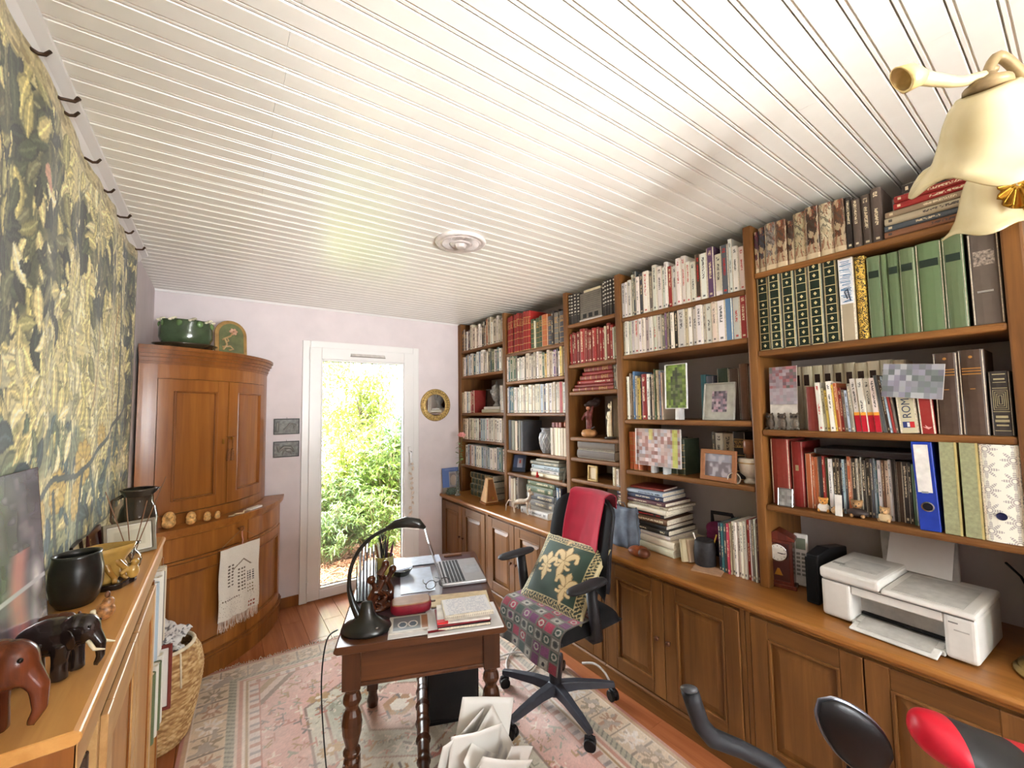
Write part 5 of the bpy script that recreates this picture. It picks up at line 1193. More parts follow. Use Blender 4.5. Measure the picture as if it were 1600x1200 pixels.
# ------------------------------------------------------------------ basket with newspapers
def basket():
    t = thing('wicker_basket', 'tall woven tan basket full of newspapers between low bookcase and corner cupboard', 'basket', (-.215, 2.72, 0))
    n, m = 180, 260; pr = [(.115, 0), (.132, .03), (.158, .14), (.178, .26), (.182, .33), (.170, .40), (.145, .445), (.138, .45)]
    zz = np.array([p[1] for p in pr]); rr = np.array([p[0] for p in pr]); z = np.linspace(0, .45, n); R_ = np.interp(z, zz, rr)
    for _ in range(6): R_[1:-1] = (R_[:-2] + R_[1:-1] * 2 + R_[2:]) / 4
    a = np.linspace(0, 2 * PI, m); A, Z = np.meshgrid(a, z); wv = np.sin(A * 44 + (np.floor(Z / .010) % 2) * PI) * .0030 * np.abs(np.sin(Z / .010 * PI))
    Rg = R_[:, None] + wv + .0015; r = np.random.default_rng(2); v = vnoise(n, m, 60, 50, r)
    C = np.zeros((n, m, 3)); C[:] = (190, 152, 98); C = lerp(C, np.clip((v - .5) * 3, 0, 1), (150, 110, 62)); C = lerp(C, np.clip((.45 - v) * 4, 0, 1) * .7, (224, 198, 150))
    np_grid('weave', np.stack([Rg * np.cos(A), Rg * np.sin(A), Z], -1), C, vcol('wicker', .7, .3, 200), t, solid=.004)
    G().tube([(.142 * math.cos(q * PI / 16), .142 * math.sin(q * PI / 16), .448) for q in range(33)], .009, 8).build('rim', M('rim_white', (226, 214, 188), .7), t, smooth=True)
    G().tube([(.15 * math.cos(-.9), .15 * math.sin(-.9), .44), (.182 * math.cos(-1.0), .182 * math.sin(-1.0), .39), (.188 * math.cos(-1.0), .188 * math.sin(-1.0), .3)], .004, 6).build('strap', M('rim_white', (226, 214, 188), .7), t, smooth=True)
    G().lathe([(.11, .006), (.001, .006)], n=20).build('base', M('base_wicker', (150, 112, 66), .8), t)
    r = random.Random(5)
    for i, (dx, dy, yaw, tl) in enumerate(((.02, -.03, .3, .05), (-.04, .02, 1.0, -.1), (.03, .05, -.4, .12), (-.02, -.01, .8, .2))):
        k = 40; U, V = np.meshgrid(np.linspace(-1, 1, k), np.linspace(-1, 1, k)); nz = vnoise(k, k, 8, 8, np.random.default_rng(i)); hi = vnoise(k, k, 20, 20, np.random.default_rng(i + 9))
        Cp = np.zeros((k, k, 3)); Cp[:] = (226, 224, 222); Cp[(hi > .6) & (np.abs(U) < .85)] = (120, 120, 126); Cp[(hi > .74) & (V > .1)] = (66, 66, 72)
        o = np_grid('newspaper', np.stack([U * .085, V * .075, .02 * nz + .022 * np.abs(U) ** 2 * (1 if i % 2 else -1)], -1), Cp, VP, None, (-.215 + dx * .8, 2.72 + dy * .8, .445 + i * .018), (tl, .1 - tl, yaw), solid=.003)
        tag(o, 'folded newspaper %s in the wicker basket' % ('lying lowest', 'second from below', 'third from below', 'topmost')[i], 'newspaper', 'newspapers in the basket')
basket()
# ------------------------------------------------------------------ on and at the corner cupboard
def planter():
    t = thing('ceramic_planter', 'green glazed planter with cream flower rim on top of the corner cupboard', 'planter', (-.185, 3.42, 1.993))
    gz = CER('green_glaze', (62, 80, 54)); gd = CER('dark_glaze', (60, 50, 34))
    G().lathe([(.10, 0), (.115, .004), (.165, .035), (.168, .042), (.16, .042), (.11, .012), (.001, .01)], n=36, sy=.8, wob=lambda a, j: 1 + .04 * math.sin(6 * a) * (j in (2, 3, 4))).build('saucer', gd, t, smooth=True)
    G().lathe([(.085, .012), (.122, .035), (.142, .085), (.142, .14), (.130, .185), (.134, .196), (.124, .197), (.12, .18), (.125, .1), (.001, .03)], n=40, sy=.72, wob=lambda a, j: 1 + .025 * math.sin(9 * a) * (j > 3)).build('bowl', gz, t, smooth=True)
    cf = CER('cream_glaze', (226, 218, 190))
    for k in range(8):
        a = k * PI / 4 + .25; c = (.133 * math.cos(a), .098 * math.sin(a), .197); g = G(); g.ell(c, (.011, .011, .009), None, 8, 6)
        for q in range(5):
            b = q * 2 * PI / 5; g.ell((c[0] + .014 * math.cos(b), c[1] + .010 * math.sin(b), c[2] + .008 * math.sin(b + 1)), (.012, .009, .008), (0, 0, b), 8, 6)
        g.build('flower', cf, t, smooth=True, remesh=.003)
        G().ell((.140 * math.cos(a + .3), .103 * math.sin(a + .3), .17), (.008, .02, .02), (0, 0, a), 8, 6).build('leaf', CER('leaf_glaze', (98, 128, 78)), t, smooth=True)
planter()
def arched_tile():
    t = thing('arched_plaque', 'arched ceramic plaque with a raised flower in a tan frame on the corner cupboard', 'plaque', (.065, 3.475, 1.993), rot=(0, .10, math.radians(23) + PI / 2 + PI - PI))
    def arch(w, h, n=16): return [(-w / 2, 0)] + [(w / 2 * -math.cos(PI * i / n), h - w / 2 + w / 2 * math.sin(PI * i / n)) for i in range(n + 1)] + [(w / 2, 0)]
    t.rotation_euler = (0, .08, math.radians(23 + 90)); 
    G().prism(arch(.205, .245), -.0, .018, 0).build('frame', CER('tan_glaze', (150, 116, 66)), t, bev=.005, seg=2)
    G().prism([(a, b + .016) for a, b in arch(.155, .205)], -.003, .004, 0).build('tile', CER('olive_glaze', (96, 102, 66)), t)
    cm = CER('tan_relief', (178, 146, 100)); g = G()
    g.tube([(-.004, .055, .03), (-.004, .03, .07), (-.004, .045, .11), (-.004, .01, .13), (-.004, -.005, .155)], [.006, .007, .008, .007, .006], 8)
    g.tube([(-.004, .06, .05), (-.004, .01, .06), (-.004, -.01, .04), (-.004, .02, .03)], .006, 8); g.tube([(-.004, .06, .10), (-.004, .03, .115), (-.004, .02, .095), (-.004, .035, .085)], .006, 8)
    g.build('relief_stem', cm, t, smooth=True)
    g = G()
    for q in range(6): g.ell((-.004, -.012 + .016 * math.cos(q), .165 + .014 * math.sin(q)), (.006, .013, .010), (q, 0, 0), 8, 6)
    g.build('relief_flower', CER('rose_relief', (196, 150, 122)), t, smooth=True)
arched_tile()
IV = M('ivory_gold', (214, 168, 104), .32, var=.25, scale=60)
for k, (ang, hh, lab) in enumerate(((12.5, .098, 'largest golden ivory carved head at the left of the cupboard ledge'), (20.5, .078, 'second largest golden ivory carved head on the cupboard ledge'), (27, .060, 'third carved ivory head counted from the left on the ledge'), (31.5, .05, 'smallest golden ivory carved head on the cupboard ledge'))):
    a = math.radians(ang); r = .755; t = thing('ivory_carving', lab, 'figurine', (CC[0] + r * math.sin(a), CC[1] - r * math.cos(a), .9205), a, 'carved ivory heads on the cupboard ledge')
    s = hh
    blob('head', [('e', (0, 0, .32 * s), (.34 * s, .30 * s, .32 * s)), ('e', (0, 0, .70 * s), (.29 * s, .27 * s, .30 * s)), ('e', (0, -.27 * s, .62 * s), (.06 * s, .08 * s, .10 * s)), ('e', (-.27 * s, 0, .6 * s), (.07 * s, .06 * s, .14 * s)), ('e', (.27 * s, 0, .6 * s), (.07 * s, .06 * s, .14 * s))], IV, t, s * .035)
    for q in (-1, 1): G().ell((q * .11 * s, -.245 * s, .70 * s), (.04 * s, .03 * s, .015 * s), None, 8, 6).build('eye', M('ivory_eye_brown', (92, 58, 34), .5), t)  # eyes in a darker brown than the head
g = G(); r = random.Random(3)
for i in range(26):
    a = math.radians(36 + i * .42); q = .775 + .012 * math.sin(i * .5); g.ell((CC[0] + q * math.sin(a), CC[1] - q * math.cos(a), .926 + .004 * (i > 20)), .0048, None, 8, 6)
one(g, 'bead_necklace', M('bead_cream', (214, 196, 164), .3, var=.3), 'string of small cream beads lying on the cupboard ledge', 'necklace', smooth=True)
a = math.radians(53); one(G().prism([(-.06, -.018), (.06, -.022), (.062, .016), (-.055, .02)], 0, .012), 'folded_paper', M('paper_white', (226, 222, 214), .8), 'folded white paper on the right end of the cupboard ledge', 'paper', loc=(CC[0] + .755 * math.sin(a), CC[1] - .755 * math.cos(a), .9203), rot=(0, 0, a), bev=.003)
def tassel():
    a = math.radians(41.0); p = arc(.70, a, 1.42, .012); t = thing('key_tassel', 'pair of brown tassels hanging from the corner cupboard door key', 'tassel', p, a); m = M('tassel_brown', (128, 82, 46), .8, var=.3, scale=200)
    G().tube([(0, .006, 0), (0, -.020, 0)], .004, 8).lathe([(.003, -.002), (.011, -.002), (.011, .002), (.003, .002)], (0, -.024, 0), 14, (0, PI / 2, 0)).build('key', M('brass', (176, 132, 60), .3, 1), t)
    G().tube([(-.03, -.014, .01), (0, -.022, .006), (.034, -.014, .01)], .0028, 6).build('cord', m, t)
    for x, l in ((-.012, .15), (.018, .15)):
        G().tube([(x, -.018, 0), (x, -.014, -l * .5)], .002, 5).build('cord', m, t)
        G().lathe([(.002, -.07), (.008, -.075), (.007, -.085), (.009, -.09), (.012, -l), (.001, -l)], (x, -.014, 0), 10).build('tassel_skirt', m, t)
tassel()
def hanging_cloth():
    a = math.radians(38); t = thing('woven_hanging', 'white fringed cloth with woven house pattern hanging on the corner cupboard drawer', 'wall hanging', (CC[0] + .838 * math.sin(a), CC[1] - .838 * math.cos(a), 0), a)
    w, z1, z0 = .272, .745, .315; n, m = 150, 96; U, V = np.meshgrid(np.linspace(-.5, .5, m), np.linspace(1, 0, n)); r = np.random.default_rng(1)
    C = np.zeros((n, m, 3)); C[:] = (222, 216, 204); X = U * w; Z = z0 + V * (z1 - z0)
    def win(x0, x1, za, zb, nx, nz, c=(96, 84, 70)):
        q = (X > x0) & (X < x1) & (Z > za) & (Z < zb); fx = ((X - x0) / (x1 - x0) * nx) % 1; fz = ((Z - za) / (zb - za) * nz) % 1; C[q & (fx > .25) & (fx < .85) & (fz > .3) & (fz < .8)] = c
    win(-.09, -.035, .50, .64, 2, 7); win(-.015, .04, .45, .60, 3, 7); win(.05, .105, .49, .56, 3, 5, (70, 66, 66)); win(.05, .10, .42, .48, 3, 3, (120, 110, 70))
    win(-.12, .0, .42, .44, 9, 1, (110, 96, 80)); win(.06, .11, .325, .37, 3, 2, (150, 80, 60))
    roof = (np.abs(X - .02) * .8 + Z < .655) & (np.abs(X - .02) * .8 + Z > .645) & (Z > .60); C[roof] = (130, 116, 100); C[(Z < .45) & (r.random((n, m)) > .97)] = (120, 100, 80)
    C *= (1 + .05 * (r.random((n, m)) - .5))[..., None]
    np_grid('cloth', np.stack([X, -.006 - .006 * np.sin(U * 16 + V) * (1 - V * .6) - .004 * np.sin(V * 8), Z], -1), C, vcol('linen', .95, .3, 500, .1), t, solid=.0025)
    G().tube([(-.15, -.006, z1 + .004), (.15, -.006, z1 + .004)], .005, 8).build('dowel', MCHERRYD, t)
    G().tube([(-.14, -.008, z1 + .006), (.0, -.012, .842), (.14, -.008, z1 + .006)], .0018, 5).build('cord', M('cord_tan', (150, 116, 84), .8), t)
    G().lathe([(.006, .0), (.007, .014), (.015, .02), (.016, .03), (.009, .036), (.001, .037)], (0, .012, .845), 14, (PI / 2, 0, 0)).build('hook', MCHERRYD, t, smooth=True)
    G().tube([(.0, -.016, .84), (.004, -.014, .80), (.012, -.012, .77), (.008, -.01, .735)], [.004, .003, .003, .004], 6).build('pink_cord', M('cord_pink', (206, 150, 140), .8), t, smooth=True)
    g = G(); rr = random.Random(8)
    for i in range(64):
        x = -w / 2 + (i + .5) * w / 64; g.tube([(x, -.006, z0 + .003), (x + rr.uniform(-.005, .005), -.008 + rr.uniform(-.003, .003), z0 - .03), (x + rr.uniform(-.009, .009), -.008, z0 - rr.uniform(.05, .068))], [.0021, .002, .0012], 4, caps=False)
    g.build('fringe', M('fringe_linen', (206, 190, 176), .95, var=.2), t)['kind'] = 'stuff'
hanging_cloth()
# ------------------------------------------------------------------ far wall
PEW = M('pewter_relief', (108, 108, 104), .5, .2, var=.25, scale=50)
for k, (za, zb, lab) in enumerate(((1.405, 1.535, 'upper grey metal relief tile left of the garden door'), (1.218, 1.348, 'lower grey metal relief tile left of the garden door'))):
    t = thing('relief_tile', lab, 'plaque', (.465, YF - .0005, za), group='grey relief tiles by the door'); w, h = .19, zb - za
    G().box(-w / 2, w / 2, -.010, 0, 0, h).build('slab', PEW, t, bev=.002); G().ring(-.014, -.009, -w / 2, w / 2, 0, h, .008, ax=1).build('rim', M('pewter_dark', (60, 60, 58), .5, .2), t, bev=.001)
    g = [('t', [(-.06, -.010, h * .35), (-.02, -.012, h * .65), (.03, -.012, h * .6), (.06, -.010, h * .3)], [.008, .013, .014, .006]), ('t', [(-.055, -.010, h * .4), (-.065, -.011, h * .7)], [.009, .006]), ('e', (.02, -.011, h * .45), (.03, .008, .022)), ('t', [(.03, -.010, h * .5), (.04, -.01, h * .15)], [.008, .005]), ('t', [(-.02, -.010, h * .5), (-.03, -.01, h * .15)], [.008, .005])]
    if k == 0: g = [('t', [(-.07, -.01, h * .2), (-.068, -.012, h * .75)], [.014, .010]), ('t', [(-.02, -.01, h * .3), (.03, -.012, h * .7), (.065, -.011, h * .55), (.05, -.01, h * .4)], [.007, .01, .011, .006])]
    blob('relief', g, M('pewter_light', (128, 127, 122), .45, .3), t, .0025)
    G().tube([(0, -.003, h), (0, -.003, h + .012)], .0015, 5).build('hanger', PEW, t)
def mirror():
    t = thing('round_mirror', 'round mirror in a beaded gilt frame on the wall right of the garden door', 'mirror', (1.808, YF - .0005, 1.64)); gd = M('antique_gold', (176, 148, 92), .45, .5, var=.3, scale=60)
    G().lathe([(.158, 0), (.164, .006), (.162, .014), (.152, .018), (.142, .013), (.130, .016), (.116, .022), (.108, .016), (.106, .006)], n=48, rot=(PI / 2, 0, 0), caps=False).build('frame', gd, t, smooth=True)
    G().lathe([(.15, .0005), (.001, .0005)], n=40, rot=(PI / 2, 0, 0)).build('backing', gd, t)
    G().lathe([(.108, .010), (.05, .0102), (.001, .0103)], n=40, rot=(PI / 2, 0, 0)).build('mirror_glass', M('silvering', (232, 232, 232), .02, 1, var=0), t)
    g = G()
    for i in range(36):
        a = i * PI / 18; g.ell((.142 * math.cos(a), -.014, .142 * math.sin(a)), .0066, None, 8, 6)
    g.build('beading', M('gold_bead', (206, 180, 112), .25, .8), t, smooth=True)
mirror()
def chain():
    t = thing('shell_garland', 'thin garland of pale shells and beads hanging from the door handle', 'ornament', (1.517, YF - .092, 0)); r = random.Random(6)
    G().tube([(0, .02, 1.19), (0, 0, 1.12), (.004, 0, .9), (0, 0, .6)], .0014, 5).build('string', M('string', (206, 198, 186), .8), t)
    for i in range(11):
        z = 1.08 - i * .046; a = r.uniform(0, 6); q = r.uniform(.008, .018)
        G().ell((q * math.cos(a), q * .5 * math.sin(a), z), (r.uniform(.008, .016), .006, r.uniform(.012, .024)), (0, a, 0), 8, 6).build('shell', M('shell_pale', (222, 208, 194), .4, var=.2), t, smooth=True)
chain()
def rose_():
    t = thing('ceiling_rose', 'round white plastic ceiling vent rose in the middle of the boarded ceiling', 'ceiling rose', (1.055, 1.952, H)); m = M('rose_plastic', (218, 210, 206), .35)
    G().lathe([(.136, 0), (.138, -.006), (.132, -.014), (.122, -.017), (.115, -.013), (.108, -.013), (.104, -.018), (.096, -.016), (.060, -.012)], n=56, caps=False).build('outer_ring', m, t, smooth=True)
    G().lathe([(.062, -.010), (.058, -.02), (.046, -.024), (.036, -.018), (.030, -.020), (.026, -.034), (.018, -.037), (.001, -.036)], n=40).build('centre_boss', m, t, smooth=True)
    G().lathe([(.10, -.004), (.001, -.004)], n=40).build('back_plate', M('rose_plate_grey', (150, 142, 138), .6), t)  # plate in a darker grey than the ring
    g = G()
    for i in range(60):
        a = i * PI / 30; c, s = math.cos(a), math.sin(a); g.cbox((.080 * c, .080 * s, -.013), (.036, .0028, .012), (0, 0, a))
    g.build('louvre_blades', m, t)['kind'] = 'stuff'
rose_()
# ------------------------------------------------------------------ on the worktop, far end
def rose_vase():
    t = thing('bud_vase', 'slim glass bud vase with a pink rose at the far worktop corner', 'vase', (1.945, 3.70, ZW + .0003))
    G().lathe([(.028, 0), (.030, .006), (.016, .02), (.013, .06), (.017, .10), (.014, .15), (.011, .19), (.020, .235), (.017, .236), (.008, .19), (.011, .15), (.013, .1), (.001, .03)], n=18, wob=lambda a, j: 1 + .1 * math.sin(6 * a) * (1 < j < 7)).build('vase', M('cut_glass', (200, 206, 206), .06, var=.1, trans=.75, ior=1.4), t, smooth=True)
    G().tube([(0, 0, .02), (.002, 0, .24), (.03, -.02, .42), (.035, -.025, .57)], .0028, 6).build('stem', M('rose_stem', (84, 104, 58), .6), t)
    g = G(); r = random.Random(9)
    for i in range(14):
        z = .30 + i * .017; a = i * 2.2; g.cbox((.02 + .028 * math.cos(a), -.014 + .028 * math.sin(a), z), (.034, .020, .0012), (r.uniform(-.7, .7), r.uniform(-.7, .7), a))
    g.build('leaves', M('rose_leaf', (110, 134, 84), .6, var=.3), t)
    pk = M('rose_petal', (232, 158, 158), .6, var=.15, scale=60); g = G(); g.ell((.036, -.026, .60), (.016, .016, .018))
    for k, (n, rr, z, tl) in enumerate(((4, .013, .60, .3), (5, .020, .594, .6), (6, .027, .585, .95))):
        for i in range(n):
            a = i * 2 * PI / n + k; g.ell((.036 + rr * math.cos(a), -.026 + rr * math.sin(a), z), (.006, .018, .020), (0, tl, a), 10, 8)
    g.build('bloom', pk, t, smooth=True)
    G().ell((.045, -.05, .575), (.010, .010, .013)).build('bud', M('rose_bud', (236, 190, 178), .6), t, smooth=True)
rose_vase()
Cp = np.zeros((60, 50, 3)); Cp[:] = (92, 118, 176); Cp[10:46, 20:44] = (176, 172, 176); Cp[14:40, 22:42] = (150, 140, 140); yy, xx = np.mgrid[0:60, 0:50]; Cp[np.hypot((xx - 32) / 9, (yy - 30) / 13) < 1] = (206, 190, 176); Cp[46:, :] = (150, 136, 120); Cp[3:6, 8:40] = (120, 140, 190)
t = thing('postcard', 'blue poster card with pale picture leaning on the far wall behind the bud vase', 'card', (1.958, YF - .055, ZW + .001), rot=(.14 * 0, .16, PI / 2))
print_sheet(Cp, .19, .25, t, (0, 0, 0)); G().box(.0006, .003, -.095, .095, 0, .25).build('board', M('card_back', (196, 190, 180), .8), t); t.rotation_euler = Euler((0, .10, -PI / 2 + PI))
one(G().box(-.05, .05, -.03, .03, 0, .022).box(-.046, .046, -.027, .027, .0222, .044).box(-.04, .04, -.024, .024, .0442, .06), 'tin_box', M('patterned_tin', (96, 110, 98), .45, var=.5, scale=120), 'small stepped grey green tin box in front of the blue card', 'box', loc=(1.93, 3.80, ZW + .0003), bev=.002)
def metronome():
    t = thing('metronome', 'wooden pyramid metronome on the worktop beside green leather volumes', 'metronome', (2.0, 3.20, ZW + .0003), -.12); w1 = M('metronome_pale', (206, 164, 110), .4, var=.1)
    vs = [(-.062, -.062, .02), (.062, -.062, .02), (.062, .062, .02), (-.062, .062, .02), (-.026, -.026, .225), (.026, -.026, .225), (.026, .026, .225), (-.026, .026, .225)]
    G().add(vs, [(0, 3, 2, 1), (4, 5, 6, 7), (0, 1, 5, 4), (1, 2, 6, 5), (2, 3, 7, 6), (3, 0, 4, 7)]).build('case', w1, t, bev=.004, seg=2)
    G().box(-.068, .068, -.068, .068, 0, .02).build('base', MCHERRYD, t, bev=.004); G().add([(-.05, -.0638, .03), (.05, -.0638, .03), (.022, -.029, .215), (-.022, -.029, .215), (-.05, -.062, .03), (.05, -.062, .03), (.022, -.027, .215), (-.022, -.027, .215)], [(0, 1, 2, 3), (4, 7, 6, 5), (0, 4, 5, 1), (1, 5, 6, 2), (2, 6, 7, 3), (3, 7, 4, 0)]).build('side_panel', MCHERRYD, t)
    G().lathe([(.004, 0), (.004, .012), (.010, .014), (.010, .02), (.001, .021)], (0, -.058, .06), 12, (PI / 2, 0, 0)).build('winding_key', M('brass', (176, 132, 60), .3, 1), t)
metronome()
def cat():
    t = thing('cat_figurine', 'slender white cat figurine with a long tail on the worktop', 'figurine', (2.0, 2.70, ZW + .0003), math.radians(-72)); m = M('pale_bronze', (206, 190, 172), .35, .25, var=.15, scale=40)
    P = [('t', [(-.075, 0, .085), (-.03, 0, .10), (.03, 0, .105), (.06, 0, .125)], [.020, .022, .022, .017]), ('t', [(.06, 0, .12), (.072, 0, .16)], [.016, .014]), ('e', (.078, 0, .175), (.022, .016, .017)), ('t', [(.09, 0, .172), (.108, 0, .166)], [.010, .006])]
    for x, y, k in ((.055, .013, .02), (.055, -.013, .005), (-.07, .013, -.02), (-.07, -.013, .0)): P.append(('t', [(x, y, .10), (x + k - .008, y, .05), (x + k, y, .006)], [.010, .0065, .0075]))
    P.append(('t', [(-.09, 0, .09), (-.135, 0, .10), (-.165, 0, .06), (-.17, 0, .006)], [.008, .006, .005, .005]))
    blob('body', P, m, t, .0032)
    for y in (-1, 1): G().lathe([(.009, 0), (.006, .018), (.0005, .036)], (.068, y * .010, .185), 8, (y * -.15, -.1, 0)).build('ear', m, t, smooth=True)
cat()
# ------------------------------------------------------------------ ornaments on shelves, bays one to three
def bust():
    t = thing('stone_bust', 'grey stone bust urn standing on two books in the door bay', 'bust', (2.15, 3.285, 1.6135), .2); m = M('grey_stone', (152, 152, 148), .6, var=.15, scale=60)
    G().lathe([(.036, 0), (.038, .012), (.020, .03), (.018, .045), (.034, .06), (.05, .10), (.054, .14), (.048, .165), (.05, .17), (.044, .19), (.024, .205), (.010, .215), (.008, .235), (.001, .24)], n=24).build('urn', m, t, smooth=True)
    blob('face', [('e', (-.044, 0, .12), (.016, .026, .034)), ('e', (-.06, 0, .118), (.007, .006, .012)), ('e', (-.04, .03, .14), (.016, .012, .02)), ('e', (-.04, -.03, .14), (.016, .012, .02))], m, t, .003)
bust()
r = np.random.default_rng(1); Cd = np.full((20, 20, 3), (70, 62, 50.)) * r.uniform(.7, 1.3, (20, 20, 1))
framed('framed_picture', 'dark framed picture behind the grey bust in the door bay', .19, .235, (2.22, 3.50, 1.5555), 0, .06, Cd, .014, M('dark_frame', (44, 30, 26), .3), .0)
def crystal():
    t = thing('crystal_vase', 'cut crystal vase alone on a dark shelf of the second bay', 'vase', (2.15, 2.555, 1.2325)); m = M('crystal', (214, 218, 222), .08, var=.1, trans=.55, ior=1.5)
    n, k = 28, 9; pr = [(.040, 0), (.052, .03), (.064, .08), (.068, .12), (.060, .155), (.046, .172), (.050, .19), (.056, .198)]
    G().lathe(pr + [(.052, .198), (.044, .18), (.056, .15), (.06, .1), (.001, .02)], n=n, wob=lambda a, j: 1 + .035 * (1 if (int(a / (2 * PI) * n + .5) + j) % 2 else -1) * (0 < j < 5)).build('vessel', m, t)
    g = G()
    for s in (-1, 1):
        for i in range(8):
            a = i * PI / 4; g.tube([(R_ * math.cos(a + s * q * .9), R_ * math.sin(a + s * q * .9), z) for q, (R_, z) in zip((0, .33, .66, 1), ((.053, .03), (.067, .08), (.070, .12), (.06, .155)))], .0022, 4)
    g.build('cut_lattice', M('crystal_edge', (236, 238, 240), .1, .2), t)
crystal()
def cup_(loc, label):
    t = thing('small_jar', label, 'jar', loc); G().lathe([(.018, 0), (.022, .01), (.022, .05), (.016, .056), (.017, .07), (.001, .072)], n=18).build('jar', M('copper_jar', (150, 96, 70), .35, .3), t, smooth=True)
one(G().lathe([(.020, 0), (.024, .01), (.024, .035), (.018, .042), (.019, .052), (.001, .055)], n=18), 'small_jar', M('copper_jar', (150, 96, 70), .35, .3), 'small copper jar standing on the striped books in the second bay', 'jar', loc=(2.13, 2.30, 1.2325 + .2075), smooth=True)
for q, (y, c) in enumerate(((2.425, (110, 44, 36)), (2.385, (140, 70, 56)), (2.348, (150, 84, 66)))):
    one(G().box(0, .06, -.016, .016, 0, .04), 'small_box', M('box_red_%d' % q, c, .5), '%s little red brown box on top of the striped books, second bay' % ORD[q], 'box', 'red boxes on the striped books', loc=(2.10, y, 1.2325 + .2075), bev=.003)
Cb = np.zeros((40, 30, 3)); Cb[:] = (74, 92, 128); Cb[8:30, 10:22] = (170, 170, 190); Cb[30:, :] = (46, 60, 84); Cb[12:20, 14:18] = (196, 90, 80)
framed('framed_picture', 'blue picture in a thin frame leaning left on the low shelf, second bay', .13, .155, (2.135, 2.93, 1.0385), .5, .30, Cb, .006, M('dark_frame', (44, 30, 26), .3), .0)
Cc = np.zeros((30, 30, 3)); Cc[:] = (150, 164, 168); Cc[10:24, 8:24] = (90, 108, 116)
framed('framed_picture', 'grey blue picture leaning right on the low shelf, second bay', .12, .17, (2.115, 2.33, 1.0385), -.7, .26, Cc, .006, M('pewter', (128, 122, 106), .3, .7), .0)
blob_m = M('red_lacquer', (190, 28, 30), .3)
t = thing('red_figurine', 'tiny red figurine in front of the pale book pile, second bay', 'figurine', (2.083, 2.61, 1.0385)); blob('body', [('e', (0, 0, .012), (.014, .016, .013)), ('e', (0, 0, .032), (.009, .010, .010)), ('t', [(0, 0, .04), (0, 0, .052)], [.005, .003])], blob_m, t, .002)
def slipcase():
    t = thing('striped_slipcase', 'grey striped leaning box between gold-tooled volumes, top of the narrow bay', 'box', (2.09, 1.995, 2.1955)); m = M('slip_grey', (112, 106, 96), .6)
    G().box(0, .16, -.10, .10, .012, .20).build('case', m, t, bev=.002); G().box(-.002, .165, -.104, .104, 0, .012).build('foot', M('slip_foot', (196, 192, 186), .5), t)
    g = G()
    for k in range(9): g.box(-.0008, .002, -.096, .096, .065 + k * .014, .069 + k * .014)
    g.build('stripes', M('slip_stripe', (92, 86, 76), .6), t)['kind'] = 'stuff'
    for y in (.055, 0, -.055): G().box(-.001, .002, y - .017, y + .017, .02, .05).build('dark_square', M('slip_square', (34, 34, 32), .6), t)
slipcase()
one(G().box(0, .15, -.10, .06, 0, .02), 'flat_box', M('cream_card', (216, 204, 170), .7), 'flat cream box on top of the grey striped case', 'box', loc=(2.10, 2.005, 2.3965), rot=(0, 0, 0), bev=.002)
def santon():
    t = thing('santon_figurine', 'dark carved figure carrying a bundle on a tan gourd base, narrow bay', 'figurine', (2.13, 2.075, 1.3795), .3); d = M('figure_dark', (50, 34, 30), .5, var=.3)
    G().lathe([(.034, 0), (.052, .014), (.055, .03), (.044, .05), (.02, .058), (.001, .06)], n=20, wob=lambda a, j: 1 + .06 * math.sin(6 * a)).build('gourd_base', M('gourd', (176, 126, 78), .4, var=.2), t, smooth=True)
    blob('figure', [('t', [(0, .008, .05), (.002, .006, .12)], [.014, .016]), ('t', [(0, -.012, .05), (.0, -.006, .12)], [.014, .016]), ('e', (0, 0, .15), (.024, .026, .04)), ('t', [(0, .024, .17), (-.03, .034, .13), (-.04, .03, .12)], [.009, .008, .006]), ('t', [(0, -.022, .17), (-.02, -.036, .20), (0, -.04, .225)], [.009, .008, .007])], M('figure_red', (112, 56, 50), .5, var=.3), t, .0032)
    G().ell((-.006, .0, .205), (.016, .015, .018), None, 12, 8).build('head', M('figure_skin', (176, 116, 86), .5), t, smooth=True)
    blob('bundle', [('e', (.012, -.03, .235), (.04, .05, .026)), ('e', (.02, -.055, .255), (.026, .03, .024)), ('e', (-.005, .005, .225), (.028, .026, .014))], d, t, .004)
    G().tube([(-.02, -.03, .06), (-.03, -.06, .075)], [.008, .005], 8).build('foot_stick', d, t)
santon()
def statue():
    t = thing('ivory_statue', 'slim cream statuette on a dark round base, narrow bay', 'figurine', (2.105, 1.862, 1.3795)); m = M('ivory', (226, 212, 180), .35)
    G().lathe([(.036, 0), (.038, .006), (.036, .012), (.026, .014), (.001, .014)], n=20).build('base', M('base_dark', (60, 50, 42), .4), t)
    blob('figure', [('t', [(0, 0, .014), (0, .004, .08), (0, -.002, .14), (0, 0, .18)], [.019, .017, .013, .014]), ('e', (0, 0, .212), (.011, .011, .015)), ('t', [(0, .012, .175), (-.012, .018, .14), (-.016, .004, .125)], [.006, .005, .005]), ('t', [(0, -.012, .178), (-.004, -.02, .21), (0, -.014, .245)], [.006, .005, .004]), ('t', [(0, 0, .22), (0, .004, .232)], [.008, .004])], m, t, .0026)
statue()
framed('framed_picture', 'small gilt framed miniature on the dark lowest shelf, narrow bay', .085, .105, (2.10, 2.02, 1.0855), .0, .06, np.full((8, 8, 3), (206, 186, 150.)), .011, M('gilt', (176, 148, 96), .35, .5), .006, (196, 172, 130))
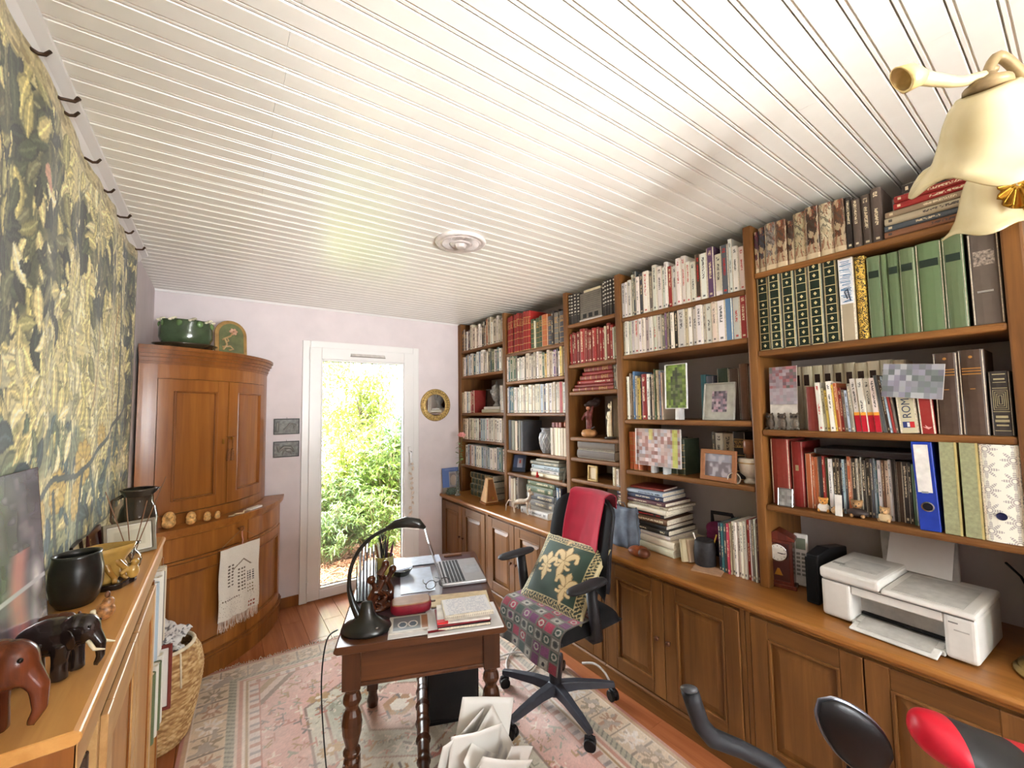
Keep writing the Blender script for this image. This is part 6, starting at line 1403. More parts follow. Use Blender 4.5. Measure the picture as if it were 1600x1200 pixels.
# ------------------------------------------------------------------ fourth bay
def soft4(rows, cols):
    y, x = np.mgrid[0:rows, 0:cols] / np.array([rows, cols])[:, None, None]; return np.where((np.hypot((x - .45) / .3, (y - .5) / .45) < 1)[..., None], np.array((70, 72, 60.)), np.array((128, 150, 70.)))
n = 60; Ca = mosaic(9, 15, [(120, 150, 60), (90, 110, 60), (160, 176, 110), (70, 80, 60)], 3, 90, 60, soft4)
t = framed('framed_photo', 'tall white-edged photograph with green background before the books, fourth bay', .135, .25, (2.082, 1.352, 1.5715), 0, .03, Ca, .004, M('white_edge', (226, 226, 220), .4))
G().box(.0, .05, -.012, .012, -.0605, 0).build('stand', M('stand_white', (216, 216, 214), .4), t)
Cb = mosaic(7, 8, [(120, 110, 120), (160, 130, 140), (104, 96, 104), (170, 150, 156), (84, 78, 86)], 5, 48, 48)
framed('framed_photo', 'grey mounted photograph with pink centre leaning on dark albums, fourth bay', .165, .195, (2.10, 1.128, 1.5095), 0, .16, Cb, .005, M('mount_edge', (168, 166, 156), .5), .038, (166, 164, 152))
Cc = mosaic(14, 10, [(196, 176, 172), (178, 158, 150), (160, 120, 112), (200, 188, 188), (184, 158, 150), (176, 174, 180)], 8, 80, 112); Cc[:, 92:104] = Cc[:, 92:104] * .4 + np.array((190, 206, 70)) * .6; Cc[:24, 34:44] = Cc[:24, 34:44] * .4 + np.array((206, 206, 90)) * .6
t = framed('framed_photo', 'wide unframed colour photograph propped before the leather books, fourth bay', .30, .215, (2.075, 1.482, 1.2415), 0, .03, Cc, .002, M('photo_edge', (196, 190, 186), .5))
G().box(.0, .07, -.05, -.03, -.0413, 0).build('stand', M('stand_clear', (196, 200, 200), .3), t); G().box(.0, .07, .03, .05, -.0413, 0).build('stand', M('stand_clear', (196, 200, 200), .3), t)
Ce = np.zeros((40, 60, 3)); Ce[:] = (140, 140, 146); Ce[14:, :] = (112, 104, 108); q = vnoise(40, 60, 6, 9, np.random.default_rng(4)); Ce = lerp(Ce, np.clip((q - .5) * 3, 0, 1), (166, 160, 164))
framed('framed_photo', 'brown wood framed grey landscape photograph on the lowest shelf, fourth bay', .19, .158, (2.09, 1.14, 1.2005), -.05, .12, Ce, .022, wood('frame_brown', (128, 82, 50), (166, 114, 74), 1, .4))
def grinder():
    t = thing('coffee_grinder', 'cream porcelain grinder with brown wooden neck beside the upright, fourth bay', 'grinder', (2.15, 1.01, 1.2005)); cp = M('porcelain', (218, 210, 192), .2, coat=.4)
    G().lathe([(.03, 0), (.032, .01), (.02, .022), (.022, .03), (.045, .05), (.052, .09), (.052, .118), (.048, .122), (.001, .122)], n=26).build('bowl', cp, t, smooth=True)
    G().lathe([(.016, .122), (.016, .14), (.026, .145), (.026, .205), (.022, .212), (.001, .213)], n=22).build('neck', M('neck_wood', (120, 74, 46), .35), t, smooth=True)
    G().lathe([(.0525, .098), (.053, .10), (.0525, .104)], n=26, caps=False).build('gold_band', M('gilt', (176, 148, 96), .35, .5), t)
grinder()
one(G().lathe([(.018, 0), (.022, .012), (.028, .045), (.030, .05), (.027, .05), (.023, .03), (.015, .006), (.001, .005)], n=22), 'porcelain_cup', M('porcelain', (218, 210, 192), .2, coat=.4), 'small white porcelain cup lying on its side at the shelf edge, fourth bay', 'cup', loc=(2.13, 1.075, 1.231), rot=(0, -PI / 2 - .15, .35), smooth=True)
# worktop under the fourth bay
def bag():
    t = thing('carrier_bag', 'grey carrier bag standing on the worktop behind the office chair', 'bag', (2.06, 1.715, ZW + .0003)); m = M('bag_grey', (92, 100, 112), .45, var=.25, scale=14, bump=.2)
    n = 20
    def f(u, v):
        a = 2 * PI * u; w = .06 + .004 * math.sin(5 * a + v * 3); d = .075 + .004 * math.cos(7 * a); k = max(abs(math.cos(a)), abs(math.sin(a))) ** .7; q = 1 + .06 * math.sin(3 * a + 8 * v) * v
        return (w * math.cos(a) / k * q * (1 - .35 * v ** 3), d * math.sin(a) / k * q, .235 * v)
    G().surf(f, 32, 12).build('bag_body', m, t, smooth=True, solid=.002); G().box(-.055, .055, -.07, .07, .0, .003).build('bag_floor', m, t)
    G().tube([(-.03, .02, .22), (-.04, .025, .26), (-.04, -.02, .262), (-.03, -.03, .22)], .003, 6).build('handle', M('bag_cord', (70, 72, 78), .6), t)
bag()
def pouch():
    t = thing('leather_pouch', 'round brown leather pouch with a long dark cord on the worktop', 'pouch', (1.955, 1.545, ZW + .0003)); m = M('pouch_leather', (128, 66, 34), .4, var=.2, scale=60)
    G().ell((0, 0, .028), (.05, .062, .028), (0, 0, .2), 18, 10).build('body', m, t, smooth=True); G().ell((-.012, -.045, .03), (.035, .035, .026), None, 16, 8).build('flap', M('pouch_dark', (86, 44, 24), .4), t, smooth=True)
    G().tube([(.0, .0, .052), (.03, .02, .10), (.045, .045, .17), (.05, .05, .22)], .0035, 6).build('cord', M('bag_cord', (70, 72, 78), .6), t, smooth=True)
pouch()
for k, (y, rz, c) in enumerate(((1.345, -.5, 'b'), (1.318, -.42, 'b'))):
    book(c, .022, .115, .13, (2.06 + .02 * k, y, ZW + .0035), 'plain', 'notebook', ('left one of two worn kraft notebooks leaning by the tall pile', 'right one of two worn kraft notebooks leaning by the black pouch')[k], 'kraft notebooks on the worktop', (-.16, 0, rz))
def pencil_pouch():
    t = thing('pencil_pouch', 'black cylindrical pencil pouch standing before the purple bag', 'pouch', (2.115, 1.245, ZW + .0003)); m = M('nylon_black', (44, 42, 44), .6, var=.2, scale=60, bump=.2)
    G().lathe([(.045, 0), (.052, .01), (.055, .07), (.05, .125), (.043, .135), (.04, .13), (.001, .12)], n=22, wob=lambda a, j: 1 + .04 * math.sin(4 * a + j)).build('body', m, t, smooth=True)
    for k, (x, y, c) in enumerate(((-.02, .03, (220, 216, 206)), (.02, -.035, (196, 160, 70)))): G().tube([(x, y, .10), (x * 1.4, y * 1.5, .165)], [.004, .0035], 6).build('pencil', M('pencil_%d' % k, c, .5), t)
pencil_pouch()
t = thing('purple_bag', 'soft black and purple bag slumped at the back of the worktop', 'bag', (2.29, 1.235, ZW + .0003)); blob('body', [('e', (0, 0, .085), (.07, .095, .085)), ('e', (.0, .01, .15), (.06, .08, .05))], M('bag_black', (38, 34, 40), .7, var=.2), t, .008); blob('purple_lining', [('e', (-.045, .01, .165), (.04, .062, .04)), ('e', (-.055, .02, .13), (.03, .045, .035))], M('bag_purple', (104, 26, 66), .7, var=.2), t, .005); G().tube([(.02, .07, .17), (.0, .06, .24), (.0, -.05, .245), (.02, -.07, .17)], .012, 8, flat=.4).build('handle', M('bag_black', (38, 34, 40), .7), t, smooth=True)
one(G().box(-.05, .05, -.07, .07, 0, .006), 'leaflet', M('leaflet', (176, 140, 112), .6), 'flat tan leaflet on the worktop before the leaning magazines', 'leaflet', loc=(2.06, 1.20, ZW + .0003), rot=(0, 0, .3))
# ------------------------------------------------------------------ worktop under the nearest bay
def clock():
    t = thing('mantel_clock', 'small reddish wooden pendulum clock on the worktop beside the printer', 'clock', (2.125, .895, ZW + .0003), .24); m = wood('rosewood', (72, 26, 18), (118, 50, 34), 2, .25, 2, .5)
    G().box(-.004, .085, -.068, .068, 0, .018).build('base', m, t, bev=.003); G().box(.004, .08, -.058, .058, .018, .215).build('case', m, t)
    G().prism([(-.068, .215), (-.068, .225), (0, .258), (.068, .225), (.068, .215)], -.002, .085, 0).build('pediment', m, t, bev=.002)
    G().ring(-.003, .006, -.058, .058, .018, .215, .014).build('door_frame', m, t, bev=.002); G().box(.0, .005, -.044, .044, .032, .20).build('door_panel', M('clock_panel', (70, 26, 20), .3), t)
    f = G().lathe([(.001, .003), (.036, .003), (.036, 0)], (.0, 0, .158), 32, (0, -PI / 2, 0)).build('dial', M('dial_white', (222, 222, 214), .4), t)
    G().lathe([(.036, 0), (.040, .002), (.040, .005), (.036, .006)], (.0, 0, .158), 32, (0, -PI / 2, 0), caps=False).build('bezel', M('chrome', (200, 200, 204), .15, 1), f, smooth=True)
    g = G()
    for k in range(12): a = k * PI / 6; g.cbox((-.0035, .030 * math.sin(a), .158 + .030 * math.cos(a)), (.001, .0016, .006), (-a, 0, 0))
    g.build('hour_marks', M('hand_black', (30, 30, 30), .4), f)['kind'] = 'stuff'
    for a, L in ((1.75, .020), (1.65, .028)): G().cbox((-.0042, -math.sin(a) * L * .5, .158 + math.cos(a) * L * .5), (.001, .003, L), (a, 0, 0)).build('hand', M('hand_black', (30, 30, 30), .4), f)
    G().prism([(-.016, .058), (.016, .058), (.004, .088), (-.004, .088)], -.003, .001, 0).build('pendulum_emblem', M('brass', (176, 132, 60), .3, 1), t)
clock()
def remote():
    t = thing('remote_control', 'white air-conditioner remote control leaning behind the wooden clock', 'remote', (2.20, .832, ZW + .004), rot=(0, .12, .2))
    G().box(0, .018, -.027, .027, .005, .235).build('case', M('remote_white', (214, 212, 204), .4), t, bev=.006, seg=2); G().box(-.001, .004, -.019, .019, .165, .215).build('display', M('lcd', (116, 128, 108), .25), t)
    for j in range(6):
        for i in range(2): G().box(-.002, .003, -.017 + i * .02, -.003 + i * .02, .05 + j * .018, .06 + j * .018).build('button', M('button_grey', (128, 126, 120), .5), t)
remote()
def tower_speaker():
    t = thing('black_speaker', 'black upright speaker box on the worktop left of the printer', 'speaker', (2.06, .742, ZW + .0003), -.06)
    G().prism([(0, 0), (.30, 0), (.30, .19), (.12, .215), (.015, .2)], -.024, .024, 1).build('cabinet', BLK, t, bev=.006, seg=2); G().box(-.0015, .003, -.020, .020, .012, .19).build('grille', M('grille', (14, 14, 15), .9, bump=.3, scale=300), t)
tower_speaker()
def printer():
    t = thing('printer', 'white all-in-one inkjet printer with open paper tray on the worktop', 'printer', (1.972, .472, ZW + .0003), math.radians(-4)); m = M('printer_white', (214, 211, 204), .42, var=.02); lt = M('printer_grey', (188, 186, 180), .45); dk = M('printer_slot', (30, 30, 32), .6)
    W2, Dp, Hh = .212, .31, .148
    G().box(.0, Dp, .115, W2, .006, Hh).build('body_side', m, t, bev=.012, seg=3); G().box(.0, Dp, -W2, -.135, .006, Hh).build('body_side', m, t, bev=.012, seg=3)
    G().box(.09, Dp, -.136, .116, .006, Hh).build('body_core', lt, t); G().box(.004, .1, -.136, .116, .112, Hh).build('front_bridge', m, t, bev=.004); G().box(-.0, .1, -.136, .116, .004, .02).build('floor_plate', lt, t, bev=.003)
    G().box(.075, .092, -.13, .11, .026, .034).build('paper_slot', dk, t)
    G().prism([(-.050, .004), (.06, .020), (.06, .026), (-.050, .012)], -.128, .108, 1).build('output_tray', M('tray_white', (222, 221, 216), .35), t, bev=.004, seg=2)
    G().prism([(-.036, .0145), (.05, .0265), (.05, .0285), (-.036, .0165)], -.11, .09, 1).build('tray_guide', lt, t, bev=.001)
    lid = G().box(-.006, Dp, .025, W2 + .002, Hh, .192).build('feeder_lid', m, t, bev=.012, seg=3)
    G().prism([(-.006, Hh), (Dp, Hh), (Dp, .172), (.0, .166)], -W2 - .002, .024, 1).build('scanner_lid', m, t, bev=.008, seg=3)
    G().prism([(.02, .1658), (.25, .1702), (.25, .1722), (.02, .1676)], -W2 + .03, -.0, 1).build('lid_recess', lt, t)
    G().box(.06, .2, .05, .17, .192, .1935).build('feed_flap', lt, lid, bev=.001); G().box(.08, .10, .16, .20, .1918, .1935).build('feed_latch', M('latch', (150, 148, 142), .5), lid)
    G().box(-.0015, .004, -.17, -.148, .122, .126).build('status_light', M('printer_mark', (120, 118, 112), .5), t); G().box(-.0015, .004, -.195, -.16, .10, .104).build('nameplate', M('printer_mark2', (170, 166, 160), .5), t)
    G().box(-.001, .0, -W2 + .005, W2 - .004, Hh - .0035, Hh - .001).build('seam', M('seam', (96, 94, 90), .7), t)
    s = G().add([(.285, -.12, .17), (.285, .10, .17), (.36, .13, .30), (.36, -.105, .30), (.30, -.12, .17), (.30, .10, .17), (.375, .13, .30), (.375, -.105, .30)], [(0, 1, 2, 3), (7, 6, 5, 4), (0, 4, 5, 1), (1, 5, 6, 2), (2, 6, 7, 3), (3, 7, 4, 0)]).build('rear_support', lt, t, bev=.002)
    one(G().add([(.281, -.115, .175), (.281, .075, .175), (.366, .075, .335), (.366, -.115, .335), (.2835, -.115, .175), (.2835, .075, .175), (.3685, .075, .335), (.3685, -.115, .335)], [(0, 1, 2, 3), (7, 6, 5, 4), (0, 4, 5, 1), (1, 5, 6, 2), (2, 6, 7, 3), (3, 7, 4, 0)]), 'paper_stack', M('paper_sheet', (224, 222, 218), .8, var=.01), 'stack of white paper standing in the printer feed', 'paper', loc=(1.962, .485, ZW + .0003), rot=(0, 0, math.radians(-4)))
printer()
one(G().tube([(2.38, .23, .99), (2.42, .20, .94), (2.43, .17, .85), (2.42, .14, ZW + .006)], .004, 6), 'power_cable', BLK, 'black cable curling down the wall behind the printer', 'cable', smooth=True)
def dome():
    t = thing('glass_dome', 'glass dome on a ringed brass base at the right edge of the worktop', 'dome', (2.075, .09, ZW + .0003)); br = M('brass_base', (168, 142, 84), .25, .9, var=.1)
    G().lathe([(.115, 0), (.118, .006), (.112, .014), (.104, .016), (.106, .024), (.098, .032), (.088, .034), (.086, .042), (.001, .042)], n=40).build('base', br, t, smooth=True)
    G().lathe([(.080, .042), (.080, .20), (.074, .235), (.055, .265), (.028, .28), (.001, .284)], n=36, caps=False).build('dome_glass', glass('dome_clear', (236, 238, 232)), t, smooth=True)
    r = np.random.default_rng(3); g = G(); g.tube([(0, 0, .042), (.004, 0, .13)], .004, 6)
    for i in range(26):
        a = r.uniform(0, 6.28); q = r.uniform(.01, .05); z = .20 + r.uniform(-.06, .05); g.cbox((q * math.cos(a), q * math.sin(a), z), (.028, .012, .002), (r.uniform(-.8, .8), r.uniform(-.8, .8), a))
    g.build('dried_flowers', M('dried_cream', (206, 192, 140), .8, var=.3), t)
dome()
# ------------------------------------------------------------------ ornaments in the nearest bay
for k, y in enumerate((.886, .836, .786)):
    t = thing('owl_figurine', ('left one of three dark carved owls before the white journals', 'middle one of three dark carved owls before the white journals', 'right one of three dark carved owls before the white journals')[k], 'figurine', (2.10, y, 1.4705), .25 * (k - 1), 'three owls above the printer'); m = M('owl_stone_%d' % k, ((70, 58, 46), (86, 74, 62), (96, 88, 76))[k], .5, var=.3, scale=120)
    blob('body', [('e', (0, 0, .028), (.018, .019, .028)), ('e', (-.001, 0, .058), (.016, .018, .015)), ('e', (-.008, .012, .004), (.012, .007, .005)), ('e', (-.008, -.012, .004), (.012, .007, .005)), ('e', (-.002, .013, .072), (.004, .005, .007)), ('e', (-.002, -.013, .072), (.004, .005, .007))], m, t, .0022)
    for q in (-1, 1): G().ell((-.0145, q * .0075, .060), (.003, .006, .006), None, 8, 6).build('eye', M('owl_eye', (40, 34, 28), .3), t)
    G().lathe([(.003, 0), (.0004, .007)], (-.015, 0, .056), 6, (0, -2.2, 0)).build('beak', M('owl_eye', (40, 34, 28), .3), t)
Cm = mosaic(8, 12, [(150, 120, 124), (158, 104, 108), (128, 104, 112), (110, 112, 106), (166, 156, 164), (150, 140, 146)], 12, 84, 64); Cm[48:] = Cm[48:] * .3 + np.array((180, 176, 184)) * .7
t = framed('photo_print', 'faded colour photograph propped on a card above the three owls', .115, .175, (2.118, .832, 1.585), 0, .05, Cm, .001, M('photo_edge', (196, 190, 186), .5), cat='photograph', depth=.002)
G().box(.0, .003, -.055, .058, -.1143, .0).build('card_foot', M('card_white', (222, 218, 208), .7), t)
Cn = mosaic(10, 6, [(140, 140, 150), (156, 156, 164), (122, 126, 130), (172, 174, 176), (134, 132, 146), (112, 120, 118)], 21, 60, 96)
t = framed('photo_print', 'grey bluish photograph resting crooked against the ROME guide', .165, .125, (2.058, .392, 1.600), 0, .0, Cn, .001, M('photo_edge', (196, 190, 186), .5), cat='photograph', depth=.002); t.rotation_euler = (.10, .03, 0)
framed('framed_photo', 'small square silver photo frame at the left of the binder shelf', .062, .08, (2.10, .838, 1.1265), 0, .12, mosaic(5, 5, [(150, 150, 148), (176, 176, 174), (128, 128, 126)], 2, 20, 20), .004, M('silver_frame', (186, 186, 184), .25, .7))
def animal(name, lab, loc, yaw, mats, s, kind):
    t = thing(name, lab, 'figurine', loc, yaw); a, b = mats
    blob('body', [('e', (0, 0, .30 * s), (.30 * s, .36 * s, .30 * s)), ('e', (-.12 * s, 0, .16 * s), (.3 * s, .34 * s, .16 * s))] if kind == 'sit' else [('e', (0, 0, .25 * s), (.34 * s, .5 * s, .25 * s))], b, t, s * .05)
    blob('head', [('e', (-.06 * s, 0, .72 * s), (.25 * s, .27 * s, .24 * s)), ('e', (-.27 * s, 0, .66 * s), (.13 * s, .13 * s, .10 * s)), ('e', (0, .22 * s, .90 * s), (.06 * s, .09 * s, .11 * s)), ('e', (0, -.22 * s, .90 * s), (.06 * s, .09 * s, .11 * s))], a, t, s * .045)
    G().ell((-.40 * s, 0, .68 * s), .045 * s, None, 8, 6).build('nose', M('nose_black', (30, 26, 26), .3), t)
    for q in (-1, 1):
        G().ell((-.27 * s, q * .11 * s, .79 * s), .032 * s, None, 8, 6).build('eye', M('nose_black', (30, 26, 26), .3), t); G().ell((-.22 * s, q * .24 * s, .12 * s), (.16 * s, .10 * s, .12 * s), None, 10, 8).build('paw', a, t, smooth=True)
    return t
TAN = M('figure_tan', (176, 140, 96), .45, var=.25, scale=90)
animal('dog_figurine', 'little white and orange seated dog figurine before the coloured magazines', (2.115, .700, 1.1265), .2, (M('figure_orange', (212, 150, 74), .4), M('figure_white', (226, 220, 208), .4)), .062, 'sit')
one(G().lathe([(.001, 0), (.018, .004), (.022, .016), (.012, .03), (.001, .038)], n=14, wob=lambda a, j: 1 + .18 * math.sin(7 * a)), 'seashell', TAN, 'small tan ribbed seashell between the dog and bear figurines', 'seashell', loc=(2.105, .650, 1.1265), smooth=True)
animal('bear_figurine', 'tan bear figurine lying on a dark cushion on the binder shelf', (2.112, .585, 1.1265), .15, (M('figure_bear', (150, 116, 76), .5, var=.2), M('figure_dark2', (60, 50, 46), .5)), .072, 'lie')
animal('mouse_figurine', 'pale tan mouse figurine just left of the blue binder', (2.112, .500, 1.1265), -.1, (TAN, M('figure_pale', (196, 170, 130), .5)), .058, 'sit')
one(G().box(0, .002, -.012, .012, 0, .085), 'white_card', M('card_white', (222, 218, 208), .7), 'narrow white card upright behind the bear figurine', 'card', loc=(2.077, .637, 1.1265), rot=(0, .06, 0))
one(G().box(0, .22, -.16, .16, 0, .028), 'flat_case', M('case_black', (30, 24, 24), .35), 'flat black case lying on top of the coloured magazines', 'case', loc=(2.10, .56, 1.1265 + .243), bev=.008, seg=2)
# ------------------------------------------------------------------ things on the desk
def on_desk(u, v, z=.7512): return D(u, v, z)
def desk_lamp():
    x, y, z = on_desk(.088, .095); t = thing('desk_lamp', 'black curved desk lamp with glossy spreading base on the near desk corner', 'lamp', (x, y, z), math.radians(-30)); m = M('lamp_black', (26, 28, 26), .28, var=.1, coat=.3)
    G().lathe([(.092, 0), (.094, .008), (.084, .022), (.055, .034), (.036, .05), (.026, .075), (.02, .10), (.001, .105)], n=30, sy=.8).build('base', m, t, smooth=True)
    pts = [(-.03, 0, .05), (-.052, 0, .10), (-.066, 0, .16), (-.060, 0, .23), (-.030, 0, .295), (.020, 0, .345), (.085, 0, .378)]
    B = [pts[0]] 
    P = [Vector(p) for p in pts]
    for i in range(len(P) - 1):
        a, b, c, d = P[max(i - 1, 0)], P[i], P[i + 1], P[min(i + 2, len(P) - 1)]
        for k in range(1, 7):
            s = k / 6; B.append(tuple(.5 * ((2 * b) + (-a + c) * s + (2 * a - 5 * b + 4 * c - d) * s * s + (-a + 3 * b - 3 * c + d) * s ** 3)))
    G().tube(B, [.016 - .0085 * min(1, i / 14) for i in range(len(B))], 12).build('arm', m, t, smooth=True)
    G().tube([(.075, 0, .374), (.11, 0, .390), (.15, 0, .396), (.195, 0, .388), (.222, 0, .370)], [.009, .017, .021, .019, .006], 14, flat=1.0).build('lamp_head', m, t, smooth=True)
    G().tube([(.13, 0, .380), (.20, 0, .372)], .008, 8).build('lamp_tube', M('lamp_tube_white', (226, 226, 220), .3), t)
    G().ell((.05, -.05, .026), (.006, .006, .003)).build('switch', M('chrome', (200, 200, 204), .15, 1), t)
desk_lamp()
def wire(pts, rad, mat, name, lab):
    P = [Vector(p) for p in pts]; B = [tuple(P[0])]
    for i in range(len(P) - 1):
        a, b, c, d = P[max(i - 1, 0)], P[i], P[i + 1], P[min(i + 2, len(P) - 1)]
        for k in range(1, 7):
            s = k / 6; B.append(tuple(.5 * ((2 * b) + (-a + c) * s + (2 * a - 5 * b + 4 * c - d) * s * s + (-a + 3 * b - 3 * c + d) * s ** 3)))
    return one(G().tube(B, rad, 6), name, mat, lab, 'cable', smooth=True)
wire([(.385, 1.70, .765), (.345, 1.695, .74), (.328, 1.69, .60), (.335, 1.665, .40), (.35, 1.62, .2), (.36, 1.55, .03), (.37, 1.40, .014), (.36, 1.2, .014)], .0025, BLK, 'lamp_cable', 'thin black lamp cable dropping over the left desk edge to the rug')
WC = M('cable_white', (216, 210, 204), .5)
wire([(1.66, 2.32, .02), (1.52, 2.24, .018), (1.45, 2.12, .018), (1.55, 2.06, .02), (1.66, 2.13, .018), (1.60, 2.25, .024), (1.42, 2.30, .018), (1.25, 2.36, .018)], .006, WC, 'white_cable', 'loop of white cable on the rug behind the chair base')
wire([(1.82, 1.64, .02), (1.80, 1.68, .10), (1.78, 1.74, .13), (1.74, 1.80, .12)], .006, WC, 'white_cable', 'white cable end rising beside the right chair castor')
def penholder():
    x, y, z = on_desk(.118, .60); t = thing('pen_pot', 'olive green pot full of pens at the left back of the desk', 'pot', (x, y, z))
    G().lathe([(.040, 0), (.045, .004), (.047, .05), (.045, .10), (.047, .106), (.042, .106), (.040, .1), (.041, .02), (.001, .012)], n=28).build('pot', CER('olive_pot', (150, 136, 66)), t, smooth=True)
    r = random.Random(2)
    for i, c in enumerate(((40, 24, 34), (70, 30, 44), (30, 30, 34), (110, 60, 40), (196, 190, 180), (40, 40, 48), (90, 40, 60))):
        a = i * .9; G().tube([(.015 * math.cos(a), .015 * math.sin(a), .012), (.042 * math.cos(a), .042 * math.sin(a), .15 + .014 * (i % 3)), (.047 * math.cos(a), .047 * math.sin(a), .166 + .014 * (i % 3))], [.004, .0045, .002], 7).build('pen', M('pen_%d' % i, c, .4), t)
    for s in (-1, 1): G().tube([(.0, .02, .10), (.006 * s, .03, .15), (.02 * s, .034, .185), (.006 * s, .038, .20), (-.002 * s, .034, .17)], .003, 6).build('scissor_handle', BLK, t, smooth=True)
penholder()
def magfile():
    x, y, z = on_desk(.052, .44); t = thing('letter_rack', 'dark letter rack packed with upright grey folders along the left desk side', 'letter rack', (x, y, z), DA + .1); 
    G().box(-.045, .045, -.11, .11, 0, .008).build('rack_base', BLK, t, bev=.002)
    for k, xx in enumerate((-.044, .040)): G().prism([(-.11, .006), (.11, .006), (.11, .11), (-.11, .16)], xx, xx + .004, 0).build('rack_side', M('rack_smoke', (44, 42, 42), .12, coat=.5), t)
    for k, c in enumerate(((176, 176, 186), (128, 128, 140), (70, 66, 70), (196, 190, 186), (96, 92, 104))): 
        o = tag(G().prism([(-.10, .0), (.10, .0), (.10, .16 + .012 * (k % 3)), (-.06, .19 - .012 * (k % 2)), (-.10, .17)], -.003, .003, 0).build('folder', M('folder_%d' % k, c, .35), None, (t.location.x + math.cos(DA + .1) * (-.030 + .0145 * k), t.location.y + math.sin(DA + .1) * (-.030 + .0145 * k), z + .0085), (0, 0, DA + .1)), '%s upright folder counted from the left in the letter rack' % ORD[k], 'folder', 'folders in the letter rack')
magfile()
def carving():
    x, y, z = on_desk(.132, .245); t = thing('wood_carving', 'glossy dark brown openwork wooden carving beside the desk lamp', 'sculpture', (x, y, z), .4); P = []
    r = random.Random(11); a0 = [(-.02, 0, .02), (.03, .01, .05), (-.03, 0, .085), (.02, .015, .115), (-.01, 0, .15), (.025, 0, .175)]
    P.append(('t', a0, [.026, .022, .02, .02, .016, .012])); P.append(('t', [(.04, 0, .02), (.05, .0, .07), (.03, .0, .11), (.045, -.01, .145)], [.02, .014, .014, .01])); P.append(('t', [(-.045, 0, .015), (-.055, .01, .06), (-.035, 0, .10), (-.05, 0, .13)], [.018, .013, .013, .009]))
    for p in ((.02, 0, .178), (-.055, 0, .14), (.05, -.01, .15), (.0, .01, .1), (-.03, .01, .06)): P.append(('e', p, (.018, .016, .018)))
    P.append(('e', (0, 0, .012), (.055, .035, .014)))
    blob('carving', P, wood('carving_gloss', (46, 20, 10), (104, 54, 26), 2, .16, 2, .8), t, .0035)
carving()
def sheet(name, u, v, w, l, z, yaw, mat, lab, cat='paper', h=.0015, group=None): return one(G().box(-w / 2, w / 2, -l / 2, l / 2, 0, h), name, mat, lab, cat, group, loc=on_desk(u, v, z), rot=(0, 0, DA + yaw))
PW = M('paper_white2', (224, 224, 224), .6, var=.02); PB = M('paper_bluish', (198, 208, 226), .3, var=.06, scale=30); MAN = M('manila', (206, 186, 150), .7)
sheet('document', .275, .52, .155, .30, .7515, .05, PB, 'bluish glossy document left of the laptop')  # bluish base colour stands in for the window's reflection on this sheet
sheet('document', .30, .775, .21, .13, .7515, .08, PB, 'pale blue brochure at the far end of the desk', h=.004)
sheet('document', .245, .07, .15, .15, .7515, .02, PW, 'white sheet under the photo magazine at the near desk edge')
sheet('folder', .46, .255, .25, .11, .7515, -.03, MAN, 'tan manila folder behind the stack of notebooks', 'folder', .004)
sheet('drawing_pad', .455, .075, .285, .205, .7515, .02, PW, 'large white pad under the notebooks at the right near corner', 'pad', .006)
Cg = np.zeros((60, 60, 3)); Cg[:] = (196, 192, 180); Cg[6:54, 6:48] = (112, 118, 122); y_, x_ = np.mgrid[0:60, 0:60]
for cx in (20, 36): q = np.hypot((x_ - cx) / 7.5, (y_ - 34) / 12); Cg[(q < 1) & (q > .72)] = (226, 226, 222); Cg[q <= .72] = (84, 104, 120)
Cg[6:54, 50:] = (150, 104, 70)
o = sheet('magazine', .245, .085, .145, .125, .7531, .02, M('magazine_edge', (196, 190, 180), .5), 'magazine with a picture of spectacles on its cover by the lamp', 'magazine', .006)
print_sheet(Cg, .143, .123, o, (0, -.0615 + .0615, .0064), (0, PI / 2, 0)).location = (-.0, 0, .0064)
o.children[0].rotation_euler = Euler((PI / 2 * 0, 0, 0)); o.children[0].rotation_euler = Matrix(((0, -1, 0), (0, 0, 1), (-1, 0, 0))).to_euler(); o.children[0].location = (0, -.0615, .0064)
o.children[0].rotation_euler = Matrix(((0, -1, 0), (0, 0, 1), (-1, 0, 0))).transposed().to_euler() if False else Matrix(((0, -1, 0), (0, 0, 1), (-1, 0, 0))).to_euler()
def purse():
    x, y, z = on_desk(.252, .185, .7596); t = thing('spectacle_case', 'red zipped case with tan top on the magazine', 'case', (x, y, z), DA + .05)
    def f(u, v, top):
        a = 2 * PI * u; c, s = math.cos(a), math.sin(a); k = (abs(c) ** 5 + abs(s) ** 5) ** (-.2); return k * c, k * s
    n = 32; vs = []
    prof = [(.80, 0), (.96, .008), (1.0, .022), (.98, .034), (.93, .040), (.90, .040)]
    g = G(); pts = []
    for r_, zz in prof:
        for i in range(n): c, s = f(i / n, 0, 0); pts.append((.082 * r_ * c, .046 * r_ * s, zz))
    fs = [(j * n + i, j * n + (i + 1) % n, (j + 1) * n + (i + 1) % n, (j + 1) * n + i) for j in range(len(prof) - 1) for i in range(n)] + [tuple(range(n))[::-1]]
    g.add(pts, fs).build('case_body', M('case_red', (122, 20, 36), .4, var=.1), t, smooth=True)
    g = G(); g.add([(.082 * .93 * f(i / n, 0, 0)[0], .046 * .93 * f(i / n, 0, 0)[1], zz) for zz in (.038, .044) for i in range(n)], [(i, (i + 1) % n, n + (i + 1) % n, n + i) for i in range(n)] + [tuple(range(n, 2 * n))]).build('case_top', M('case_tan', (150, 112, 82), .55, var=.08), t, bev=.003)
    G().box(.08, .10, -.006, .004, .024, .030).build('zip_tab', M('zip_dark', (70, 50, 34), .4), t, bev=.002)
purse()
zb = .7576
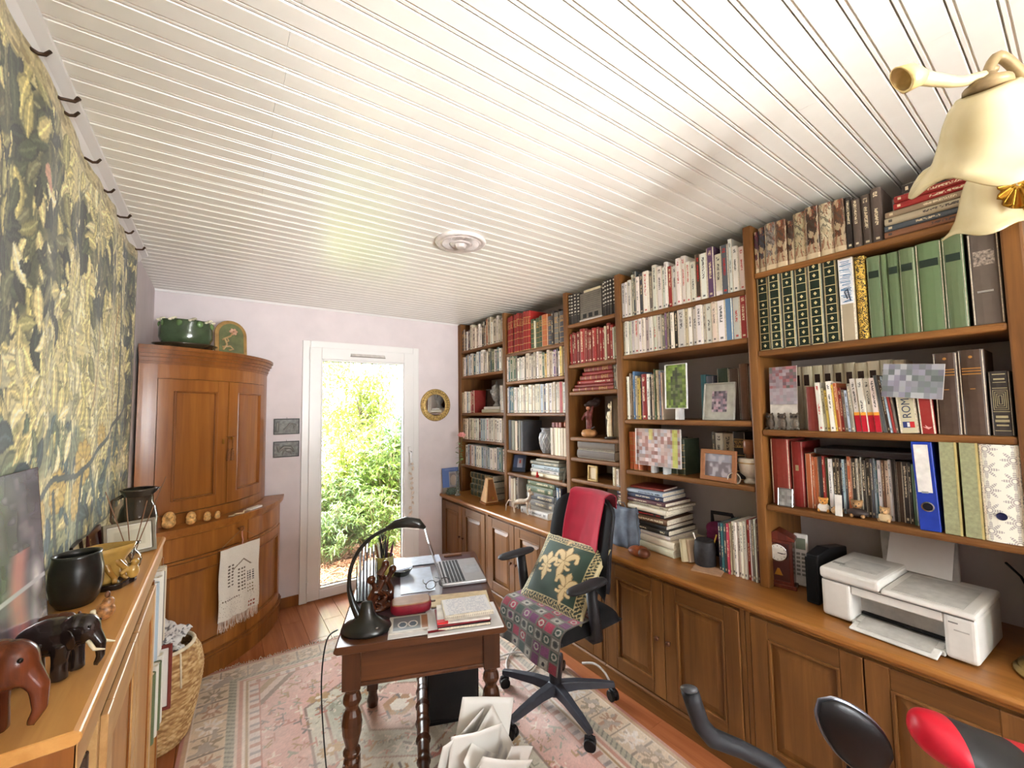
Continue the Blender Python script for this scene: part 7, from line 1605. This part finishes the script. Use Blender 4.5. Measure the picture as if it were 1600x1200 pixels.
def notebook(u, v, w, l, t_, yaw, mat, lab, extra=None):
    global zb
    o = one(G().box(-w / 2, w / 2, -l / 2, l / 2, 0, t_), 'notebook', mat, lab, 'notebook', 'notebooks stacked on the desk', loc=on_desk(u, v, zb), rot=(0, 0, DA + yaw), bev=.0015); zb += t_ + .0002; return o
o = notebook(.452, .062, .20, .14, .014, .0, M('book_black2', (26, 22, 24), .4), 'black notebook at the bottom of the desk stack')
G().box(-.098, .098, -.0712, .068, .003, .011).build('pages', PAGE, o)
notebook(.45, .064, .205, .14, .006, .03, M('diary_red', (128, 34, 44), .4), 'dark red thin diary in the desk stack')
o = notebook(.452, .07, .20, .15, .008, -.02, M('pad_white', (222, 216, 210), .6), 'white pad with red corner in the desk stack')
G().box(-.1005, -.06, -.0755, -.05, .002, .0085).build('red_corner', M('corner_red', (206, 40, 44), .5), o)
o = notebook(.47, .085, .19, .15, .014, .04, M('pad_cream', (222, 214, 196), .6), 'spiral notepad with handwritten notes on top of the desk stack')
g = G()
for i in range(26): g.lathe([(.0042, -.0008), (.0050, 0), (.0042, .0008)], (-.09 + i * .0072, -.075, .008), 8, (0, PI / 2, 0), caps=False)
g.build('spiral_wire', M('wire_grey', (150, 146, 140), .3, .8), o)['kind'] = 'stuff'
k = 50; Cw = np.full((k, k, 3), (228, 228, 230.)); rr = np.random.default_rng(1); lines = (np.arange(k) % 4 == 0); mk = rr.random((k, k)) > .45; Cw[np.ix_(lines, np.arange(4, 46))] = np.where(mk[np.ix_(lines, np.arange(4, 46))][..., None], (140, 150, 180.), (228, 228, 230.))
q = print_sheet(Cw, .18, .135, o, (0, -.065, .0144)); q.rotation_euler = Matrix(((0, -1, 0), (0, 0, 1), (-1, 0, 0))).to_euler()
one(G().tube([(-.07, 0, .004), (.06, 0, .004), (.075, 0, .004)], [.004, .004, .001], 8), 'pen', M('pen_red', (128, 22, 34), .3), 'dark red pen lying on the white pad at the desk edge', 'pen', loc=on_desk(.385, -.005, .7576), rot=(0, 0, DA + .06), smooth=True)
def glasses():
    x, y, z = on_desk(.37, .385, .7575); t = thing('spectacles', 'folded dark-rimmed spectacles on the papers before the laptop', 'spectacles', (x, y, z), DA + .3); m = M('specs_dark', (36, 30, 32), .3)
    for s in (-1, 1):
        G().tube([(s * .032 + .024 * math.cos(a * PI / 10), 0, .020 + .019 * math.sin(a * PI / 10)) for a in range(21)], .0018, 6).build('rim', m, t, smooth=True)
        G().lathe([(.023, -.0004), (.001, .0004)], (s * .032, 0, .020), 20, (PI / 2, 0, 0)).build('lens', glass('lens_clear'), t)
        G().tube([(s * .056, 0, .028), (s * .058, .02, .026), (s * .04, .09, .004), (s * .03, .12, .002)], .0018, 6).build('temple', m, t, smooth=True)
    G().tube([(-.009, 0, .026), (0, -.003, .029), (.009, 0, .026)], .0018, 6).build('bridge', m, t)
glasses()
def laptop():
    x, y, z = on_desk(.49, .545, .7512); t = thing('laptop', 'silver laptop open towards the office chair on the desk', 'laptop', (x, y, z), DA + .05); sv = M('laptop_silver', (196, 198, 202), .3, .6, var=.02); kb = M('key_dark', (44, 46, 50), .5)
    G().box(-.105, .105, -.155, .155, .002, .018).build('base', sv, t, bev=.004, seg=2)
    for a in (-.09, .09):
        for b in (-.14, .14): G().box(a - .006, a + .006, b - .006, b + .006, 0, .002).build('foot', BLK, t)
    for i in range(6):
        for j in range(14):
            h = .0128 if i else .008
            G().box(-.092 + i * .0168, -.092 + i * .0168 + h, -.143 + j * .0205, -.143 + j * .0205 + .0178, .018, .0196).build('key', kb, t)
    G().box(.022, .092, -.05, .05, .018, .0184).build('touchpad', M('touchpad', (176, 180, 186), .35, .3), t)
    s = G().box(-.003, .003, -.155, .155, 0, .205).build('screen_lid', sv, t, (-.105, 0, .019), (0, -.32, 0), bev=.002)
    G().box(.003, .0038, -.146, .146, .012, .195).build('screen', M('screen_dark', (30, 32, 36), .08), s)
    G().tube([(-.105, -.11, .019), (-.105, .11, .019)], .005, 8).build('hinge', kb, t)
laptop()
def dish():
    x, y, z = on_desk(.20, .60); t = thing('dark_dish', 'dark glossy dish beside the pen pot', 'dish', (x, y, z)); G().lathe([(.03, 0), (.04, .006), (.055, .03), (.058, .036), (.053, .036), (.036, .012), (.001, .01)], n=24).build('dish', CER('dark_dish', (44, 46, 38)), t, smooth=True)
dish()
one(G().box(-.05, .05, -.035, .035, 0, .008), 'memo_block', PB, 'pale blue memo block lying across the dark dish', 'memo block', loc=on_desk(.20, .60, .7885), rot=(.05, -.08, DA + .2))
sheet('ruler', .475, .815, .10, .022, .7515, .06, M('ruler_wood', (104, 62, 36), .4), 'short dark wooden ruler at the far right end of the desk', 'ruler', .008)
# ------------------------------------------------------------------ under and in front of the desk
def tower():
    t = thing('computer_tower', 'black computer tower standing under the desk beside its turned stretcher', 'computer', D(.455, .66, .0125), DA)
    G().box(-.13, .13, -.09, .09, .0, .33).build('case', M('tower_black', (20, 20, 22), .4), t, bev=.006, seg=2); G().box(-.12, .12, -.0925, -.088, .02, .31).build('front_panel', M('tower_panel', (30, 30, 33), .3), t, bev=.002)
tower()
def waste():
    c = (.770, 1.335, .0125); t = thing('waste_basket', 'low wastepaper basket overflowing with papers before the desk', 'basket', c)
    G().lathe([(.085, 0), (.09, .004), (.115, .24), (.12, .245), (.112, .246), (.086, .012), (.001, .01)], n=26).build('bin', M('bin_grey', (150, 146, 140), .6), t, smooth=True)
    r = random.Random(12); wm = M('waste_paper', (222, 219, 212), .7, var=.03)
    spec = [(-.04, .06, .30, .0, .30, .2, .21, .297), (.05, .05, .33, .25, -.16, -.3, .21, .297), (.07, -.02, .30, -.35, -.30, .5, .20, .28), (-.01, .0, .31, .05, .18, -.1, .19, .27), (-.07, -.03, .24, -.5, .4, .35, .21, .28), (.02, -.06, .27, .4, .30, -.2, .2, .26), (-.03, -.08, .22, -.25, .62, .05, .24, .22), (.08, -.07, .24, .6, .15, .3, .18, .26)]
    for i, (dx, dy, z, ry, rx, rz, w, h) in enumerate(spec):
        n = 14; U, V = np.meshgrid(np.linspace(-.5, .5, n), np.linspace(-.5, .5, n)); bend = .012 * np.sin(U * 2.2 + i) * (V + .5) + .02 * np.abs(U + .1) * (i % 3 == 0)
        C = np.full((n, n, 3), (224, 221, 214.)); 
        if i in (2, 5): C[3:10:2, 3:11] = (170, 168, 170)
        o = np_grid('paper_sheet', np.stack([U * w, bend, V * h], -1), C, VP, None, (c[0] + dx, c[1] + dy, z + .02), (rx, ry, rz), solid=.0015)
        tag(o, '%s crumpled white sheet counted from the back in the waste basket' % ORD[i], 'paper', 'papers in the waste basket')
waste()
# ------------------------------------------------------------------ exercise bike at the lower right
def bike():
    t = thing('exercise_bike', 'black exercise bike with a red and black saddle at the lower right', 'exercise bike', (0, 0, 0)); gm_ = M('bike_grip', (34, 36, 40), .5, var=.06); fr = M('bike_frame', (40, 42, 46), .35, .3); red = M('saddle_red', (196, 22, 44), .4, var=.05)
    tip = [(.756, .488, 1.032), (.762, .486, 1.012), (.775, .480, .968), (.793, .469, .942), (.84, .44, .918), (.90, .405, .88), (.95, .375, .82)]
    hb = G().tube(tip, [.0165, .0165, .0165, .017, .0155, .0145, .014], 16).build('handlebar_grip', gm_, t, smooth=True); G().ell((.7545, .4885, 1.036), (.0168, .0168, .008), (-.3, .3, 0), 14, 8).build('grip_end', M('grip_end', (70, 72, 76), .3), hb, smooth=True)
    def pad(u, v):
        a = 2 * PI * u; s = v * 2 - 1; k = max(0, 1 - s * s) ** .5; x = .05 * k * math.cos(a) * (1 - .15 * s); return (x, .012 * k * math.sin(a), s * .085)
    e = thing_part = G().surf(pad, 24, 14).build('console', M('console_black', (8, 8, 9), .34), t, (1.083, .330, .898), (0, -.75, -.75), smooth=True)
    G().surf(lambda u, v: (lambda p: (p[0] * 1.05, p[1] * .55 + .010, p[2] * 1.04))(pad(u, v)), 24, 14).build('console_rim', M('console_rim', (120, 124, 134), .2, .7), e, smooth=True)
    G().tube([(1.07, .335, .84), (1.03, .345, .80), (.96, .37, .78)], .007, 8).build('console_stem', M('chrome', (200, 200, 204), .15, 1), t, smooth=True)
    # saddle: nose towards the handlebar
    n0 = Vector((1.168, .262, .912)); ax = (Vector((1.30, .075, .845)) - n0).normalized(); sd = Vector((0, 0, 1)).cross(ax).normalized()
    def sad(u, v):
        s = u; L = .30; w = (.064 + .085 * max(0, s - .30) ** 1.1 * 1.6) * max(0, 1 - (2 * s - 1) ** 8) ** .5 * (.70 + .3 * min(1, s * 5)); a = 2 * PI * v; top = math.sin(a)
        z = (.05 if top > 0 else .036) * top * max(0, 1 - (2 * s - 1) ** 8) ** .5 + .006 * math.cos(s * PI)
        p = n0 + ax * (L * s) + sd * (w * math.cos(a)) + Vector((0, 0, z)); return tuple(p)
    for nm, a, b, m in (('saddle_nose', 0, .235, red), ('saddle_middle', .235, .62, M('saddle_black', (36, 36, 36), .5, var=.08)), ('saddle_tail', .62, 1, red)):
        G().surf(lambda u, v, a=a, b=b: sad(a + (b - a) * u, v), 16, 28).build(nm, m, t, smooth=True)
    c = n0 + ax * .17; G().tube([tuple(c + Vector((0, 0, -.02))), (c.x - .03, c.y + .02, .45)], .018, 12).build('seat_post', M('chrome', (200, 200, 204), .15, 1), t, smooth=True)
    G().tube([(c.x - .03, c.y + .02, .47), (1.06, .30, .28), (.98, .35, .40), (.94, .385, .84)], .024, 12).build('main_frame', fr, t, smooth=True)
    G().lathe([(.10, -.05), (.115, -.04), (.115, .04), (.10, .05)], (1.04, .32, .30), 28, (PI / 2, 0, .6)).build('flywheel_housing', BLK, t, smooth=True)
    for q, p in ((1, (.95, .36)), (-1, (1.27, .16))): G().tube([(p[0] - .12, p[1] - .16, .032), (p[0] + .12, p[1] + .16, .032)], .02, 10).tube([(p[0], p[1], .04), (1.06, .30, .26)], .02, 10).build('floor_bar', fr, t, smooth=True)
    for q in (-1, 1):
        G().tube([(1.04 + .03 * q, .32 + .05 * q, .30), (1.04 + .04 * q - .06 * q, .32 + .06 * q, .2)], .010, 8).build('crank', M('chrome', (200, 200, 204), .15, 1), t); G().cbox((1.04 - .02 * q + .04 * q, .32 + .11 * q, .2), (.09, .05, .02), (0, 0, -.6)).build('pedal', BLK, t, bev=.004)
bike()
# ------------------------------------------------------------------ wall lamp at the upper right
def sconce():
    t = thing('wall_lamp', 'brass wall lamp with two cream glass bell shades at the upper right', 'lamp', (0, 0, 0)); bg_ = M('brass_bright', (188, 140, 54), .25, 1.0, var=.1); arm_ = M('arm_taupe', (150, 128, 92), .45, .3, var=.2)
    sh = NT('shade_glass'); v = sh.coord(); sh.col(sh.ramp(sh.noise(v, 14, 4), [(.3, (212, 196, 148)), (.7, (226, 214, 172))])); sh.set(Roughness=.25, Coat_Weight=.3)
    tr = sh.n('ShaderNodeBsdfTranslucent'); tr.inputs[0].default_value = L3((244, 228, 176)); mxs = sh.n('ShaderNodeMixShader'); mxs.inputs[0].default_value = .2
    sh.l(sh.b.outputs[0], mxs.inputs[1]); sh.l(tr.outputs[0], mxs.inputs[2]); sh.l(mxs.outputs[0], [q for q in sh.t.nodes if q.type == 'OUTPUT_MATERIAL'][0].inputs[0])
    def bell(c, R_, Hh, rot, ph, lob=.12):
        prof = [(.26, 0), (.36, -.02), (.46, -.12), (.54, -.28), (.60, -.48), (.68, -.68), (.82, -.84), (1.0, -.93)]; k = len(prof); n = 48; vs = []; fs = []; m = Euler(rot).to_matrix()
        for j, (r, z) in enumerate(prof):
            f = max(0, (j - 3) / (k - 4))
            for i in range(n):
                a = 2 * PI * i / n; w = math.sin(4 * a + ph); q = r * R_ * (1 + .06 * f * w); p = m @ Vector((q * math.cos(a), q * math.sin(a), z * Hh - lob * Hh * f * f * w)); vs.append((p.x + c[0], p.y + c[1], p.z + c[2]))
        for j in range(k - 1):
            for i in range(n): fs.append((j * n + i, j * n + (i + 1) % n, (j + 1) * n + (i + 1) % n, (j + 1) * n + i))
        return G().add(vs, fs).build('glass_shade', sh.m, t, smooth=True, solid=.004)
    s1 = bell((1.272, .092, 2.222), .122, .165, (0, -.58, .15), .9, .12)
    s2 = bell((1.727, .142, 2.218), .086, .165, (0, -.34, .2), 2.0, .05)
    for p, r0, par in (((1.272, .092, 2.228), .030, s1), ((1.727, .142, 2.222), .022, s2)): G().lathe([(r0 * 1.25, -.012), (r0 * 1.2, .002), (r0 * .7, .010), (r0 * .4, .024), (.001, .026)], p, 20).build('shade_cap', arm_, t, smooth=True)
    g = G(); cpl = Vector((2.045, .128, 2.235))
    # pleated shell back-plate on the bookcase upright
    n, k = 44, 6; vs = []; fs = []; C0 = (2.03, .128, 2.24)
    for j in range(k + 1):
        r = .02 + .085 * j / k
        for i in range(n + 1):
            a = 2 * PI * i / n; d = .035 * (1 - (j / k) ** 2) + .010 * math.cos(11 * a) * (j / k); vs.append((C0[0] - d, C0[1] + r * .62 * math.cos(a), C0[2] + r * math.sin(a)))
    for j in range(k):
        for i in range(n): fs.append((j * (n + 1) + i, j * (n + 1) + i + 1, (j + 1) * (n + 1) + i + 1, (j + 1) * (n + 1) + i))
    G().add(vs, fs).build('shell_plate', bg_, t, smooth=True, solid=.003)
    G().box(2.03, 2.0695, .106, .150, 2.20, 2.28).build('mount_block', bg_, t, bev=.004)
    def fan(c, R_, tilt):
        vs = []; fs = []; n, k = 40, 5; m = Euler(tilt).to_matrix()
        for j in range(k + 1):
            r = R_ * (.12 + .88 * j / k)
            for i in range(n + 1):
                a = -PI * .95 + PI * 1.9 * i / n; p = m @ Vector((-.025 * (1 - (j / k)) + .008 * math.cos(a * 13) * (j / k), r * .8 * math.cos(a), r * math.sin(a))); vs.append((c[0] + p.x, c[1] + p.y, c[2] + p.z))
        for j in range(k):
            for i in range(n): fs.append((j * (n + 1) + i, j * (n + 1) + i + 1, (j + 1) * (n + 1) + i + 1, (j + 1) * (n + 1) + i))
        return G().add(vs, fs)
    fan((1.700, .078, 2.148), .062, (0, -.1, -.25)).build('shell_leaf', bg_, t, smooth=True, solid=.003)
    def spl(pts, rad, nm, m):
        P = [Vector(p) for p in pts]; B = [tuple(P[0])]
        for i in range(len(P) - 1):
            a, b, c, d = P[max(i - 1, 0)], P[i], P[i + 1], P[min(i + 2, len(P) - 1)]
            for q in range(1, 7):
                s = q / 6; B.append(tuple(.5 * ((2 * b) + (-a + c) * s + (2 * a - 5 * b + 4 * c - d) * s * s + (-a + 3 * b - 3 * c + d) * s ** 3)))
        R2 = np.interp(np.linspace(0, 1, len(B)), np.linspace(0, 1, len(rad)), rad) if isinstance(rad, list) else [rad] * len(B)
        return G().tube(B, [float(q) for q in R2], 10).build(nm, m, t, smooth=True)
    spl([(2.0, .128, 2.235), (1.92, .09, 2.17), (1.75, .03, 2.10), (1.55, -.005, 2.10), (1.41, .005, 2.17), (1.338, .044, 2.24), (1.292, .075, 2.290), (1.270, .094, 2.240)], [.008, .009, .010, .010, .011, .010, .010, .009], 'arm', arm_)
    spl([(1.92, .09, 2.17), (1.82, .115, 2.235), (1.76, .13, 2.262), (1.728, .142, 2.24)], [.009, .009, .008, .008], 'arm', arm_)
    spl([(1.262, .096, 2.246), (1.225, .125, 2.238), (1.19, .152, 2.244), (1.160, .172, 2.249)], [.011, .010, .0125, .014], 'leaf_spur', M('spur_cream', (206, 186, 140), .4, .2))
    m = Matrix.Rotation(2.45, 3, 'Z')
    vs = []; fs = []; n = 20
    for j, (r, q) in enumerate(((.013, 0), (.018, .012), (.022, .028), (.018, .042))):
        for i in range(n):
            a = 2 * PI * i / n; p = m @ Vector((q + .014 * (j == 3) * math.sin(a), r * math.cos(a), r * math.sin(a) * (1 + .2 * (j > 1)))); vs.append((1.166 + p.x, .168 + p.y, 2.249 + p.z))
    for j in range(3):
        for i in range(n): fs.append((j * n + i, j * n + (i + 1) % n, (j + 1) * n + (i + 1) % n, (j + 1) * n + i))
    G().add(vs, fs).build('spur_tip', M('spur_gold', (222, 196, 132), .3, .3), t, smooth=True, solid=.003)
    G().ell((1.283, .086, 2.262), (.012, .012, .008)).build('finial', arm_, t, smooth=True)
sconce()
